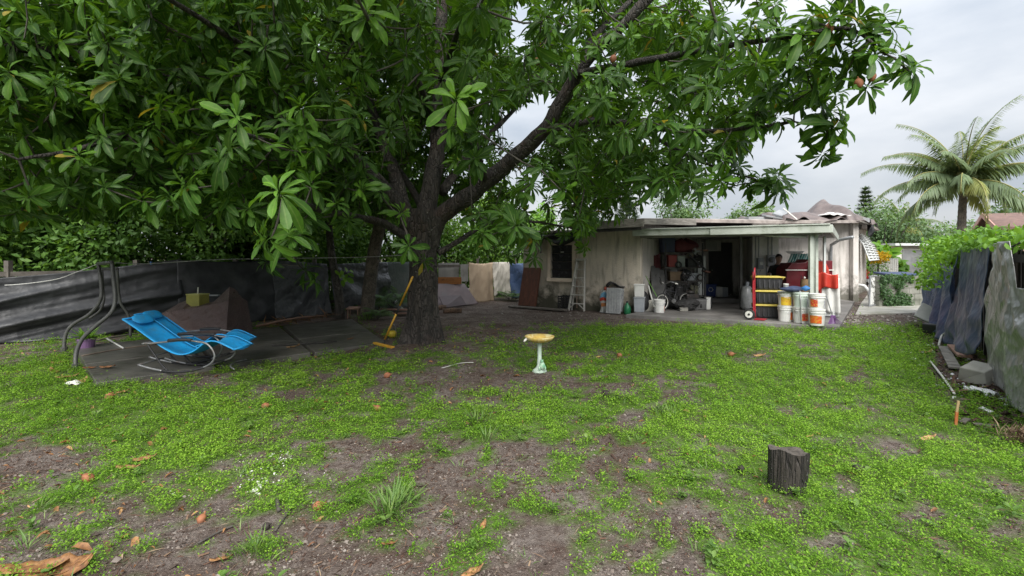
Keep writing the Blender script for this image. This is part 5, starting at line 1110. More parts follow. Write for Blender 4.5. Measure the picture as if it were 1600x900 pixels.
# ---- blue rocking loungers
M_BLUEF = pm('blue_sling_fabric', (.012, .33, .72), (.012, .26, .60), 3, .6, .35, 120, dirt=(.06, .22, .38), dscale=5, dlim=(.5, .72))
M_CHROME = pm('grey_steel_tube', (.27, .275, .28), (.18, .185, .19), 6, .4, .1, 30, metal=.5, dirt=(.14, .10, .075), dscale=9, dlim=(.52, .68))
M_BLACKTUBE = pm('black_rubber_sleeve', (.022, .022, .024), None, 5, .6)
def lounger(label, x, y, rz):
    t = thing('rocking_lounger', label, 'lounger', (x, y, .058), rz, 'blue rocking loungers'); W = .49; t.scale = (.86, .86, .86)
    seatp = smooth_path([(-.98, 0, .84), (-.75, 0, .70), (-.50, 0, .53), (-.25, 0, .37), (-.02, 0, .29), (.20, 0, .34), (.42, 0, .49), (.58, 0, .505), (.75, 0, .44), (.88, 0, .38)], 4)
    def sling(u, v):
        i = u*(len(seatp)-1); j = min(len(seatp)-2, int(i)); p = seatp[j].lerp(seatp[j+1], i-j); s = (v-.5)
        return (p.x, s*(W-.03), p.z-.035*(1-(2*s)**2))
    mb = MB(); mb.grid(sling, 44, 8); mb.build('sling_seat', M_BLUEF, t, smooth=True, solid=.006)
    mb = MB()
    def pil(u, v):
        s = v-.5; a = u*2*math.pi; c = Vector((-.86, s*.40, .80)); e = Vector((.78, 0, -.62)); nn = Vector((.62, 0, .78)); k = (1-abs(2*s)**4)**.5
        return c+e*math.cos(a)*.10*k+nn*math.sin(a)*.028*k+nn*.022
    mb.grid(pil, 16, 10); mb.build('pillow', M_BLUEF, t, smooth=True)
    for s in (-1, 1):
        yy = s*W/2
        MB().tube([(q_.x, yy, q_.z) for q_ in seatp], .013, 7).build('side_rail', M_BLUEF, t, smooth=True)
        loop = smooth_path([(.28, yy*1.05, .50), (.44, yy*1.06, .47), (.55, yy*1.07, .36), (.57, yy*1.07, .25), (.50, yy*1.07, .15), (.36, yy*1.07, .085)], 4)
        MB().tube(loop, .016, 8).build('front_leg', M_CHROME, t, smooth=True)
        rock = smooth_path([(.40, yy*1.07, .095), (.18, yy*1.07, .04), (-.05, yy*1.07, .018), (-.30, yy*1.07, .03)], 4)
        r_ = MB().tube(rock, .020, 8).build('rocker', M_BLACKTUBE, t, smooth=True)
        MB().tube(smooth_path([(-.29, yy*1.07, .03), (-.5, yy*1.07, .07), (-.70, yy*1.07, .12)], 4), .016, 8).build('rocker_end', M_CHROME, r_, smooth=True)
        arm = smooth_path([(-.62, yy*1.12, .46), (-.45, yy*1.14, .47), (-.15, yy*1.14, .50), (.10, yy*1.12, .52), (.30, yy*1.06, .50)], 4)
        MB().tube(arm, .014, 7).build('arm_rail', M_CHROME, t, smooth=True)
        MB().tube(smooth_path([(-.18, yy*1.14, .515), (0, yy*1.14, .53), (.2, yy*1.10, .525)], 3), .026, 8).build('arm_pad', M_BLACKTUBE, t, smooth=True)
        MB().tube(smooth_path([(-.55, yy*1.10, .47), (-.42, yy*1.07, .28), (-.30, yy*1.07, .12), (-.2, yy*1.07, .03)], 3), .014, 7).build('rear_leg', M_BLACKTUBE, t, smooth=True)
    for x_, z_ in ((.36, .085), (-.70, .12), (-.62, .46)): MB().tube([(x_, -W/2*1.1, z_), (x_, W/2*1.1, z_)], .013, 7).build('cross_bar', M_CHROME, t, smooth=True)
    for q_ in (seatp[0], seatp[-1]): MB().tube([(q_.x, -W/2, q_.z), (q_.x, W/2, q_.z)], .013, 7).build('end_bar', M_BLUEF, t, smooth=True)
    return t
a = G(300, 577, .058); lounger('nearer of the two blue rocking loungers, at the patio edge', a.x, a.y, R(-4))
lounger('farther of the two blue rocking loungers, against the brown-covered grill', a.x-.24, a.y+.54, R(-2))
# ---- covered grill with box
g0 = G(305, 527, .06); cg = thing('covered_grill', 'bulky grill under a brown plastic cover on the patio', 'grill', (g0.x, g0.y+.35, .06)); cg.scale = (.9, .9, .92)
M_COV = tarp_mat('brown_plastic_cover', (.115, .072, .066), (.085, .055, .052), .38, .7)
sx = g0.y/FPX
cv = [(-.82, -.47, .0), (-.28, -.56, .0), (.74, -.50, .0), (.80, .48, .0), (-.80, .48, .0),          # hem
      (-.74, -.34, .52), (-.26, -.42, .60), (.34, -.40, .70), (.72, -.36, .80),                          # front shoulder
      (-.62, .02, .70), (-.34, .02, .80), (-.14, .04, .70), (.22, .04, .74), (.40, .06, .96), (.50, .06, 1.06), (.60, .10, 1.0), (.74, .12, .82),  # crest
      (-.70, .40, .58), (-.1, .42, .62), (.5, .40, .78), (.72, .38, .70)]
cf = [(0, 1, 6, 5), (1, 2, 8, 7), (1, 7, 6), (2, 3, 20, 16, 8), (0, 5, 9, 17, 4), (3, 4, 17, 18), (3, 18, 19, 20),
      (5, 6, 10, 9), (6, 11, 10), (6, 7, 12, 11), (7, 13, 12), (7, 14, 13), (7, 8, 14), (8, 15, 14), (8, 16, 15), (9, 10, 18, 17), (10, 11, 18), (11, 12, 18), (12, 13, 19, 18), (13, 14, 19), (14, 15, 19), (15, 16, 20, 19)]
import bmesh
bm = bmesh.new(); bv = [bm.verts.new(p) for p in cv]
for f in cf: bm.faces.new([bv[k] for k in f])
bmesh.ops.triangulate(bm, faces=bm.faces[:]); bmesh.ops.subdivide_edges(bm, edges=bm.edges[:], cuts=9, use_grid_fill=True)
for v_ in bm.verts:                                          # small wrinkles and slack between the folds
    c_ = v_.co; n1_ = float(fbm(c_.x*3+c_.z*4, c_.y*3-c_.z*2, 3, 97))-.5; n2_ = 1-abs(2*float(fbm(c_.x*7-c_.z*5, c_.y*6+c_.z*9, 2, 98))-1)
    k_ = min(1, c_.z*3+.3); v_.co = c_+Vector((.03*n1_, -.05*n1_-.025*n2_, .02*n1_-.015*n2_))*k_
bmesh.ops.recalc_face_normals(bm, faces=bm.faces[:]); me_ = bpy.data.meshes.new('cover'); bm.to_mesh(me_); bm.free()
link('cover', me_, M_COV, cg, False)
MB().box((0, 0, .26), (1.15, .5, .46)).build('grill_body', M_DARKWOOD, cg)
for x_ in (-.6, .6):
    for y_ in (-.28, .28): MB().tube([(x_, y_, 0), (x_, y_, .3)], .02, 6).build('leg', M_PIPE, cg)
MB().box((-.32, .55, .82), (.55, .10, .03)).build('rear_shelf', M_GREYM, cg)
bx_ = D(309, 480, g0.y+.25)
t = thing('yellow_box', 'small olive-yellow metal box sitting on the brown grill cover', 'box', (bx_.x, bx_.y, bx_.z), R(-14))
M_YEL = pm('olive_yellow_paint', (.34, .32, .07), (.26, .25, .055), 5, .5)
MB().box((0, 0, .13), (.32, .24, .25)).build('body', M_YEL, t, bevel=.008); MB().box((0, 0, .262), (.335, .255, .02)).build('lid', pm('pale_yellow_lid', (.52, .50, .17)), t, bevel=.005)
MB().tube([(-.168, -.05, .13), (-.175, 0, .16), (-.168, .05, .13)], .01, 6).build('handle', M_PIPE, t)
MB().tube([(.0, 0, .27), (.01, 0, .40)], .012, 6).build('spout', M_SHELL, t)
# pot plant, sticks
a = G(135, 548, .0); t = thing('flower_pot', 'purple plastic flower pot with a yellow-green plant', 'pot', (a.x, a.y, .0))
MB().lathe([(.10, 0), (.13, .19), (.14, .19), (.14, .22), (.12, .22), (.11, .17), (.001, .17)], 20).build('pot', pm('purple_plastic', (.22, .13, .26), (.18, .1, .21), 4, .45), t, smooth=False)
n = 70; th = rng.uniform(0, 6.28, n); el = rng.uniform(.5, 1.35, n); d = np.stack([np.cos(th)*np.cos(el), np.sin(th)*np.cos(el), np.sin(el)], 1)
V, F_, T = scatter(leaf_tpl([0, .4, 1], [0, .09, 0], .3, .5), frames_from(d, np.tile([0, 0, 1.], (n, 1))), np.stack([rng.normal(0, .04, n), rng.normal(0, .04, n), np.full(n, .18)], 1), rng.uniform(.15, .34, n), np.clip(rng.normal(.85, .15, n), 0, 1)); npmesh('foliage', V, F_, T, M_VINE, t)
def stick(name, lab, pts, r, m, cat='stick'):
    P = smooth_path(pts, 4); return tag(MB().tube(P, r, 6).build(name, m, smooth=True), lab, cat)
M_PVC = pm('dirty_white_plastic', (.55, .55, .52), (.42, .42, .40), 6, .6)
stick('white_pipe', 'short white pipe lying across the back of the patio', [G(167, 529, .08), G(193, 544, .08)], .016, M_PVC, 'pipe')
stick('pole', 'long thin pole lying on the patio behind the pot', [G(128, 556, .07), G(190, 545, .07), G(245, 538, .07)], .012, pm('rusty_rod', (.20, .16, .12), (.13, .1, .08), 5, .7), 'pole')
stick('pole', 'thin pole lying along the foot of the dark tarp', [G(150, 532, .07), G(200, 523, .08), G(228, 520, .08)], .014, M_POSTW, 'pole')
stick('wire_hook', 'bent grey wire hook on the front edge of the patio', [G(366, 577, .06), G(360, 572, .08), G(366, 566, .08), G(385, 562, .07)], .010, M_CHROME, 'wire')
stick('loose_strip', 'dark strip lying on the patio in front of the silver tarp', [G(425, 540, .075), G(475, 537, .075), G(526, 533, .075)], .012, M_DARKWOOD, 'strip')
def curled_leaf(lab, px, py, L, rz, m=M_DRYLEAF, z=.0, tint=.5, group='fallen leaves', w=.17, curl=.5):
    p = G(px, py, z); zz = z+.012 if z else g1(p.x, p.y)+.012
    mb = MB()
    def fn(u, v):
        s = v-.5; wd = w*math.sin(math.pi*min(1, u*.92+.04))**.7*(1+.14*math.sin(u*23+px)*abs(s)*2); return (L*(u-.5), L*wd*2*s, L*(curl*(2*s*wd)**2*2+.28*(u-.5)**2*(1+u)+.03*math.sin(u*9+s*5)+.05*s*math.sin(u*5)+.05*(float(fbm(u*5+px, s*6+py, 2, 7))-.5)))
    mb.grid(fn, 16, 8); me_o = mb.build('fallen_leaf', m, None, smooth=True, solid=.0015)
    a_ = me_o.data.attributes.new('tint', 'FLOAT', 'POINT'); a_.data.foreach_set('value', [tint+.15*math.sin(i) for i in range(len(me_o.data.vertices))])
    me_o.location = (p.x, p.y, zz); me_o.rotation_euler = (random.uniform(-.25, .25), random.uniform(-.2, .2), rz)
    return tag(me_o, lab, 'leaf', group)
for lab, px, py, L, rz, ti in [
    ('curled tan dead leaf, lower of the pair in the left foreground', 200, 735, .17, .2, .75), ('brown dead leaf with dark tip, upper of the pair in the left foreground', 227, 720, .17, .3, .5),
    ('dark brown folded leaf in the grass on the left', 256, 671, .14, -.8, .25), ('orange leaf standing on edge near the bottom centre', 755, 822, .10, 1.4, .6),
    ('orange leaf cut by the bottom edge of the picture', 738, 893, .13, .5, .55), ('dead leaf lying across the grass by the patio corner', 192, 613, .16, .1, .8),
    ('small tan leaf left of the middle foreground', 517, 657, .09, 1.2, .6), ('pale dry leaf beside the bird bath', 935, 557, .13, .6, .95),
    ('pale leaf on the bare patch near the right rubble', 1450, 687, .15, .1, .95), ('tan leaf in the middle of the lawn near the house', 1187, 556, .2, -.1, .85),
    ('yellow-brown leaf in the lower left grass', 345, 872, .11, .5, .5), ('reddish leaf in the bottom centre soil', 608, 848, .09, .3, .3),
    ('light leaf on the patio slab', 458, 543, .22, .1, .95), ('brown leaf on the back of the patio slab', 548, 530, .14, .7, .2), ('tan leaf by the right-hand litter', 1265, 682, .08, .2, .7), ('brown leaf cluster piece on the patio under the pipe frame', 168, 575, .2, .2, .2), ('dark leaf at the patio left edge', 140, 576, .16, .9, .1)]:
    curled_leaf(lab, px, py, L, rz, tint=ti, z=.06 if 'patio' in lab and 'corner' not in lab else 0)
for i, (px, py, L, rz, ti) in enumerate([(50, 893, .30, .35, .62), (88, 888, .30, .5, .42), (110, 894, .2, 1.1, .3)]):
    curled_leaf(['broad yellowish dead leaf in the bottom left corner', 'large orange-brown dead leaf overlapping in the bottom left corner', 'small red-brown leaf at the right of the bottom left pile'][i], px, py, L, rz, tint=ti, group='big leaves in the bottom left corner', w=.22)
# fallen fruit
for i, (px, py, r, lab) in enumerate([(497, 793, .033, 'round orange-brown fruit on bare soil in the front centre-left'), (138, 754, .036, 'flattened orange fruit in the left foreground'), (171, 622, .043, 'orange fruit on the grass below the patio corner'),
    (590, 641, .037, 'orange fruit in the grass below the big tree'), (605, 589, .042, 'small orange fruit on the soil near the trunk'), (315, 809, .026, 'small brown fruit in the left foreground'), (416, 825, .024, 'dark brown fruit left of the round orange one'),
    (415, 638, .036, 'brown fruit half hidden in the grass on the left'), (1142, 556, .05, 'red-brown fruit on the lawn in front of the carport'), (968, 556, .045, 'small fruit on the lawn beside the bird bath'), (1340, 730, .036, 'dark rotten fruit right of the stump'), (948, 620, .045, 'black rotten fruit on the lawn behind the stump'), (1158, 734, .03, 'small dark fruit left of the stump')]):
    p = G(px, py); m = M_FRUIT if 'dark' not in lab and 'black' not in lab else pm('rotten_fruit', (.03, .022, .018), (.02, .015, .012), 9, .8, .5, 60)
    o = fruit_mb(r, 1.12).build('fallen_fruit', m, None, smooth=True); o.location = (p.x, p.y, g1(p.x, p.y)+r*.8); o.scale = (random.uniform(.88, 1.1), random.uniform(.85, 1.05), random.uniform(.9, 1.12)); o.rotation_euler = (random.uniform(.8, 1.6), 0, random.uniform(0, 6)); tag(o, lab, 'fruit', 'fallen fruit')
# twigs on the lawn
for lab, pts in [('curved bare twig in the left lawn', [(327, 641), (333, 650), (345, 656), (362, 656)]), ('long thin twig in the grass in the centre', [(728, 665), (760, 648), (790, 642), (815, 640)]), ('bent twig left of the centre tufts', [(635, 662), (665, 662), (680, 668), (692, 676)]),
    ('short brown stick in the centre soil', [(604, 683), (620, 684), (630, 688)]), ('dark stick beside the bird bath', [(847, 556), (862, 560), (878, 563)]), ('pale twig near the trunk', [(690, 575), (720, 568), (740, 567)]), ('thin twig lying in the grass left of the trunk', [(506, 646), (530, 634), (556, 625)]),
    ('dry stick in the bottom left soil', [(310, 845), (345, 825), (365, 818)]), ('short thick stick left of the round fruit', [(433, 780), (436, 798)]), ('thin straw in the bottom centre', [(430, 830), (445, 808), (455, 792)])]:
    stick('twig', lab, [Vector((g_.x, g_.y, g1(g_.x, g_.y)+.012)) for g_ in [G(*q_) for q_ in pts]], .006 if 'thick' not in lab else .014, M_TWIG if 'pale' not in lab else M_PVC, 'twig')
# ================================================================ middle
# bird bath
p = G(843, 580); bb = thing('bird_bath', 'small yellow-bowled bird bath on a pale green pedestal with a frog at its foot', 'bird bath', (p.x, p.y, g1(p.x, p.y)-.005))
M_BBY = pm('yellow_glaze', (.62, .46, .12), (.48, .31, .08), 8, .5, .3, 40, dirt=(.66, .60, .34), dscale=6, dlim=(.5, .6)); M_BBG = pm('pale_green_glaze', (.50, .60, .51), (.36, .46, .38), 6, .55, .3, 40)
MB().lathe([(.10, 0), (.105, .02), (.085, .045), (.05, .07), (.036, .11), (.030, .22), (.030, .36), (.038, .42), (.05, .435)], 20, wob=lambda t, z: 1+.03*math.cos(6*t)).build('pedestal', M_BBG, bb, smooth=True)
sc = lambda t, z: 1+(.035*abs(math.cos(11*t)) if z > .44 else 0)
MB().lathe([(.05, .425), (.12, .44), (.18, .475), (.207, .515), (.203, .522), (.17, .492), (.11, .462), (.001, .455)], 88, wob=sc).build('bowl', M_BBY, bb, smooth=True)
M_FROG = pm('green_frog_glaze', (.12, .36, .20), (.42, .56, .42), 14, .4)
mb = MB().lathe([(.001, -.05), (.032, -.04), (.042, 0), (.034, .04), (.02, .06), (.001, .065)], 14, (.035, -.062, .10)); mb.lathe([(.001, -.022), (.02, -.012), (.025, 0), (.018, .016), (.001, .022)], 12, (.03, -.07, .175)); mb.build('frog', M_FROG, bb, smooth=True)
for dx in (-.012, .014): MB().lathe([(.001, -.009), (.009, 0), (.001, .009)], 8, (.03+dx, -.082, .195)).build('frog_eye', M_FROG, bb, smooth=True)
for dx, dy in ((-.03, -.02), (.03, -.02)): MB().tube([(.035+dx, -.06+dy, .12), (.035+dx*1.4, -.09+dy, .09), (.035+dx*1.2, -.10+dy, .055)], .012, 6).build('frog_leg', M_FROG, bb, smooth=True)
mb = MB().tube([(-.185, -.07, .49), (-.215, -.09, .47), (-.225, -.10, .455)], [.018, .016, .006], 8); mb.build('bird_ornament', M_SHELL, bb, smooth=True)
# stump
p = G(1229, 762); st_ = thing('tree_stump', 'short dark weathered log stump standing upright in the grass', 'stump', (p.x, p.y, g1(p.x, p.y)-.03), .3)
def stf(u, v):
    a = u*2*math.pi; r = .125*(1+.035*math.sin(3*a+1)+.035*math.sin(7*a)+.05*(float(fbm(math.cos(a)*5+3, math.sin(a)*5+v*.8, 3, 96))-.5)*2+.018*math.sin(23*a+2.5*math.sin(v*2+a)+3*math.sin(a*2))-.06*max(0, 1-abs(((a-4.2+.12*math.sin(v*5))/.07)))-.05*max(0, 1-abs((a-5.3+.1*math.sin(v*4))/.05))+.05*(float(fbm(a*5, v*3, 3, 95))-.5))*(.94+.08*v); z = v*(.305+.022*math.cos(a+2.4)+.010*math.sin(a*4)); return (r*math.cos(a)+.02*v, r*math.sin(a), z)
mb = MB(); mb.grid(stf, 96, 16); n_ = 97
M_STUMP = bark('stump_bark', (.055, .046, .038), (.012, .010, .009), (.022, .018, .016), 14, .8, .12)
mb.build('log', M_STUMP, st_, smooth=False)
tv_ = [stf(k/96, 1) for k in range(96)]; mb = MB(); mb.add(tv_+[(.02+(x_-.02)*.5, y_*.5, z_-.004) for x_, y_, z_ in tv_]+[(.02, 0, .300)], [(k, (k+1) % 96, 96+(k+1) % 96, 96+k) for k in range(96)]+[(96+k, 96+(k+1) % 96, 192) for k in range(96)])
mb.build('cut_top', pm('weathered_cut_wood', (.10, .085, .07), (.04, .034, .03), 26, .85, .7, 60), st_)
# push broom leaning on the trunk
M_BYEL = pm('yellow_painted_wood', (.58, .32, .03), (.48, .25, .025), 5, .5, .2, 30)
a, b = D(601, 531, 8.95), D(645, 432, 8.62); br = thing('push_broom', 'yellow-handled push broom leaning against the big trunk', 'broom', (a.x, a.y, g1(a.x, a.y)))
o_ = Vector(br.location); c_ = a.lerp(b, .42); d_ = a.lerp(b, .55)
for P, q_, nm, m_ in ((a, c_, 'handle', M_BYEL), (c_, d_, 'handle_grip', M_WIRE), (d_, b, 'handle', M_BYEL)): local_to(MB().tube([P, q_], .018, 8), o_).build(nm, m_, br, smooth=True)
h0, h1 = G(585, 536, .06), G(614, 543, .06); mb = MB().bar(h0, h1, .07, .035); local_to(mb, o_).build('head', M_BYEL, br, bevel=.006)
mb = MB()
for i in range(60):
    q_ = h0.lerp(h1, random.random()); mb.tube([q_+Vector((random.uniform(-.03, .03), random.uniform(-.03, .03), -.015)), q_+Vector((random.uniform(-.05, .05), random.uniform(-.05, .05), -.065))], .004, 4)
local_to(mb, o_).build('bristles', M_WIRE, br)
local_to(MB().tube([a, h0.lerp(h1, .55)], .014, 6), o_).build('socket', M_WIRE, br)
p = G(613, 528); t = thing('yellow_pail', 'small yellow pail standing beside the push broom', 'pail', (p.x, p.y, g1(p.x, p.y)))
MB().lathe([(.055, 0), (.078, .04), (.082, .10), (.07, .13), (.062, .13), (.06, .06), (.001, .05)], 18).build('body', pm('yellow_plastic', (.55, .42, .03), (.42, .3, .03), 6, .45), t, smooth=True)
MB().tube(smooth_path([(-.07, 0, .12), (-.05, 0, .24), (0, 0, .28), (.05, 0, .24), (.07, 0, .12)], 3), .004, 5).build('bail', M_GREYM, t)
for lab, px, py, L, r, rz in [('short sawn log lying right of the big trunk', 707, 488, .55, .085, .05), ('rotting log chunk behind the big trunk on the right', 690, 483, .3, .08, .8)]:
    p = G(px, py); t = MB().tube([(-L/2, 0, .06), (0, .02, .075), (L/2, 0, .07)], [r*.9, r, r*.85], 12).build('log', bark('log_bark_'+str(px), (.26, .16, .10), (.13, .08, .055), (.2, .15, .11), 9)); t.location = (p.x, p.y, g1(p.x, p.y)); t.rotation_euler = (0, 0, rz); tag(t, lab, 'log')
M_PINKWD = pm('reddish_timber', (.32, .19, .14), (.22, .13, .10), 5, .8, .4, 30)
for lab, a, b, z in [('reddish plank lying behind the trunk, upper one of the pile', (594, 483), (640, 484), .16), ('reddish plank at the bottom of the pile behind the trunk', (598, 490), (650, 489), .05), ('pale plank sticking up from the pile behind the broom', (615, 467), (628, 484), .3)]:
    p, q_ = G(*a, z), G(*b, z if z < .2 else .08); tag(MB().bar(p, q_, .12, .035).build('plank', M_PINKWD if 'reddish' in lab else M_PVC, bevel=.004), lab, 'plank')
t = thing('broken_stool', 'broken little wooden stool by the ringed palm', 'stool', tuple(G(553, 497)))
MB().box((0, 0, .27), (.34, .25, .03), 0, .1).build('seat', M_PINKWD, t)
for x_ in (-.14, .14):
    for y_ in (-.09, .09): MB().tube([(x_, y_, 0), (x_*.9, y_*.9, .27)], .018, 6).build('leg', M_PINKWD, t)
# dead palm frond lying at the foot of the tarp
fa, fb = G(400, 510, .10), G(515, 492, .16); t = thing('dead_frond', 'fallen brown palm frond lying along the foot of the silver tarp', 'frond', tuple(fa))
MB().tube(smooth_path([(0, 0, 0), tuple((fb-fa)*.5+Vector((0, 0, .05))), tuple(fb-fa)], 5), [.03-.0024*i for i in range(11)], 6).build('rachis', M_PINKWD, t, smooth=True)
n = 90; f_ = rng.random(n); P_ = np.array([tuple((fb-fa)*float(x_)) for x_ in f_]); dv = np.array(tuple((fb-fa).normalized())); d = dv*.7+np.stack([rng.choice([-1, 1], n)*rng.uniform(.4, 1, n)*dv[1], -rng.choice([-1, 1], n)*rng.uniform(.4, 1, n)*dv[0], rng.uniform(-.1, .3, n)], 1)
V, F_, T = scatter(LEAF_NARROW, frames_from(d, np.tile([0, 0, 1.], (n, 1))), P_, rng.uniform(.25, .5, n), np.clip(rng.normal(.35, .2, n), 0, 1)); npmesh('leaflets', V, F_, T, M_DRYLEAF, t)
# ---- against the house front
M_REDDOOR = pm('red_brown_door', (.125, .045, .026), (.075, .028, .019), 4, .5, .3, 25, stretch=(4, 4, .5), dirt=(.20, .085, .045), dscale=2.5)
def atwall(px, off): q_ = on(A0, A1, px)-nW*off; return q_
p = atwall(834, .42); t = thing('old_door', 'old red-brown wooden door leaning against the house wall', 'door', (p.x, p.y, .03), ang_w)
MB().box((0, .17, .63), (.66, .045, 1.26), 0, R(-15)).build('slab', M_REDDOOR, t, bevel=.004)
for x_ in (-.29, .29): MB().box((x_, .143, .63), (.055, .014, 1.2), 0, R(-15)).build('batten', M_REDDOOR, t, bevel=.003)
p = G(850, 484); tag(MB().box((p.x-.2, p.y+.0, .05), (2.0, .28, .04), ang_w).build('ground_plank', M_POSTW, bevel=.004), 'long dark plank lying on the ground in front of the leaning door', 'plank')
M_CRATE = pm('black_crate_plastic', (.025, .025, .027), (.018, .018, .02), 6, .5)
p = atwall(890, .26); t = thing('milk_crate', 'black plastic milk crate against the wall left of the stepladder', 'crate', (p.x, p.y, .02), ang_w)
for k in range(6):
    for s in (-1, 1):
        MB().box((0, s*.17, .03+k*.072), (.36, .014, .03)).build('slat', M_CRATE, t); MB().box((s*.173, 0, .03+k*.072), (.014, .326, .03)).build('slat', M_CRATE, t)
for x_ in (-.173, -.06, .06, .173):
    for s in (-1, 1): MB().box((x_, s*.162, .21), (.03, .016, .42)).build('rib', M_CRATE, t)
MB().box((0, 0, .015), (.33, .31, .012)).build('base', M_CRATE, t)
# stepladder
p = atwall(911, .47); M_LAD = pm('dull_aluminium', (.50, .49, .46), (.38, .37, .35), 6, .5, .2, 40, metal=.2)
t = thing('stepladder', 'folded aluminium stepladder leaning on the house wall', 'ladder', (p.x, p.y, .01), ang_w); H_ = 1.52; lean = .20
for s in (-1, 1):
    MB().bar((s*.25, 0, 0), (s*.13, lean+.12, H_), .03, .07).build('rail', M_LAD, t, bevel=.004); MB().bar((s*.21, .12, 0), (s*.115, lean+.17, H_-.03), .025, .04).build('rear_rail', M_LAD, t)
for k in range(5):
    f = (k+.85)/6; MB().box((0, f*(lean+.12), f*H_), (2*(.25-.12*f), .09, .025)).build('step', M_LAD, t, bevel=.004)
    if k in (0, 3):
        for s in (-1, 1): MB().bar((s*(.24-.12*f), f*.3-.03, f*H_-.14), (s*.07, f*.3-.03, f*H_-.01), .012, .025).build('brace', M_LAD, t)
MB().box((0, lean+.13, H_+.01), (.32, .15, .06)).build('top_cap', M_LAD, t, bevel=.01)
# clear bin, torn bag, green bottle
p = atwall(969, .34); t = thing('plastic_bin', 'translucent grey plastic bin standing on end by the wall corner', 'bin', (p.x, p.y, .02), ang_w)
M_CLEAR = pm('cloudy_plastic', (.36, .37, .38), (.26, .27, .28), 5, .3, .2, 20)
MB().box((0, 0, .36), (.40, .30, .68), 0, R(-5), taper=.9).build('body', M_CLEAR, t, bevel=.03); MB().box((0, -.165, .36), (.44, .03, .73), 0, R(-5)).build('rim', M_CLEAR, t, bevel=.012)
for k in range(4): MB().box((-.12+.08*k, -.187, .36), (.012, .012, .6), 0, R(-5)).build('rib', M_CLEAR, t)
tag(MB().grid(lambda u, v: (p.x-.22+u*.5, p.y+.02+v*.35, .76+.05*math.sin(u*7)+.09*math.sin(u*3)-.10*(u-.2)**2+.03*math.sin(v*8)), 14, 8).build('black_rag', M_BLACKTUBE, None, smooth=True, solid=.01), 'black rag draped over the standing grey bin', 'rag')
p = atwall(951, .30); t = thing('torn_bag', 'torn printed feed bag in white, blue and red beside the grey bin', 'bag', (p.x, p.y, .01), ang_w+.2)
M_BAG = pm('white_bag', (.52, .53, .52), (.42, .43, .43), 5, .6)
def bagfn(u, v):
    a = u*2*math.pi; return (.15*math.cos(a)*(1-.25*v)+.03*math.sin(v*7), .09*math.sin(a)*(1-.3*v), v*.62+.03*math.sin(a*3)*v)
MB().grid(bagfn, 24, 12).build('body', M_BAG, t, smooth=True)
for z, h, m_ in ((.50, .14, pm('bag_blue', (.16, .36, .55))), (.38, .09, pm('bag_red', (.55, .06, .03))), (.22, .10, pm('bag_orange', (.55, .22, .08)))): MB().grid(lambda u, v: tuple(Vector(bagfn(.60+.3*u, (z+(v-.5)*h)/.62))*1.0+Vector((0, -.006, 0))), 8, 3).build('print', m_, t, smooth=True)
MB().box((.08, .02, .68), (.2, .14, .10), .3, .2).build('red_contents', pm('brick_red', (.30, .06, .035)), t, bevel=.02)
p = G(980, 491); t = thing('green_bottle', 'green plastic jug at the corner of the carport slab', 'bottle', (p.x, p.y, .0))
MB().lathe([(.09, 0), (.10, .03), (.10, .18), (.085, .23), (.035, .28), (.03, .33), (.001, .33)], 16).build('body', pm('green_plastic', (.02, .16, .07), (.015, .12, .05), 4, .3), t, smooth=True); MB().lathe([(.034, 0), (.034, .04), (.001, .04)], 12, (0, 0, .33)).build('cap', M_WIRE, t)
# ================================================================ carport: left side
ZS = .082
M_WBUCK = pm('white_bucket_plastic', (.68, .68, .66), (.58, .58, .56), 5, .45, .1, 30, dirt=(.44, .43, .40), dscale=5, dlim=(.55, .8))
M_GBUCK = pm('grey_tub_plastic', (.33, .35, .38), (.25, .27, .3), 4, .5)
def bucket(lab, x, y, z, r=.165, h=.37, m=None, group=None, label=None, lid=False, rz=0):
    t = thing('bucket', lab, 'bucket', (x, y, z), rz, group); m = m or M_WBUCK
    MB().lathe([(r*.86, 0), (r*.87, .01), (r*.97, h*.74), (r*1.04, h*.75), (r*1.05, h*.80), (r*.98, h*.81), (r*.99, h*.88), (r*1.05, h*.89), (r*1.05, h*.93), (r*1.0, h*.94), (r*1.04, h*.97), (r*1.04, h), (r*.96, h)]+([(.001, h)] if lid else [(r*.9, h*.5), (r*.84, .02), (.001, .02)]), 28).build('body', m, t, smooth=False)
    pts = [(r*1.05*math.cos(a), -r*.35*math.sin(a)-.02, h*.84-r*.55*math.sin(a)) for a in [math.pi*k/10 for k in range(11)]]
    MB().tube([(p[0], p[1]-abs(math.sin(math.pi*i/10))*r*.75, p[2]) for i, p in enumerate(pts)], .004, 5).build('bail', M_GREYM, t)
    if label:
        for a0, a1, z0, z1, m_ in label: MB().grid(lambda u, v: (r*(.905+.07*(z0+(z1-z0)*v))*1.022*math.cos(a0+(a1-a0)*u), r*(.905+.07*(z0+(z1-z0)*v))*1.022*math.sin(a0+(a1-a0)*u), h*(z0+(z1-z0)*v)), 10, 2).build('label', m_, t, smooth=True)
    return t
M_LORG = pm('orange_label', (.62, .09, .02), (.60, .24, .03), 26, .5, .05, lo=.48, hi=.56)
M_LRED = pm('red_label', (.55, .05, .03), (.60, .30, .05), 30, .5, .05, lo=.52, hi=.58)
M_LYEL = pm('yellow_label', (.62, .42, .03), (.55, .26, .03), 22, .5, .05, lo=.5, hi=.58)
M_LGREY = pm('print_grey', (.30, .30, .38), (.62, .62, .62), 60, .5, 0, lo=.46, hi=.54)
def bk(px, py): Y = FPX*(EYE-ZS)/(py-HOR); return ((px-800)/FPX*Y, Y)
A = lambda d: math.radians(d)
gB = 'paint buckets stacked at the front of the carport'
x, y = bk(1227, 501.5); bucket('lower white bucket with an orange label in the left stack', x, y, ZS, group=gB, lid=True, label=[(A(-75), A(-15), .12, .62, M_LORG)])
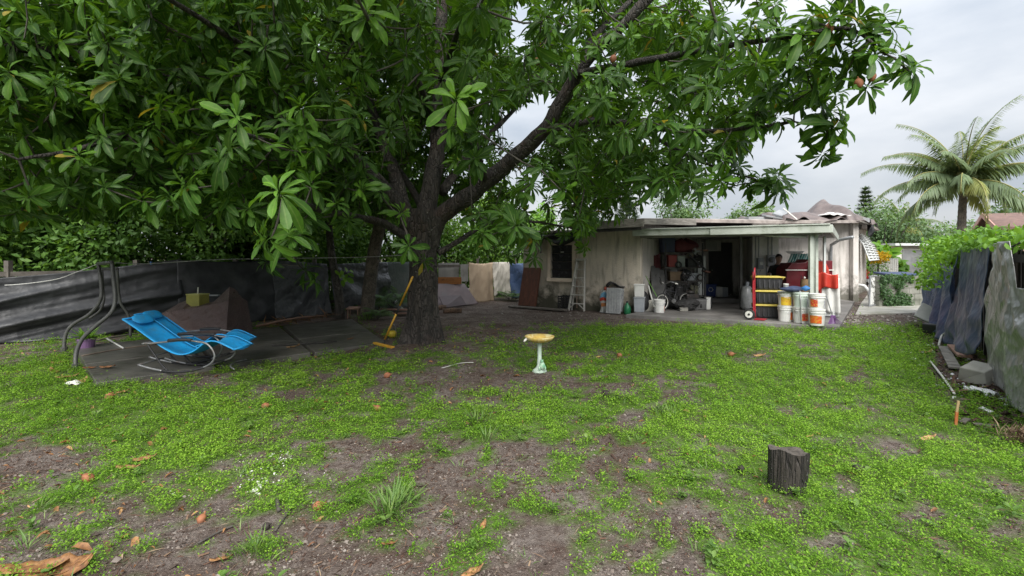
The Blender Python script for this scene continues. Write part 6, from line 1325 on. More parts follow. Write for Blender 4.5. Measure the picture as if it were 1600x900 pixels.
bucket('upper white bucket with a yellow label in the left stack', x, y, ZS+.345, group=gB, lid=True, label=[(A(-155), A(-65), .12, .66, M_LYEL), (A(-55), A(-25), .12, .6, M_LGREY)])
x, y = bk(1251, 504); bucket('lower white bucket with a red label in the middle stack', x, y, ZS, group=gB, lid=True, label=[(A(-110), A(-20), .15, .62, M_LRED)])
bucket('upper plain pale green-white bucket in the middle stack', x, y, ZS+.345, group=gB, m=pm('pale_green_bucket', (.58, .66, .60), (.5, .58, .52), 4, .45), lid=True, label=[(A(-60), A(-15), .12, .66, M_LGREY)])
x3, y3 = bk(1276, 508); bucket('lower white bucket with a wide red label in the right stack', x3, y3, ZS, r=.17, group=gB, lid=True, label=[(A(-175), A(-85), .15, .62, M_LORG)])
bucket('upper white bucket with a red square label in the right stack', x3, y3, ZS+.345, r=.17, group=gB, lid=True, label=[(A(-170), A(-115), .22, .68, M_LRED), (A(-60), A(-30), .15, .6, M_LGREY)])
# things lying on the bucket stacks
t = thing('blue_tool_bag', 'dark blue cloth bag lying on the left and middle bucket stacks', 'bag', (x-.12, y+.12, ZS+.72))
def bagb(u, v):
    a = u*2*math.pi; b_ = (v-.5)*math.pi; return (.30*math.cos(a)*math.cos(b_)*(1+.1*math.sin(3*a)), .16*math.sin(a)*math.cos(b_), .06+.06*math.sin(b_)*(1+.3*math.sin(2*a)))
MB().grid(bagb, 24, 10).build('body', pm('dark_blue_cloth', (.03, .045, .10), (.02, .03, .07), 6, .8), t, smooth=True)
MB().grid(lambda u, v: (lambda q_: (q_[0]*.35+.24, q_[1]*.6-.12, q_[2]*.9+.03))(bagb(u, v)), 18, 8).build('bright_end', pm('bright_blue_cloth', (.03, .16, .42)), t, smooth=True)
t = thing('paint_tin', 'small round tin standing on the blue bag', 'tin', (x-.28, y+.12, ZS+.83)); MB().lathe([(.06, 0), (.06, .07), (.055, .075), (.001, .075)], 16).build('body', M_GREYM, t); MB().lathe([(.062, .06), (.062, .075), (.05, .08), (.001, .078)], 16).build('rim', M_SHELL, t)
t = thing('cane', 'thin grey stick leaning in front of the middle bucket stack', 'stick', (x-.12, y-.22, .06)); MB().tube([(0, 0, 0), (.02, .05, .55), (.03, .1, .78)], .011, 6).build('shaft', M_GREYM, t, smooth=True); MB().lathe([(.018, 0), (.016, .05), (.001, .05)], 8).build('ferrule', M_WIRE, t)
# ---- storage totes
M_TOTE = pm('black_tote_plastic', (.035, .035, .038), (.025, .025, .028), 5, .4, .15, 20); M_TLID = pm('yellow_tote_lid', (.52, .42, .07), (.45, .36, .06), 4, .45)
tx, ty = bk(1198, 498); ty += .25; tx = (1199-800)/FPX*ty
gT = 'black storage totes stacked by the hand truck'
for i, lab in enumerate(['bottom black storage tote on the slab', 'middle black tote with yellow lid in the stack', 'top black tote with yellow lid in the stack']):
    t = thing('storage_tote', lab, 'tote', (tx, ty, ZS+i*.355), R(-20)+.04*i, gT)
    MB().box((0, 0, .165), (.62, .44, .31), 0, taper=.87).build('body', M_TOTE, t, bevel=.02)
    for k in range(5): MB().box((-.22+.11*k, -.213, .17), (.035, .02, .24), 0, R(-4)).build('rib', M_TOTE, t, bevel=.005)
    MB().box((0, 0, .325), (.70, .52, .035)).build('lid', M_TLID if i else M_TLID, t, bevel=.012); MB().box((0, 0, .347), (.55, .38, .012)).build('lid_panel', M_TLID, t, bevel=.004)
    for s in (-1, 1): MB().box((s*.345, 0, .29), (.03, .14, .05)).build('latch', M_TLID if i else M_TOTE, t, bevel=.006)
# ---- red hand truck
M_REDP = pm('red_enamel', (.36, .025, .035), (.28, .02, .028), 5, .4, .1, 30)
hx, hy = bk(1180, 499); t = thing('hand_truck', 'red steel hand truck with white-hubbed wheel before the totes', 'hand truck', (hx, hy, ZS), R(52))
for s in (-1, 1): MB().tube(smooth_path([(s*.085, .02, .05), (s*.085, .03, .6), (s*.085, .03, 1.18)], 3), .019, 8).build('upright', M_REDP, t, smooth=True)
MB().tube(smooth_path([(.085, .03, 1.16), (.07, .02, 1.24), (-.05, .0, 1.27), (-.17, -.02, 1.22), (-.2, -.02, 1.10), (-.12, 0, 1.02), (-.085, .02, .98)], 4), .017, 8).build('grab_handle', M_REDP, t, smooth=True)
for z in (.25, .5, .75, .95): MB().box((0, .03, z), (.17, .012, .04)).build('cross_plate', M_REDP, t)
MB().box((0, -.12, .015), (.36, .24, .012)).build('toe_plate', M_REDP, t)
for s in (-1, 1):
    w = MB().tube([(s*.17-.035, .10, .135), (s*.17+.035, .10, .135)], .13, 22).build('wheel', M_BLACKTUBE, t, bevel=.015)
    for e in (-1, 1): MB().tube([(s*.17+e*.03, .10, .135), (s*.17+e*.042, .10, .135)], .085, 16).build('hub', M_SHELL, w); MB().tube([(s*.17+e*.04, .10, .135), (s*.17+e*.052, .10, .135)], .028, 10).build('axle_cap', M_WIRE, w)
MB().tube([(-.2, .10, .135), (.2, .10, .135)], .012, 6).build('axle', M_GREYM, t)
# a second wheel set lies with its face to the viewer
# ---- red cabinet with trim, teal corrugated sheet, person
cy = 13.9; k_ = cy/FPX
def cz(py): return EYE+(HOR-py)*k_
cab = thing('red_cabinet', 'large dark red counter with a white trim line in the carport', 'counter', ((1252-800)*k_, cy, ZS))
M_CABR = pm('dark_red_laminate', (.13, .013, .02), (.10, .011, .016), 2.5, .4, .15, 20)
xl, xr = (1219-1252)*k_, (1291-1252)*k_
outline = [(xl-.04, 0), (xr, 0), (xr, cz(407)-ZS), ((1262-1252)*k_, cz(407)-ZS), ((1255-1252)*k_, cz(405)-ZS), ((1249-1252)*k_, cz(410)-ZS), ((1228-1252)*k_, cz(411)-ZS), ((1221-1252)*k_, cz(420)-ZS)]
n = len(outline); vs = [(x_, -.28, z) for x_, z in outline]+[(x_, .28, z) for x_, z in outline]
MB().add(vs, [tuple(range(n)), tuple(reversed(range(n, 2*n)))]+[(n+i, n+(i+1) % n, (i+1) % n, i) for i in range(n)]).build('body', M_CABR, cab, bevel=.015)
MB().box(((xl+xr)/2, -.30, cz(421.5)-ZS), (xr-xl+.04, .03, .028)).build('trim', M_SHELL, cab, bevel=.004)
for f in (.33, .66): MB().box((xl+(xr-xl)*f, -.287, .55), (.012, .012, .95)).build('panel_joint', M_WIRE, cab)
t = thing('teal_sheet', 'teal corrugated plastic sheet leaning behind the red counter', 'sheet', ((1248-800)/FPX*14.6, 14.6, 1.42))
M_TEAL = pm('teal_corrugated', (.08, .30, .28), (.06, .24, .22), 4, .4)
for i in range(10): MB().bar((-.32+.075*i, 0, -.0), (-.14+.075*i, .10, .30), .06, .03).build('corrugation', M_TEAL if i % 3 else pm('pale_teal', (.30, .48, .46)), t, bevel=.012)
MB().bar((-.4, .03, .0), (.45, .03, .0), .03, .03).build('batten', M_GREYM, t); MB().box((0, .02, -.72), (.06, .06, 1.4)).build('prop', M_GREYM, t)
t = thing('wash_basin', 'white basin-shaped lamp bowl propped above the teal sheet', 'basin', ((1242-800)/FPX*15.2, 15.2, cz(398))); MB().lathe([(.05, 0), (.20, .05), (.26, .10), (.25, .11), (.19, .07), (.001, .03)], 22).build('bowl', M_ALUW, t, smooth=True); MB().tube([(0, .02, 0), (0, .02, -1.75)], .02, 6).build('stand', M_GREYM, t)
t = thing('red_jacket', 'bright red jacket hanging on the right side of the red counter', 'jacket', ((1279-800)/FPX*13.5, 13.5, ZS))
def jk(u, v): a = u*2*math.pi; w = .17*(1+.35*v)*(1-.35*max(0, v-.0)*0); return (w*math.cos(a)*(1+.08*math.sin(4*a)), .07*math.sin(a)+.02*math.sin(7*a), 1.42-v*.95+.05*math.sin(a*2)*v)
MB().grid(jk, 32, 14).build('body', pm('scarlet_cloth', (.50, .05, .03), (.40, .04, .025), 5, .8), t, smooth=True); MB().tube([(-.1, 0, 1.42), (0, 0, 1.5), (.1, 0, 1.42)], .012, 6).build('hanger', M_GREYM, t)
for s in (-1, 1): MB().tube(smooth_path([(s*.14, 0, 1.36), (s*.22, -.02, 1.15), (s*.2, -.05, .85)], 4), [.06, .058, .056, .055, .054, .052, .05, .05, .045], 9).build('sleeve', pm('scarlet_cloth', (.5, .05, .03)), t, smooth=True)
t = thing('cat_scratcher', 'tan cardboard tube with rope wrap standing before the white posts', 'tube', ((1257-800)/FPX*12.9, 12.9, ZS))
MB().lathe([(.09, 0), (.10, .3), (.10, .85), (.085, .95), (.001, .95)], 16).build('tube', pm('tan_cardboard', (.30, .20, .10), (.22, .14, .07), 6, .8), t); MB().lathe([(.105, .1), (.108, .14), (.105, .18)], 16, cap=False).build('rope_wrap', M_ROPE, t); MB().lathe([(.001, -.05), (.05, 0), (.001, .05)], 10, (-.14, -.02, .62)).build('toy_ball', M_SHELL, t, smooth=True); MB().lathe([(.001, -.035), (.035, 0), (.001, .04)], 10, (0, 0, .99)).build('knob', M_SHELL, t, smooth=True)
# person: one continuous body by skin modifier
py_ = 14.55; kx = py_/FPX
person = thing('person', 'person in a black T-shirt standing behind the red counter', 'person', ((1214-800)*kx, py_, ZS), R(-8))
M_SKIN = pm('skin', (.36, .22, .16), (.31, .185, .135), 5, .55, .1, 40, spec=.35); M_SHIRT = pm('black_tshirt', (.012, .012, .014), (.02, .02, .022), 5, .85, .3, 40); M_HAIR = pm('dark_hair', (.022, .018, .016), None, 20, .6, .5, 90); M_JEANS = pm('dark_trousers', (.03, .035, .05), None, 6, .85)
J = {'pel': (0, 0, .82, .145, .10), 'wai': (0, 0, .96, .140, .095), 'che': (0, .0, 1.14, .165, .105), 'nec0': (.01, 0, 1.29, .085, .07), 'nec1': (.03, -.02, 1.36, .052, .052), 'hea0': (.04, -.03, 1.42, .070, .078), 'hea1': (.045, -.03, 1.52, .080, .095), 'hea2': (.045, -.025, 1.59, .055, .065),
     'shl': (-.17, 0, 1.235, .062, .062), 'ell': (-.26, -.03, .97, .046, .046), 'wrl': (-.18, -.22, .86, .034, .030), 'pll': (-.155, -.28, .855, .042, .020), 'shr': (.18, 0, 1.24, .062, .062), 'elr': (.27, -.06, 1.0, .046, .046), 'wrr': (.30, -.26, 1.06, .034, .030), 'plr': (.31, -.33, 1.07, .042, .02),
     'hpl': (-.09, 0, .74, .09, .095), 'knl': (-.095, -.015, .43, .062, .065), 'anl': (-.1, .01, .075, .04, .045), 'tol': (-.11, -.16, .03, .04, .026), 'hpr': (.09, 0, .74, .09, .095), 'knr': (.095, -.015, .43, .062, .065), 'anr': (.1, .01, .075, .04, .045), 'tor': (.11, -.16, .03, .04, .026)}
E = [('pel', 'wai'), ('wai', 'che'), ('che', 'nec0'), ('nec0', 'nec1'), ('nec1', 'hea0'), ('hea0', 'hea1'), ('hea1', 'hea2'), ('che', 'shl'), ('shl', 'ell'), ('ell', 'wrl'), ('wrl', 'pll'), ('che', 'shr'), ('shr', 'elr'), ('elr', 'wrr'), ('wrr', 'plr'), ('pel', 'hpl'), ('hpl', 'knl'), ('knl', 'anl'), ('anl', 'tol'), ('pel', 'hpr'), ('hpr', 'knr'), ('knr', 'anr'), ('anr', 'tor')]
for sd2, x0, sg in (('l', -.155, 1), ('r', .31, -1)):
    pl = J['pl'+sd2]
    for k in range(4):
        L = (.07, .078, .073, .058)[k]; ox = (k-1.5)*.019
        J[f'f{sd2}{k}a'] = (pl[0]+ox, pl[1]-.035, pl[2], .0095, .009); J[f'f{sd2}{k}b'] = (pl[0]+ox*1.1, pl[1]-.035-L*.55, pl[2]-.006, .0088, .0085); J[f'f{sd2}{k}c'] = (pl[0]+ox*1.15, pl[1]-.035-L*.95, pl[2]-.03, .0075, .007)
        E += [('pl'+sd2, f'f{sd2}{k}a'), (f'f{sd2}{k}a', f'f{sd2}{k}b'), (f'f{sd2}{k}b', f'f{sd2}{k}c')]
    J[f't{sd2}a'] = (pl[0]+sg*.045, pl[1]+.0, pl[2]-.005, .0105, .010); J[f't{sd2}b'] = (pl[0]+sg*.058, pl[1]-.045, pl[2]-.018, .009, .0085); E += [('wr'+sd2, f't{sd2}a'), (f't{sd2}a', f't{sd2}b')]
names = list(J); me = bpy.data.meshes.new('body'); me.from_pydata([J[k][:3] for k in names], [(names.index(a), names.index(b)) for a, b in E], []); me.update()
bo = link('body', me, [M_SKIN, M_SHIRT, M_JEANS], person)
bo.modifiers.new('skin', 'SKIN'); bo.modifiers['skin'].use_smooth_shade = True
for i, k in enumerate(names): me.skin_vertices[0].data[i].radius = J[k][3:5]; me.skin_vertices[0].data[i].use_root = (k == 'pel')
sb = bo.modifiers.new('sub', 'SUBSURF'); sb.levels = 2; sb.render_levels = 2
dg = bpy.context.evaluated_depsgraph_get(); me2 = bpy.data.meshes.new_from_object(bo.evaluated_get(dg)); bo.modifiers.clear(); bo.data = me2; me2.name = 'body'
if len(me2.materials) < 3:
    me2.materials.clear()
    for m_ in (M_SKIN, M_SHIRT, M_JEANS): me2.materials.append(m_)
for pol in me2.polygons:
    c = pol.center; arm = abs(c.x-.0) > .19 and c.z < 1.24
    pol.material_index = 2 if c.z < .84 and abs(c.x) < .2 and c.y > -.2 else (0 if c.z > 1.315 or (arm and c.z < 1.07) or c.y < -.12 else 1); pol.use_smooth = True
def hairf(u, v):
    a = u*2*math.pi; b_ = v*1.75; r_ = 1.06; front = -math.sin(a); lim = 1.75-.62*max(0, front)
    b_ = v*lim; return (.045+.083*r_*math.sin(b_)*math.cos(a), -.022+.098*r_*math.sin(b_)*math.sin(a), 1.525+.098*r_*math.cos(b_))
MB().grid(hairf, 28, 12).build('hair', M_HAIR, person, smooth=True, solid=.012)
for s in (-1, 1):
    MB().lathe([(.001, -.009), (.0075, -.005), (.010, 0), (.0075, .005), (.001, .009)], 10, (.045+s*.030, -.112, 1.515)).build('eye', M_WIRE, person, smooth=True)
    MB().lathe([(.001, -.032), (.012, -.02), (.017, .005), (.012, .028), (.001, .034)], 10, (.045+s*.083, -.02, 1.505)).build('ear', M_SKIN, person, smooth=True)
    MB().tube([(.045+s*.014, -.113, 1.536), (.045+s*.045, -.108, 1.540)], .005, 5).build('eyebrow', M_HAIR, person)
MB().tube([(.045, -.112, 1.52), (.045, -.128, 1.487), (.045, -.118, 1.48)], [.008, .014, .011], 8).build('nose', M_SKIN, person, smooth=True)
MB().tube([(.020, -.104, 1.455), (.045, -.112, 1.452), (.070, -.104, 1.455)], [.004, .007, .004], 6).build('mouth', pm('lip', (.28, .12, .10)), person, smooth=True)
# ---- right end of carport: red-topped cloth, purple rake
t = thing('red_cover_stand', 'red plastic sheet over a white cloth hanging at the carport right end', 'cover', ((1298-800)/FPX*12.4, 12.4, ZS), R(-35))
def hang(w0, w1, z1, z0, y0): return lambda u, v: ((u-.5)*(w0+(w1-w0)*v), y0+.03*math.sin(u*12)*(.4+v), z1+(z0-z1)*v+.03*math.sin(u*6))
MB().grid(hang(.36, .42, 1.02, .12, 0), 20, 16).build('white_cloth', M_WBUCK, t, smooth=True, solid=.012)
MB().grid(lambda u, v: (lambda q_: (q_[0]*1.04-.06, q_[1]-.05, q_[2]))(hang(.42, .42, 1.12, .76-.3*max(0, .4-u), 0)(u, v)), 20, 10).build('red_sheet', pm('red_plastic', (.50, .05, .03), (.42, .035, .025), 4, .35), t, smooth=True, solid=.015)
MB().box((0, .09, .55), (.34, .12, 1.05)).build('stand', M_ALUW, t, bevel=.02); MB().box((-.26, .04, .5), (.05, .05, .95)).build('dark_flap', M_CABR, t)
a, b = G(1304, 511), D(1291, 462, 11.3); t = thing('leaf_rake', 'purple plastic leaf rake standing against the bucket stack', 'rake', tuple(a))
M_PURP = pm('purple_rake_plastic', (.13, .055, .17), (.10, .045, .13), 5, .5)
MB().tube([(b.x-a.x, b.y-a.y, b.z), (-.02, .05, .27)], .012, 7).build('handle', M_GREYM, t)
for i in range(11):
    f = (i-5)/5; MB().bar((-.02, .05, .27), (f*.21, -.03-.05*abs(f), .03), .028, .008).build('tine', M_PURP, t)
MB().box((-.01, .04, .22), (.12, .02, .10)).build('hub', M_PURP, t, bevel=.01)
# grey plastic-wrapped roll, low blue bins
t = thing('wrapped_roll', 'grey plastic-wrapped roll standing by the dark carport post', 'roll', ((1167-800)/FPX*14.1, 14.1, ZS))
MB().lathe([(.10, 0), (.16, .1), (.17, .4), (.14, .62), (.10, .70), (.001, .70)], 18, wob=lambda a, z: 1+.06*math.sin(5*a+z*9)).build('body', M_CLEAR, t, smooth=True); MB().tube([(0, 0, .62), (.02, 0, .82)], .05, 8).build('core', M_GBUCK, t)
# recycling bin and white box on the back step
M_RBLUE = pm('recycling_blue', (.02, .05, .22), (.016, .04, .18), 4, .4, .1)
p = G(1108, 463.5, .22); t = thing('recycling_bin', 'blue recycling bin with a white arrow ring on the back step', 'bin', (p.x, p.y, .222), R(-5))
MB().box((0, 0, .21), (.40, .34, .42), 0, taper=.85).build('body', M_RBLUE, t, bevel=.015); MB().box((0, 0, .425), (.44, .38, .035)).build('rim', M_RBLUE, t, bevel=.01)
for k in range(3):
    a0 = math.pi*2/3*k+.5; P = [(.07*math.cos(a0+j*.17), -.178, .26+.07*math.sin(a0+j*.17)) for j in range(9)]
    ar = MB().tube(P, .011, 6).build('arrow', M_SHELL, t); q_ = Vector(P[-1]); tg = Vector((-math.sin(a0+8*.17), 0, math.cos(a0+8*.17))); nr = Vector((math.cos(a0+8*.17), 0, math.sin(a0+8*.17)))
    MB().add([q_+nr*.028+Vector((0, -.004, 0)), q_-nr*.028+Vector((0, -.004, 0)), q_+tg*.04+Vector((0, -.004, 0))], [(0, 1, 2)]).build('arrow_head', M_SHELL, ar, solid=.004)
for i, (dx, w) in enumerate(((.33, .22), (.53, .20))):
    t = thing('white_carton', ['white carton right beside the recycling bin', 'greyer carton next to the white one on the back step'][i], 'carton', (p.x+dx, p.y+.05, .222)); MB().box((0, 0, .17-.01*i), (w, .28, .34-.02*i)).build('body', M_WBUCK if not i else M_GBUCK, t, bevel=.006); MB().box((0, -.001, .345-.02*i), (w*.9, .25, .01)).build('flap', M_PVC, t)
# ---- left clutter: tubs, poles, bicycle, rack
p = Vector((*bk(999, 487), ZS)); t = thing('grey_tub', 'grey square tub under the white tub at the wall corner', 'tub', tuple(p)); MB().box((0, 0, .2), (.29, .29, .40), R(-20), taper=.9).build('body', M_GBUCK, t, bevel=.015); MB().box((0, 0, .40), (.31, .31, .03), R(-20)).build('rim', M_GBUCK, t, bevel=.008)
t = thing('white_tub', 'white square tub stacked on the grey tub', 'tub', (p.x, p.y, ZS+.418)); MB().box((0, 0, .17), (.27, .27, .33), R(-20), taper=.9).build('body', M_WBUCK, t, bevel=.015); MB().box((0, 0, .345), (.29, .29, .03), R(-20)).build('lid', M_WBUCK, t, bevel=.008)
p = Vector((*bk(1014, 485.5), ZS)); t = thing('square_pail', 'low off-white square pail between the tubs and the white bucket', 'pail', tuple(p)); MB().box((0, 0, .14), (.26, .24, .28), R(-15), taper=.88).build('body', pm('cream_plastic', (.60, .58, .52), None, 4, .5), t, bevel=.015); MB().box((0, 0, .285), (.28, .26, .025), R(-15)).build('lid', pm('cream_plastic', (.6, .58, .52)), t, bevel=.006)
xb, yb = bk(1030, 488); bucket('single white bucket in front of the bicycle wheel', xb, yb, ZS, r=.155, h=.36, label=[(A(-35), A(15), .1, .5, M_LRED)])
t = thing('black_trash_bag', 'black bag slumped behind the square pail', 'bag', (xb-.35, yb+.4, ZS))
MB().grid(lambda u, v: (.2*math.cos(6.283*u)*math.sin(v*2.6+.3)*(1+.1*math.sin(25*u)), .18*math.sin(6.283*u)*math.sin(v*2.6+.3), .55*(1-math.cos(v*2.9))/2+.03*math.sin(19*u)*v), 26, 12).build('body', M_BLACKTUBE, t, smooth=True); MB().lathe([(.03, .52), (.05, .6), (.02, .62)], 8).build('knot', M_BLACKTUBE, t)
def leanpole(name, lab, px0, py0, Y0, px1, py1, Y1, r, m):
    a, b = D(px0, py0, Y0), D(px1, py1, Y1); return tag(MB().tube([a, b], r, 7).build(name, m, smooth=True), lab, 'pole')
leanpole('green_pole', 'thin green pole leaning behind the white bucket', 1026, 463, 13.7, 1009, 431, 14.2, .012, pm('green_paint', (.13, .30, .05), None, 4, .5))
leanpole('green_pole', 'second paler green pole crossing beside the first', 1024, 460, 13.8, 1013, 438, 14.2, .010, pm('green_paint2', (.22, .36, .12), None, 4, .5))
leanpole('white_board', 'narrow white board standing behind the square pail', 1022, 480, 13.5, 1013, 446, 13.8, .022, M_PVC)
for i, (px, w) in enumerate(((1020, .07), (1027, .08), (1034, .06))):
    a, b = D(px+3, 474, 14.2), D(px, 416+3*i, 14.8); tag(MB().bar(a, b, .13, .05).build('grey_board', pm('dark_grey_board', (.10, .10, .10), (.07, .07, .07), 4, .7), bevel=.006), ['leftmost of three dark grey boards leaning on the carport wall', 'middle one of three dark grey boards leaning on the carport wall', 'rightmost of three dark grey boards leaning on the carport wall'][i], 'board')
# bicycle
bp = Vector((*bk(1037, 487), ZS)); bike = thing('bicycle', 'small dark bicycle with white-rimmed wheels parked before the rack', 'bicycle', (bp.x, bp.y+.15, ZS), R(24))
M_BFR = pm('black_bike_paint', (.03, .03, .035), None, 4, .35)
for i, x_ in enumerate((0, .86)):
    w = bpy.data.objects.new('wheel', None); COL.objects.link(w); w.parent = bike; w.location = (x_, 0, .255)
    def ring(R_, r_, n=32): return [(R_*math.cos(2*math.pi*k/n), 0, R_*math.sin(2*math.pi*k/n)) for k in range(n+1)]
    MB().tube(ring(.232, 0), .022, 7, cap=False).build('tyre', M_BLACKTUBE, w, smooth=True); MB().tube(ring(.205, 0), .010, 6, cap=False).build('rim', M_SHELL, w, smooth=True)
    for k in range(12): a = 2*math.pi*k/12; MB().tube([(0, .015*(-1)**k, 0), (.205*math.cos(a), 0, .205*math.sin(a))], .0022, 3).build('spoke', M_CHROME, w)
    MB().tube([(0, -.04, 0), (0, .04, 0)], .02, 8).build('hub', M_CHROME, w)
def bt(nm, pts, r, m=M_BFR): return MB().tube(smooth_path(pts, 3), r, 7).build(nm, m, bike, smooth=True)
bt('fork', [(0, -.05, .255), (.07, -.04, .50), (.10, 0, .60)], .012); bt('fork', [(0, .05, .255), (.07, .04, .50), (.10, 0, .60)], .012)
bt('frame', [(.10, 0, .58), (.42, 0, .27)], .018); bt('frame', [(.10, 0, .60), (.52, 0, .52)], .016); bt('frame', [(.42, 0, .27), (.54, 0, .60)], .016); bt('frame', [(.42, .04, .27), (.86, .05, .255)], .01); bt('frame', [(.52, .03, .52), (.86, .05, .255)], .01)
bt('stem', [(.10, 0, .60), (.13, 0, .74)], .014); bt('handlebar', [(.22, -.28, .80), (.12, -.20, .84), (.10, 0, .76), (.12, .20, .84), (.22, .28, .80)], .012, M_CHROME)
for s in (-1, 1): MB().tube([(.22, s*.28, .80), (.30, s*.30, .78)], .018, 7).build('grip', M_SHELL, bike)
MB().lathe([(.001, -.03), (.09, -.02), (.10, .01), (.06, .03), (.001, .03)], 14, (.58, 0, .66), wob=lambda a, z: 1.15+.35*math.cos(a)).build('saddle', M_BLACKTUBE, bike, smooth=True)
MB().tube([(.42, -.03, .27), (.42, .03, .27)], .07, 16).build('chainring', M_CHROME, bike); bt('crank', [(.42, -.06, .27), (.50, -.06, .16)], .01, M_CHROME); MB().box((.5, -.10, .155), (.09, .07, .02)).build('pedal', M_BLACKTUBE, bike)
M_OILY = pm('sooty_cloth', (.030, .029, .030), (.016, .016, .017), 6, .8, .5, 30)
# rack
ry = 14.9; kr = ry/FPX
rk = thing('storage_rack', 'tall open metal rack crowded with household clutter in the carport', 'rack', ((1068-800)*kr, ry, ZS))
for x_ in (-.62, .50):
    for y_ in (-.22, .22): MB().box((x_, y_, .98), (.035, .035, 1.96)).build('upright', M_BLACKTUBE, rk)
for z in (.35, .80, 1.22, 1.66): MB().box((-.06, 0, z), (1.16, .48, .03)).build('shelf', pm('dark_shelf', (.08, .075, .07)), rk)
MB().bar((.05, -.27, 1.62), (.60, -.30, 1.12), .06, .05).build('diagonal_strut', M_BLACKTUBE, rk); MB().bar((.50, -.27, 1.12), (.66, -.27, 1.08), .3, .05).build('strut_end', pm('rust', (.16, .07, .05)), rk); MB().bar((.56, -.27, 1.08), (.54, -.27, .05), .05, .05).build('leg_brace', M_BLACKTUBE, rk)
rx, rz0 = (1068-800)*kr, ZS
def rbox(name, lab, cat, x_, y_, z, d, m, rz=0, top=None, ry2=0):
    t = thing(name, lab, cat, (rx+x_, ry+y_, ZS+z), rz); MB().box((0, 0, d[2]/2), d, 0, taper=.92).build('body', m, t, bevel=min(d)*.08); MB().box((0, 0, d[2]+.008), (d[0]*1.04, d[1]*1.04, .018)).build('lid', top or m, t, bevel=.004); return t
M_DKBLUE = pm('dark_blue_bin', (.02, .03, .075), None, 4, .5); M_MAROON = pm('maroon_cloth', (.12, .025, .03), (.08, .018, .022), 5, .8)
rbox('blue_bin', 'dark blue bin high on the left of the rack', 'bin', -.52, -.05, 1.68, (.40, .38, .46), M_DKBLUE)
rbox('red_case', 'bright red plastic case on the left of the rack', 'case', -.42, -.18, 1.24, (.26, .2, .34), pm('red_case_plastic', (.24, .025, .02), None, 4, .4))
rbox('grey_box', 'pale grey-green box beside the red case on the rack', 'box', -.14, -.1, 1.24, (.24, .25, .32), pm('grey_green_box', (.26, .29, .27), None, 4, .6))
rbox('toolbox', 'dark toolbox in the middle of the rack', 'toolbox', .20, -.08, 1.24, (.30, .28, .24), M_BLACKTUBE)
rbox('carton', 'brown carton on the second shelf of the rack', 'carton', -.30, -.05, .82, (.36, .3, .26), pm('cardboard', (.20, .14, .09), None, 4, .85))
rbox('grey_case', 'grey case on the second shelf right side', 'case', .22, -.06, .82, (.34, .3, .22), M_GBUCK)
rbox('black_tub', 'black tub on the lowest shelf of the rack', 'tub', -.25, -.05, .37, (.42, .34, .26), M_CRATE)
rbox('olive_tin', 'olive tin on the lowest shelf right side', 'tin', .26, -.08, .37, (.24, .24, .28), pm('olive_tin', (.15, .15, .09), None, 5, .5))
rbox('mower_box', 'grey engine housing on the floor before the rack', 'machine', .18, -.62, .0, (.46, .34, .30), pm('engine_grey', (.16, .16, .165), (.10, .1, .1), 8, .5, metal=.3))
rbox('white_jug', 'white jug on the floor right of the engine housing', 'jug', .50, -.60, .0, (.13, .13, .34), M_WBUCK)
rbox('black_case', 'black case on the floor under the rack brace', 'case', .62, -.2, .0, (.26, .3, .34), M_CRATE)
rbox('appliance_door', 'white appliance panel standing behind the rack', 'panel', .62, .30, .35, (.34, .06, 1.2), M_ALUW)
t = thing('red_bundle', 'bundle of dark red cloth piled on top of the rack', 'bundle', (rx-.0, ry, ZS+1.70))
MB().grid(lambda u, v: (.46*math.cos(6.283*u)*math.sin(.2+v*2.7)*(1+.12*math.sin(19*u)), .24*math.sin(6.283*u)*math.sin(.2+v*2.7), .16+.20*-math.cos(.2+v*2.7)*(1+.3*math.sin(6.283*u*2))), 34, 12).build('cloth', M_MAROON, t, smooth=True); MB().box((.45, 0, .06), (.5, .3, .05), 0, 0, .1).build('board', M_PINKWD, t)
t = thing('maroon_coat', 'maroon coat hanging left of the red case', 'coat', (rx-.86, ry+.1, ZS+.9)); MB().grid(lambda u, v: (.16*math.cos(6.283*u)*(1+.25*v), .07*math.sin(6.283*u)+.02*math.sin(31*u), .72-.62*v+.03*math.cos(12.6*u)), 30, 10).build('body', M_MAROON, t, smooth=True); MB().tube([(0, 0, .7), (0, .05, .8)], .008, 5).build('hook', M_GREYM, t)
t = thing('desk_fan', 'grey desk fan among the clutter on the rack', 'fan', (rx+.30, ry-.26, ZS+1.49), R(-10))
MB().lathe([(.08, 0), (.08, .02), (.02, .03), (.015, .12)], 14).build('base', M_BLACKTUBE, t)
for r_ in (.04, .08, .12): MB().tube([(r_*math.cos(2*math.pi*k/20), -.03, .22+r_*math.sin(2*math.pi*k/20)) for k in range(21)], .005, 4, cap=False).build('guard_ring', M_CHROME, t)
for k in range(3): a = k*2.09; MB().bar((0, 0, .22), (.10*math.cos(a), .01, .22+.10*math.sin(a)), .05, .004, (0, 1, 0)).build('blade', M_GBUCK, t)
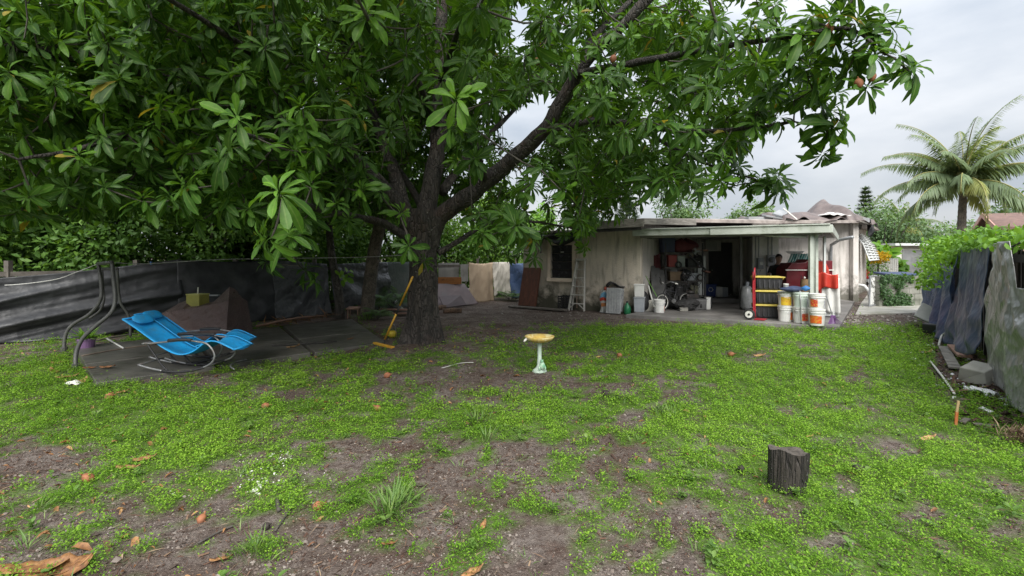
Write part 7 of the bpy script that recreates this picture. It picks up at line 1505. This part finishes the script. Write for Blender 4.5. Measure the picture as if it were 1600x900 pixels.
# dark heaps piled round the rack
def heap(lab, cat, x_, y_, z, r3, m, sd_):
    t = thing('dark_heap', lab, cat, (x_, y_, z)); q = lambda u, v: (lambda n_: (r3[0]*math.cos(6.283*u)*math.sin(.15+v*2.85)*n_, r3[1]*math.sin(6.283*u)*math.sin(.15+v*2.85)*n_, r3[2]*(1-math.cos(.15+v*2.85))/2*n_))(.45+1.1*float(fbm(math.cos(6.283*u)*3+sd_, math.sin(6.283*u)*3+v*4, 4, 7)))
    MB().grid(q, 36, 16).build('body', m, t, smooth=True)
    for k in range(3): P = [(random.uniform(-1, 1)*r3[0], -r3[1]*random.uniform(.8, 1.1), random.uniform(.1, 1.0)*r3[2]) for _ in range(4)]; MB().tube(smooth_path(P, 5), .009, 5).build('strap', M_WIRE, t, smooth=True)
heap('dark tarp heap behind the bicycle', 'heap', bp.x+.55, bp.y+.75, ZS, (.30, .22, .55), M_OILY, 3)
heap('dark grey heap of cloth between the bicycle and the engine housing', 'heap', bp.x+.75, bp.y+.25, ZS, (.30, .16, .30), M_OILY, 8)
heap('black heap on the slab at the left of the rack', 'heap', bp.x+.12, bp.y+1.0, ZS, (.26, .2, .85), M_OILY, 5)
heap('slumped dark bag on the rack middle shelf', 'bag', rx-.02, ry-.12, ZS+.82, (.16, .16, .30), M_CRATE, 11)
heap('slumped dark bag on the upper shelf of the rack', 'bag', rx+.36, ry-.06, ZS+1.24, (.15, .15, .34), M_OILY, 14)
# loose scrap beside the rack
for i, (px, py, w, h, c) in enumerate([(1056, 480, .3, .14, (.12, .12, .12)), (1068, 486, .22, .10, (.3, .29, .26)), (1088, 478, .25, .22, (.06, .06, .065)), (1052, 452, .2, .16, (.22, .22, .23)), (1073, 437, .16, .14, (.27, .25, .2))]):
    x_, y_ = bk(px, max(py, 478)); lab = ['dark grey scrap box on the slab behind the bicycle', 'low pale tray on the slab front of the rack', 'black scrap box at the right foot of the rack', 'grey metal can hung behind the handlebar', 'beige can on the rack middle'][i]
    z = ZS if py > 470 else ZS+(.83+.255 if i == 3 else 1.24+.26)
    if py <= 470: x_, y_ = rx+(-.3 if i == 3 else .2), ry-.05
    t = thing('scrap_box', lab, 'box', (x_, y_, z), R(-10*i)); MB().box((0, 0, h/2), (w, w*.7, h)).build('body', pm('scrap%d' % i, c, None, 5, .6), t, bevel=.012); MB().box((0, -.01, h*.98), (w*1.03, w*.73, h*.08)).build('rim', pm('scrap%d' % i, c), t, bevel=.003)
# dark garden machine and tangle in front of the rack
gmx, gmy = rx-.02, ry-.62
t = thing('garden_machine', 'dark garden machine with bent handles and cables before the rack', 'machine', (gmx, gmy, ZS))
M_OIL = pm('oily_metal', (.055, .052, .05), (.025, .024, .024), 7, .45, .4, 30, metal=.3, dirt=(.13, .09, .07), dscale=6)
MB().box((0, 0, .34), (.40, .32, .24), .2).build('engine', M_OIL, t, bevel=.03)
MB().lathe([(.12, 0), (.14, .06), (.10, .10), (.001, .11)], 16, (0, 0, .46)).build('engine_cowl', M_OIL, t, smooth=True)
for s_ in (-1, 1):
    MB().tube(smooth_path([(s_*.15, .1, .30), (s_*.18, .15, .62), (s_*.24, .08, .92), (s_*.22, -.10, 1.02)], 4), .016, 7).build('handle', M_OIL, t, smooth=True)
    w = MB().tube([(s_*.22, -.05, .13), (s_*.28, -.05, .13)], .13, 18).build('wheel', M_BLACKTUBE, t, bevel=.012); MB().tube([(s_*.27, -.05, .13), (s_*.287, -.05, .13)], .05, 10).build('hub', M_GREYM, w)
for k in range(7):
    P = [(random.uniform(-.3, .3), random.uniform(-.2, .2), random.uniform(.2, 1.1)) for _ in range(4)]; MB().tube(smooth_path(P, 5), .008, 5).build('cable', M_WIRE, t, smooth=True)
for i, (x_, z, r_) in enumerate(((-.25, 1.30, .10), (.38, 1.30, .08), (-.05, .92, .09), (.40, .92, .10))):
    t = thing('hose_coil', ['black hose coil on the rack left', 'small black hose coil on the rack right', 'cable coil on the middle shelf', 'dark rope coil beside the grey case'][i], 'coil', (rx+x_, ry-.27, ZS+z))
    for k in range(3): MB().tube([(r_*(1-.12*k)*math.cos(.3142*j), -.012*k, r_*(1-.12*k)*math.sin(.3142*j)) for j in range(21)], .011, 6, cap=False).build('loop', M_BLACKTUBE if i % 2 == 0 else M_OIL, t, smooth=True)
    MB().box((0, .02, r_), (.03, .03, .05)).build('tie', M_PVC, t)
# ================================================================ right fence foot
M_CBLK = pm('pale_concrete_block', (.40, .385, .34), (.31, .30, .26), 4, .85, .5, 50, dirt=(.20, .19, .14), dscale=3)
p = G(1538, 597); t = thing('concrete_block', 'pale tapered concrete block tipped on its side by the tarp', 'block', (p.x+.02, p.y+.05, g1(p.x, p.y)), R(22))
MB().add([(-.23, -.15, 0), (.20, -.15, 0), (.20, .16, 0), (-.23, .16, 0), (-.20, -.11, .17), (.10, -.13, .24), (.10, .14, .26), (-.26, .12, .20)], [(3, 2, 1, 0), (4, 5, 6, 7), (0, 1, 5, 4), (1, 2, 6, 5), (2, 3, 7, 6), (3, 0, 4, 7)]).build('block', M_CBLK, t, bevel=.012); MB().box((.0, -.148, .08), (.18, .02, .05)).build('cast_recess', M_CBLK, t)
p = G(1455, 512); t = thing('foam_panel', 'dirty white foam panel leaning before the dark navy tarp', 'panel', (p.x+.05, p.y, 0), R(-38))
MB().box((0, 0, .26), (.62, .07, .40), 0, R(-30), R(28)).build('panel', pm('dirty_foam', (.48, .48, .47), (.38, .38, .37), 3, .8, .3, 40), t, bevel=.02); MB().box((.05, -.08, .14), (.2, .05, .08), 0, .3).build('blue_wrap', pm('pale_blue_film', (.40, .50, .62), None, 4, .3), t, bevel=.02)
p = G(1462, 521); tag(MB().box((p.x, p.y, .10), (.42, .32, .22), .4, taper=.9).build('black_bin', M_CRATE, bevel=.03), 'black plastic tray under the white foam panel', 'tray')
def gbar(name, lab, a, b, w, h, m, z=.04, cat='board'):
    p, q_ = G(*a, z), G(*b, z); return tag(MB().bar(p, q_, w, h).build(name, m, bevel=.004), lab, cat)
gbar('grey_plank', 'weathered grey plank lying among rubbish by the navy tarp', (1474, 542), (1492, 575), .14, .03, M_OLDWOOD)
gbar('red_plank', 'reddish brick-coloured plank beside the grey plank', (1490, 540), (1508, 557), .17, .04, M_PINKWD, .10)
stick('white_rod', 'long white plastic rod lying at the lawn edge', [G(1453, 564, .02), G(1472, 588, .025), G(1491, 615, .02)], .014, M_PVC, 'rod')
stick('cut_branch', 'thin brown branch lying across the mulch by the concrete block', [G(1488, 612, .03), G(1520, 608, .05), G(1545, 603, .03)], .010, M_PINKWD, 'branch')
stick('pale_pole', 'short pale curved pipe against the foam panel', [G(1467, 540, .03), G(1471, 526, .12), G(1478, 520, .2)], .02, M_PVC, 'pipe')
p = G(1493, 661); t = thing('orange_stake', 'thin orange-tipped stake stuck in the grass on the right', 'stake', (p.x, p.y, 0)); MB().tube([(0, 0, -.05), (.012, .0, .11)], .014, 7).build('orange_end', pm('orange_paint', (.55, .12, .03), (.42, .2, .08), 9, .6), t); MB().tube([(.012, 0, .11), (.03, .0, .22)], .012, 7).build('bare_end', pm('pale_stake', (.5, .36, .18)), t)
p = G(1596, 692); t = thing('dry_grass_clump', 'clump of dry straw at the right edge below the silver tarp', 'straw', (p.x, p.y, 0))
n = 420; th = rng.uniform(0, 6.28, n); el = rng.uniform(.2, 1.2, n); V, F_, T = scatter(LEAF_NARROW, frames_from(np.stack([np.cos(th)*np.cos(el), np.sin(th)*np.cos(el), np.sin(el)], 1), np.tile([0, 0, 1.], (n, 1))), np.stack([rng.normal(0, .05, n), rng.normal(0, .05, n), rng.uniform(0, .08, n)], 1), rng.uniform(.06, .15, n), np.clip(rng.normal(.85, .2, n), 0, 1)); npmesh('straw', V, F_, T, M_LITTER, t)
p = G(1532, 618); tag(MB().grid(lambda u, v: (p.x+.16*(u-.5)+.02*math.sin(v*7), p.y+.3*(v-.5), .03+.05*abs(math.sin(u*6+v*4))), 10, 12).build('plastic_scrap', M_SCRAP, None, smooth=True, solid=.003), 'crumpled white plastic bag beside the concrete block', 'bag')
p = G(1410, 592); curled_leaf('yellow dead frond tip at the lawn edge by the white rod', 1446, 553, .3, .3, tint=.85)
for lab, px, py, L, rz in [('flat grey wood chip in the right lawn', 1508, 657, .18, .6), ('dark wood splinter by the orange stake', 1540, 663, .2, -.3)]:
    p = G(px, py); o = MB().box((0, 0, .015), (L, .05, .02)).build('wood_chip', M_POSTW, bevel=.004); o.location = (p.x, p.y, g1(p.x, p.y)); o.rotation_euler = (0, 0, rz); tag(o, lab, 'wood chip')
# dark rotten bits and rubbish at the left of the pad
for i, (px, py) in enumerate(((92, 566), (105, 588), (125, 600), (85, 580))):
    curled_leaf(['brown leaf left of the pipe frame foot', 'tan leaf beside the patio corner', 'pale leaf piece at the patio corner', 'dry leaf in the grass at the left pipe foot'][i], px, py, .25, i*.9, tint=(.25, .8, .95, .6)[i])
p = G(115, 602); o = MB().grid(lambda u, v: (.18*(u-.5), .1*(v-.5), .04*math.sin(u*3.1)*math.sin(v*3.1)+.01*math.sin(u*12)), 8, 6).build('paper_scrap', M_SHELL, None, smooth=True, solid=.003); o.location = (p.x, p.y, g1(p.x, p.y)+.02); tag(o, 'white paper scrap on the ground by the patio corner', 'paper')
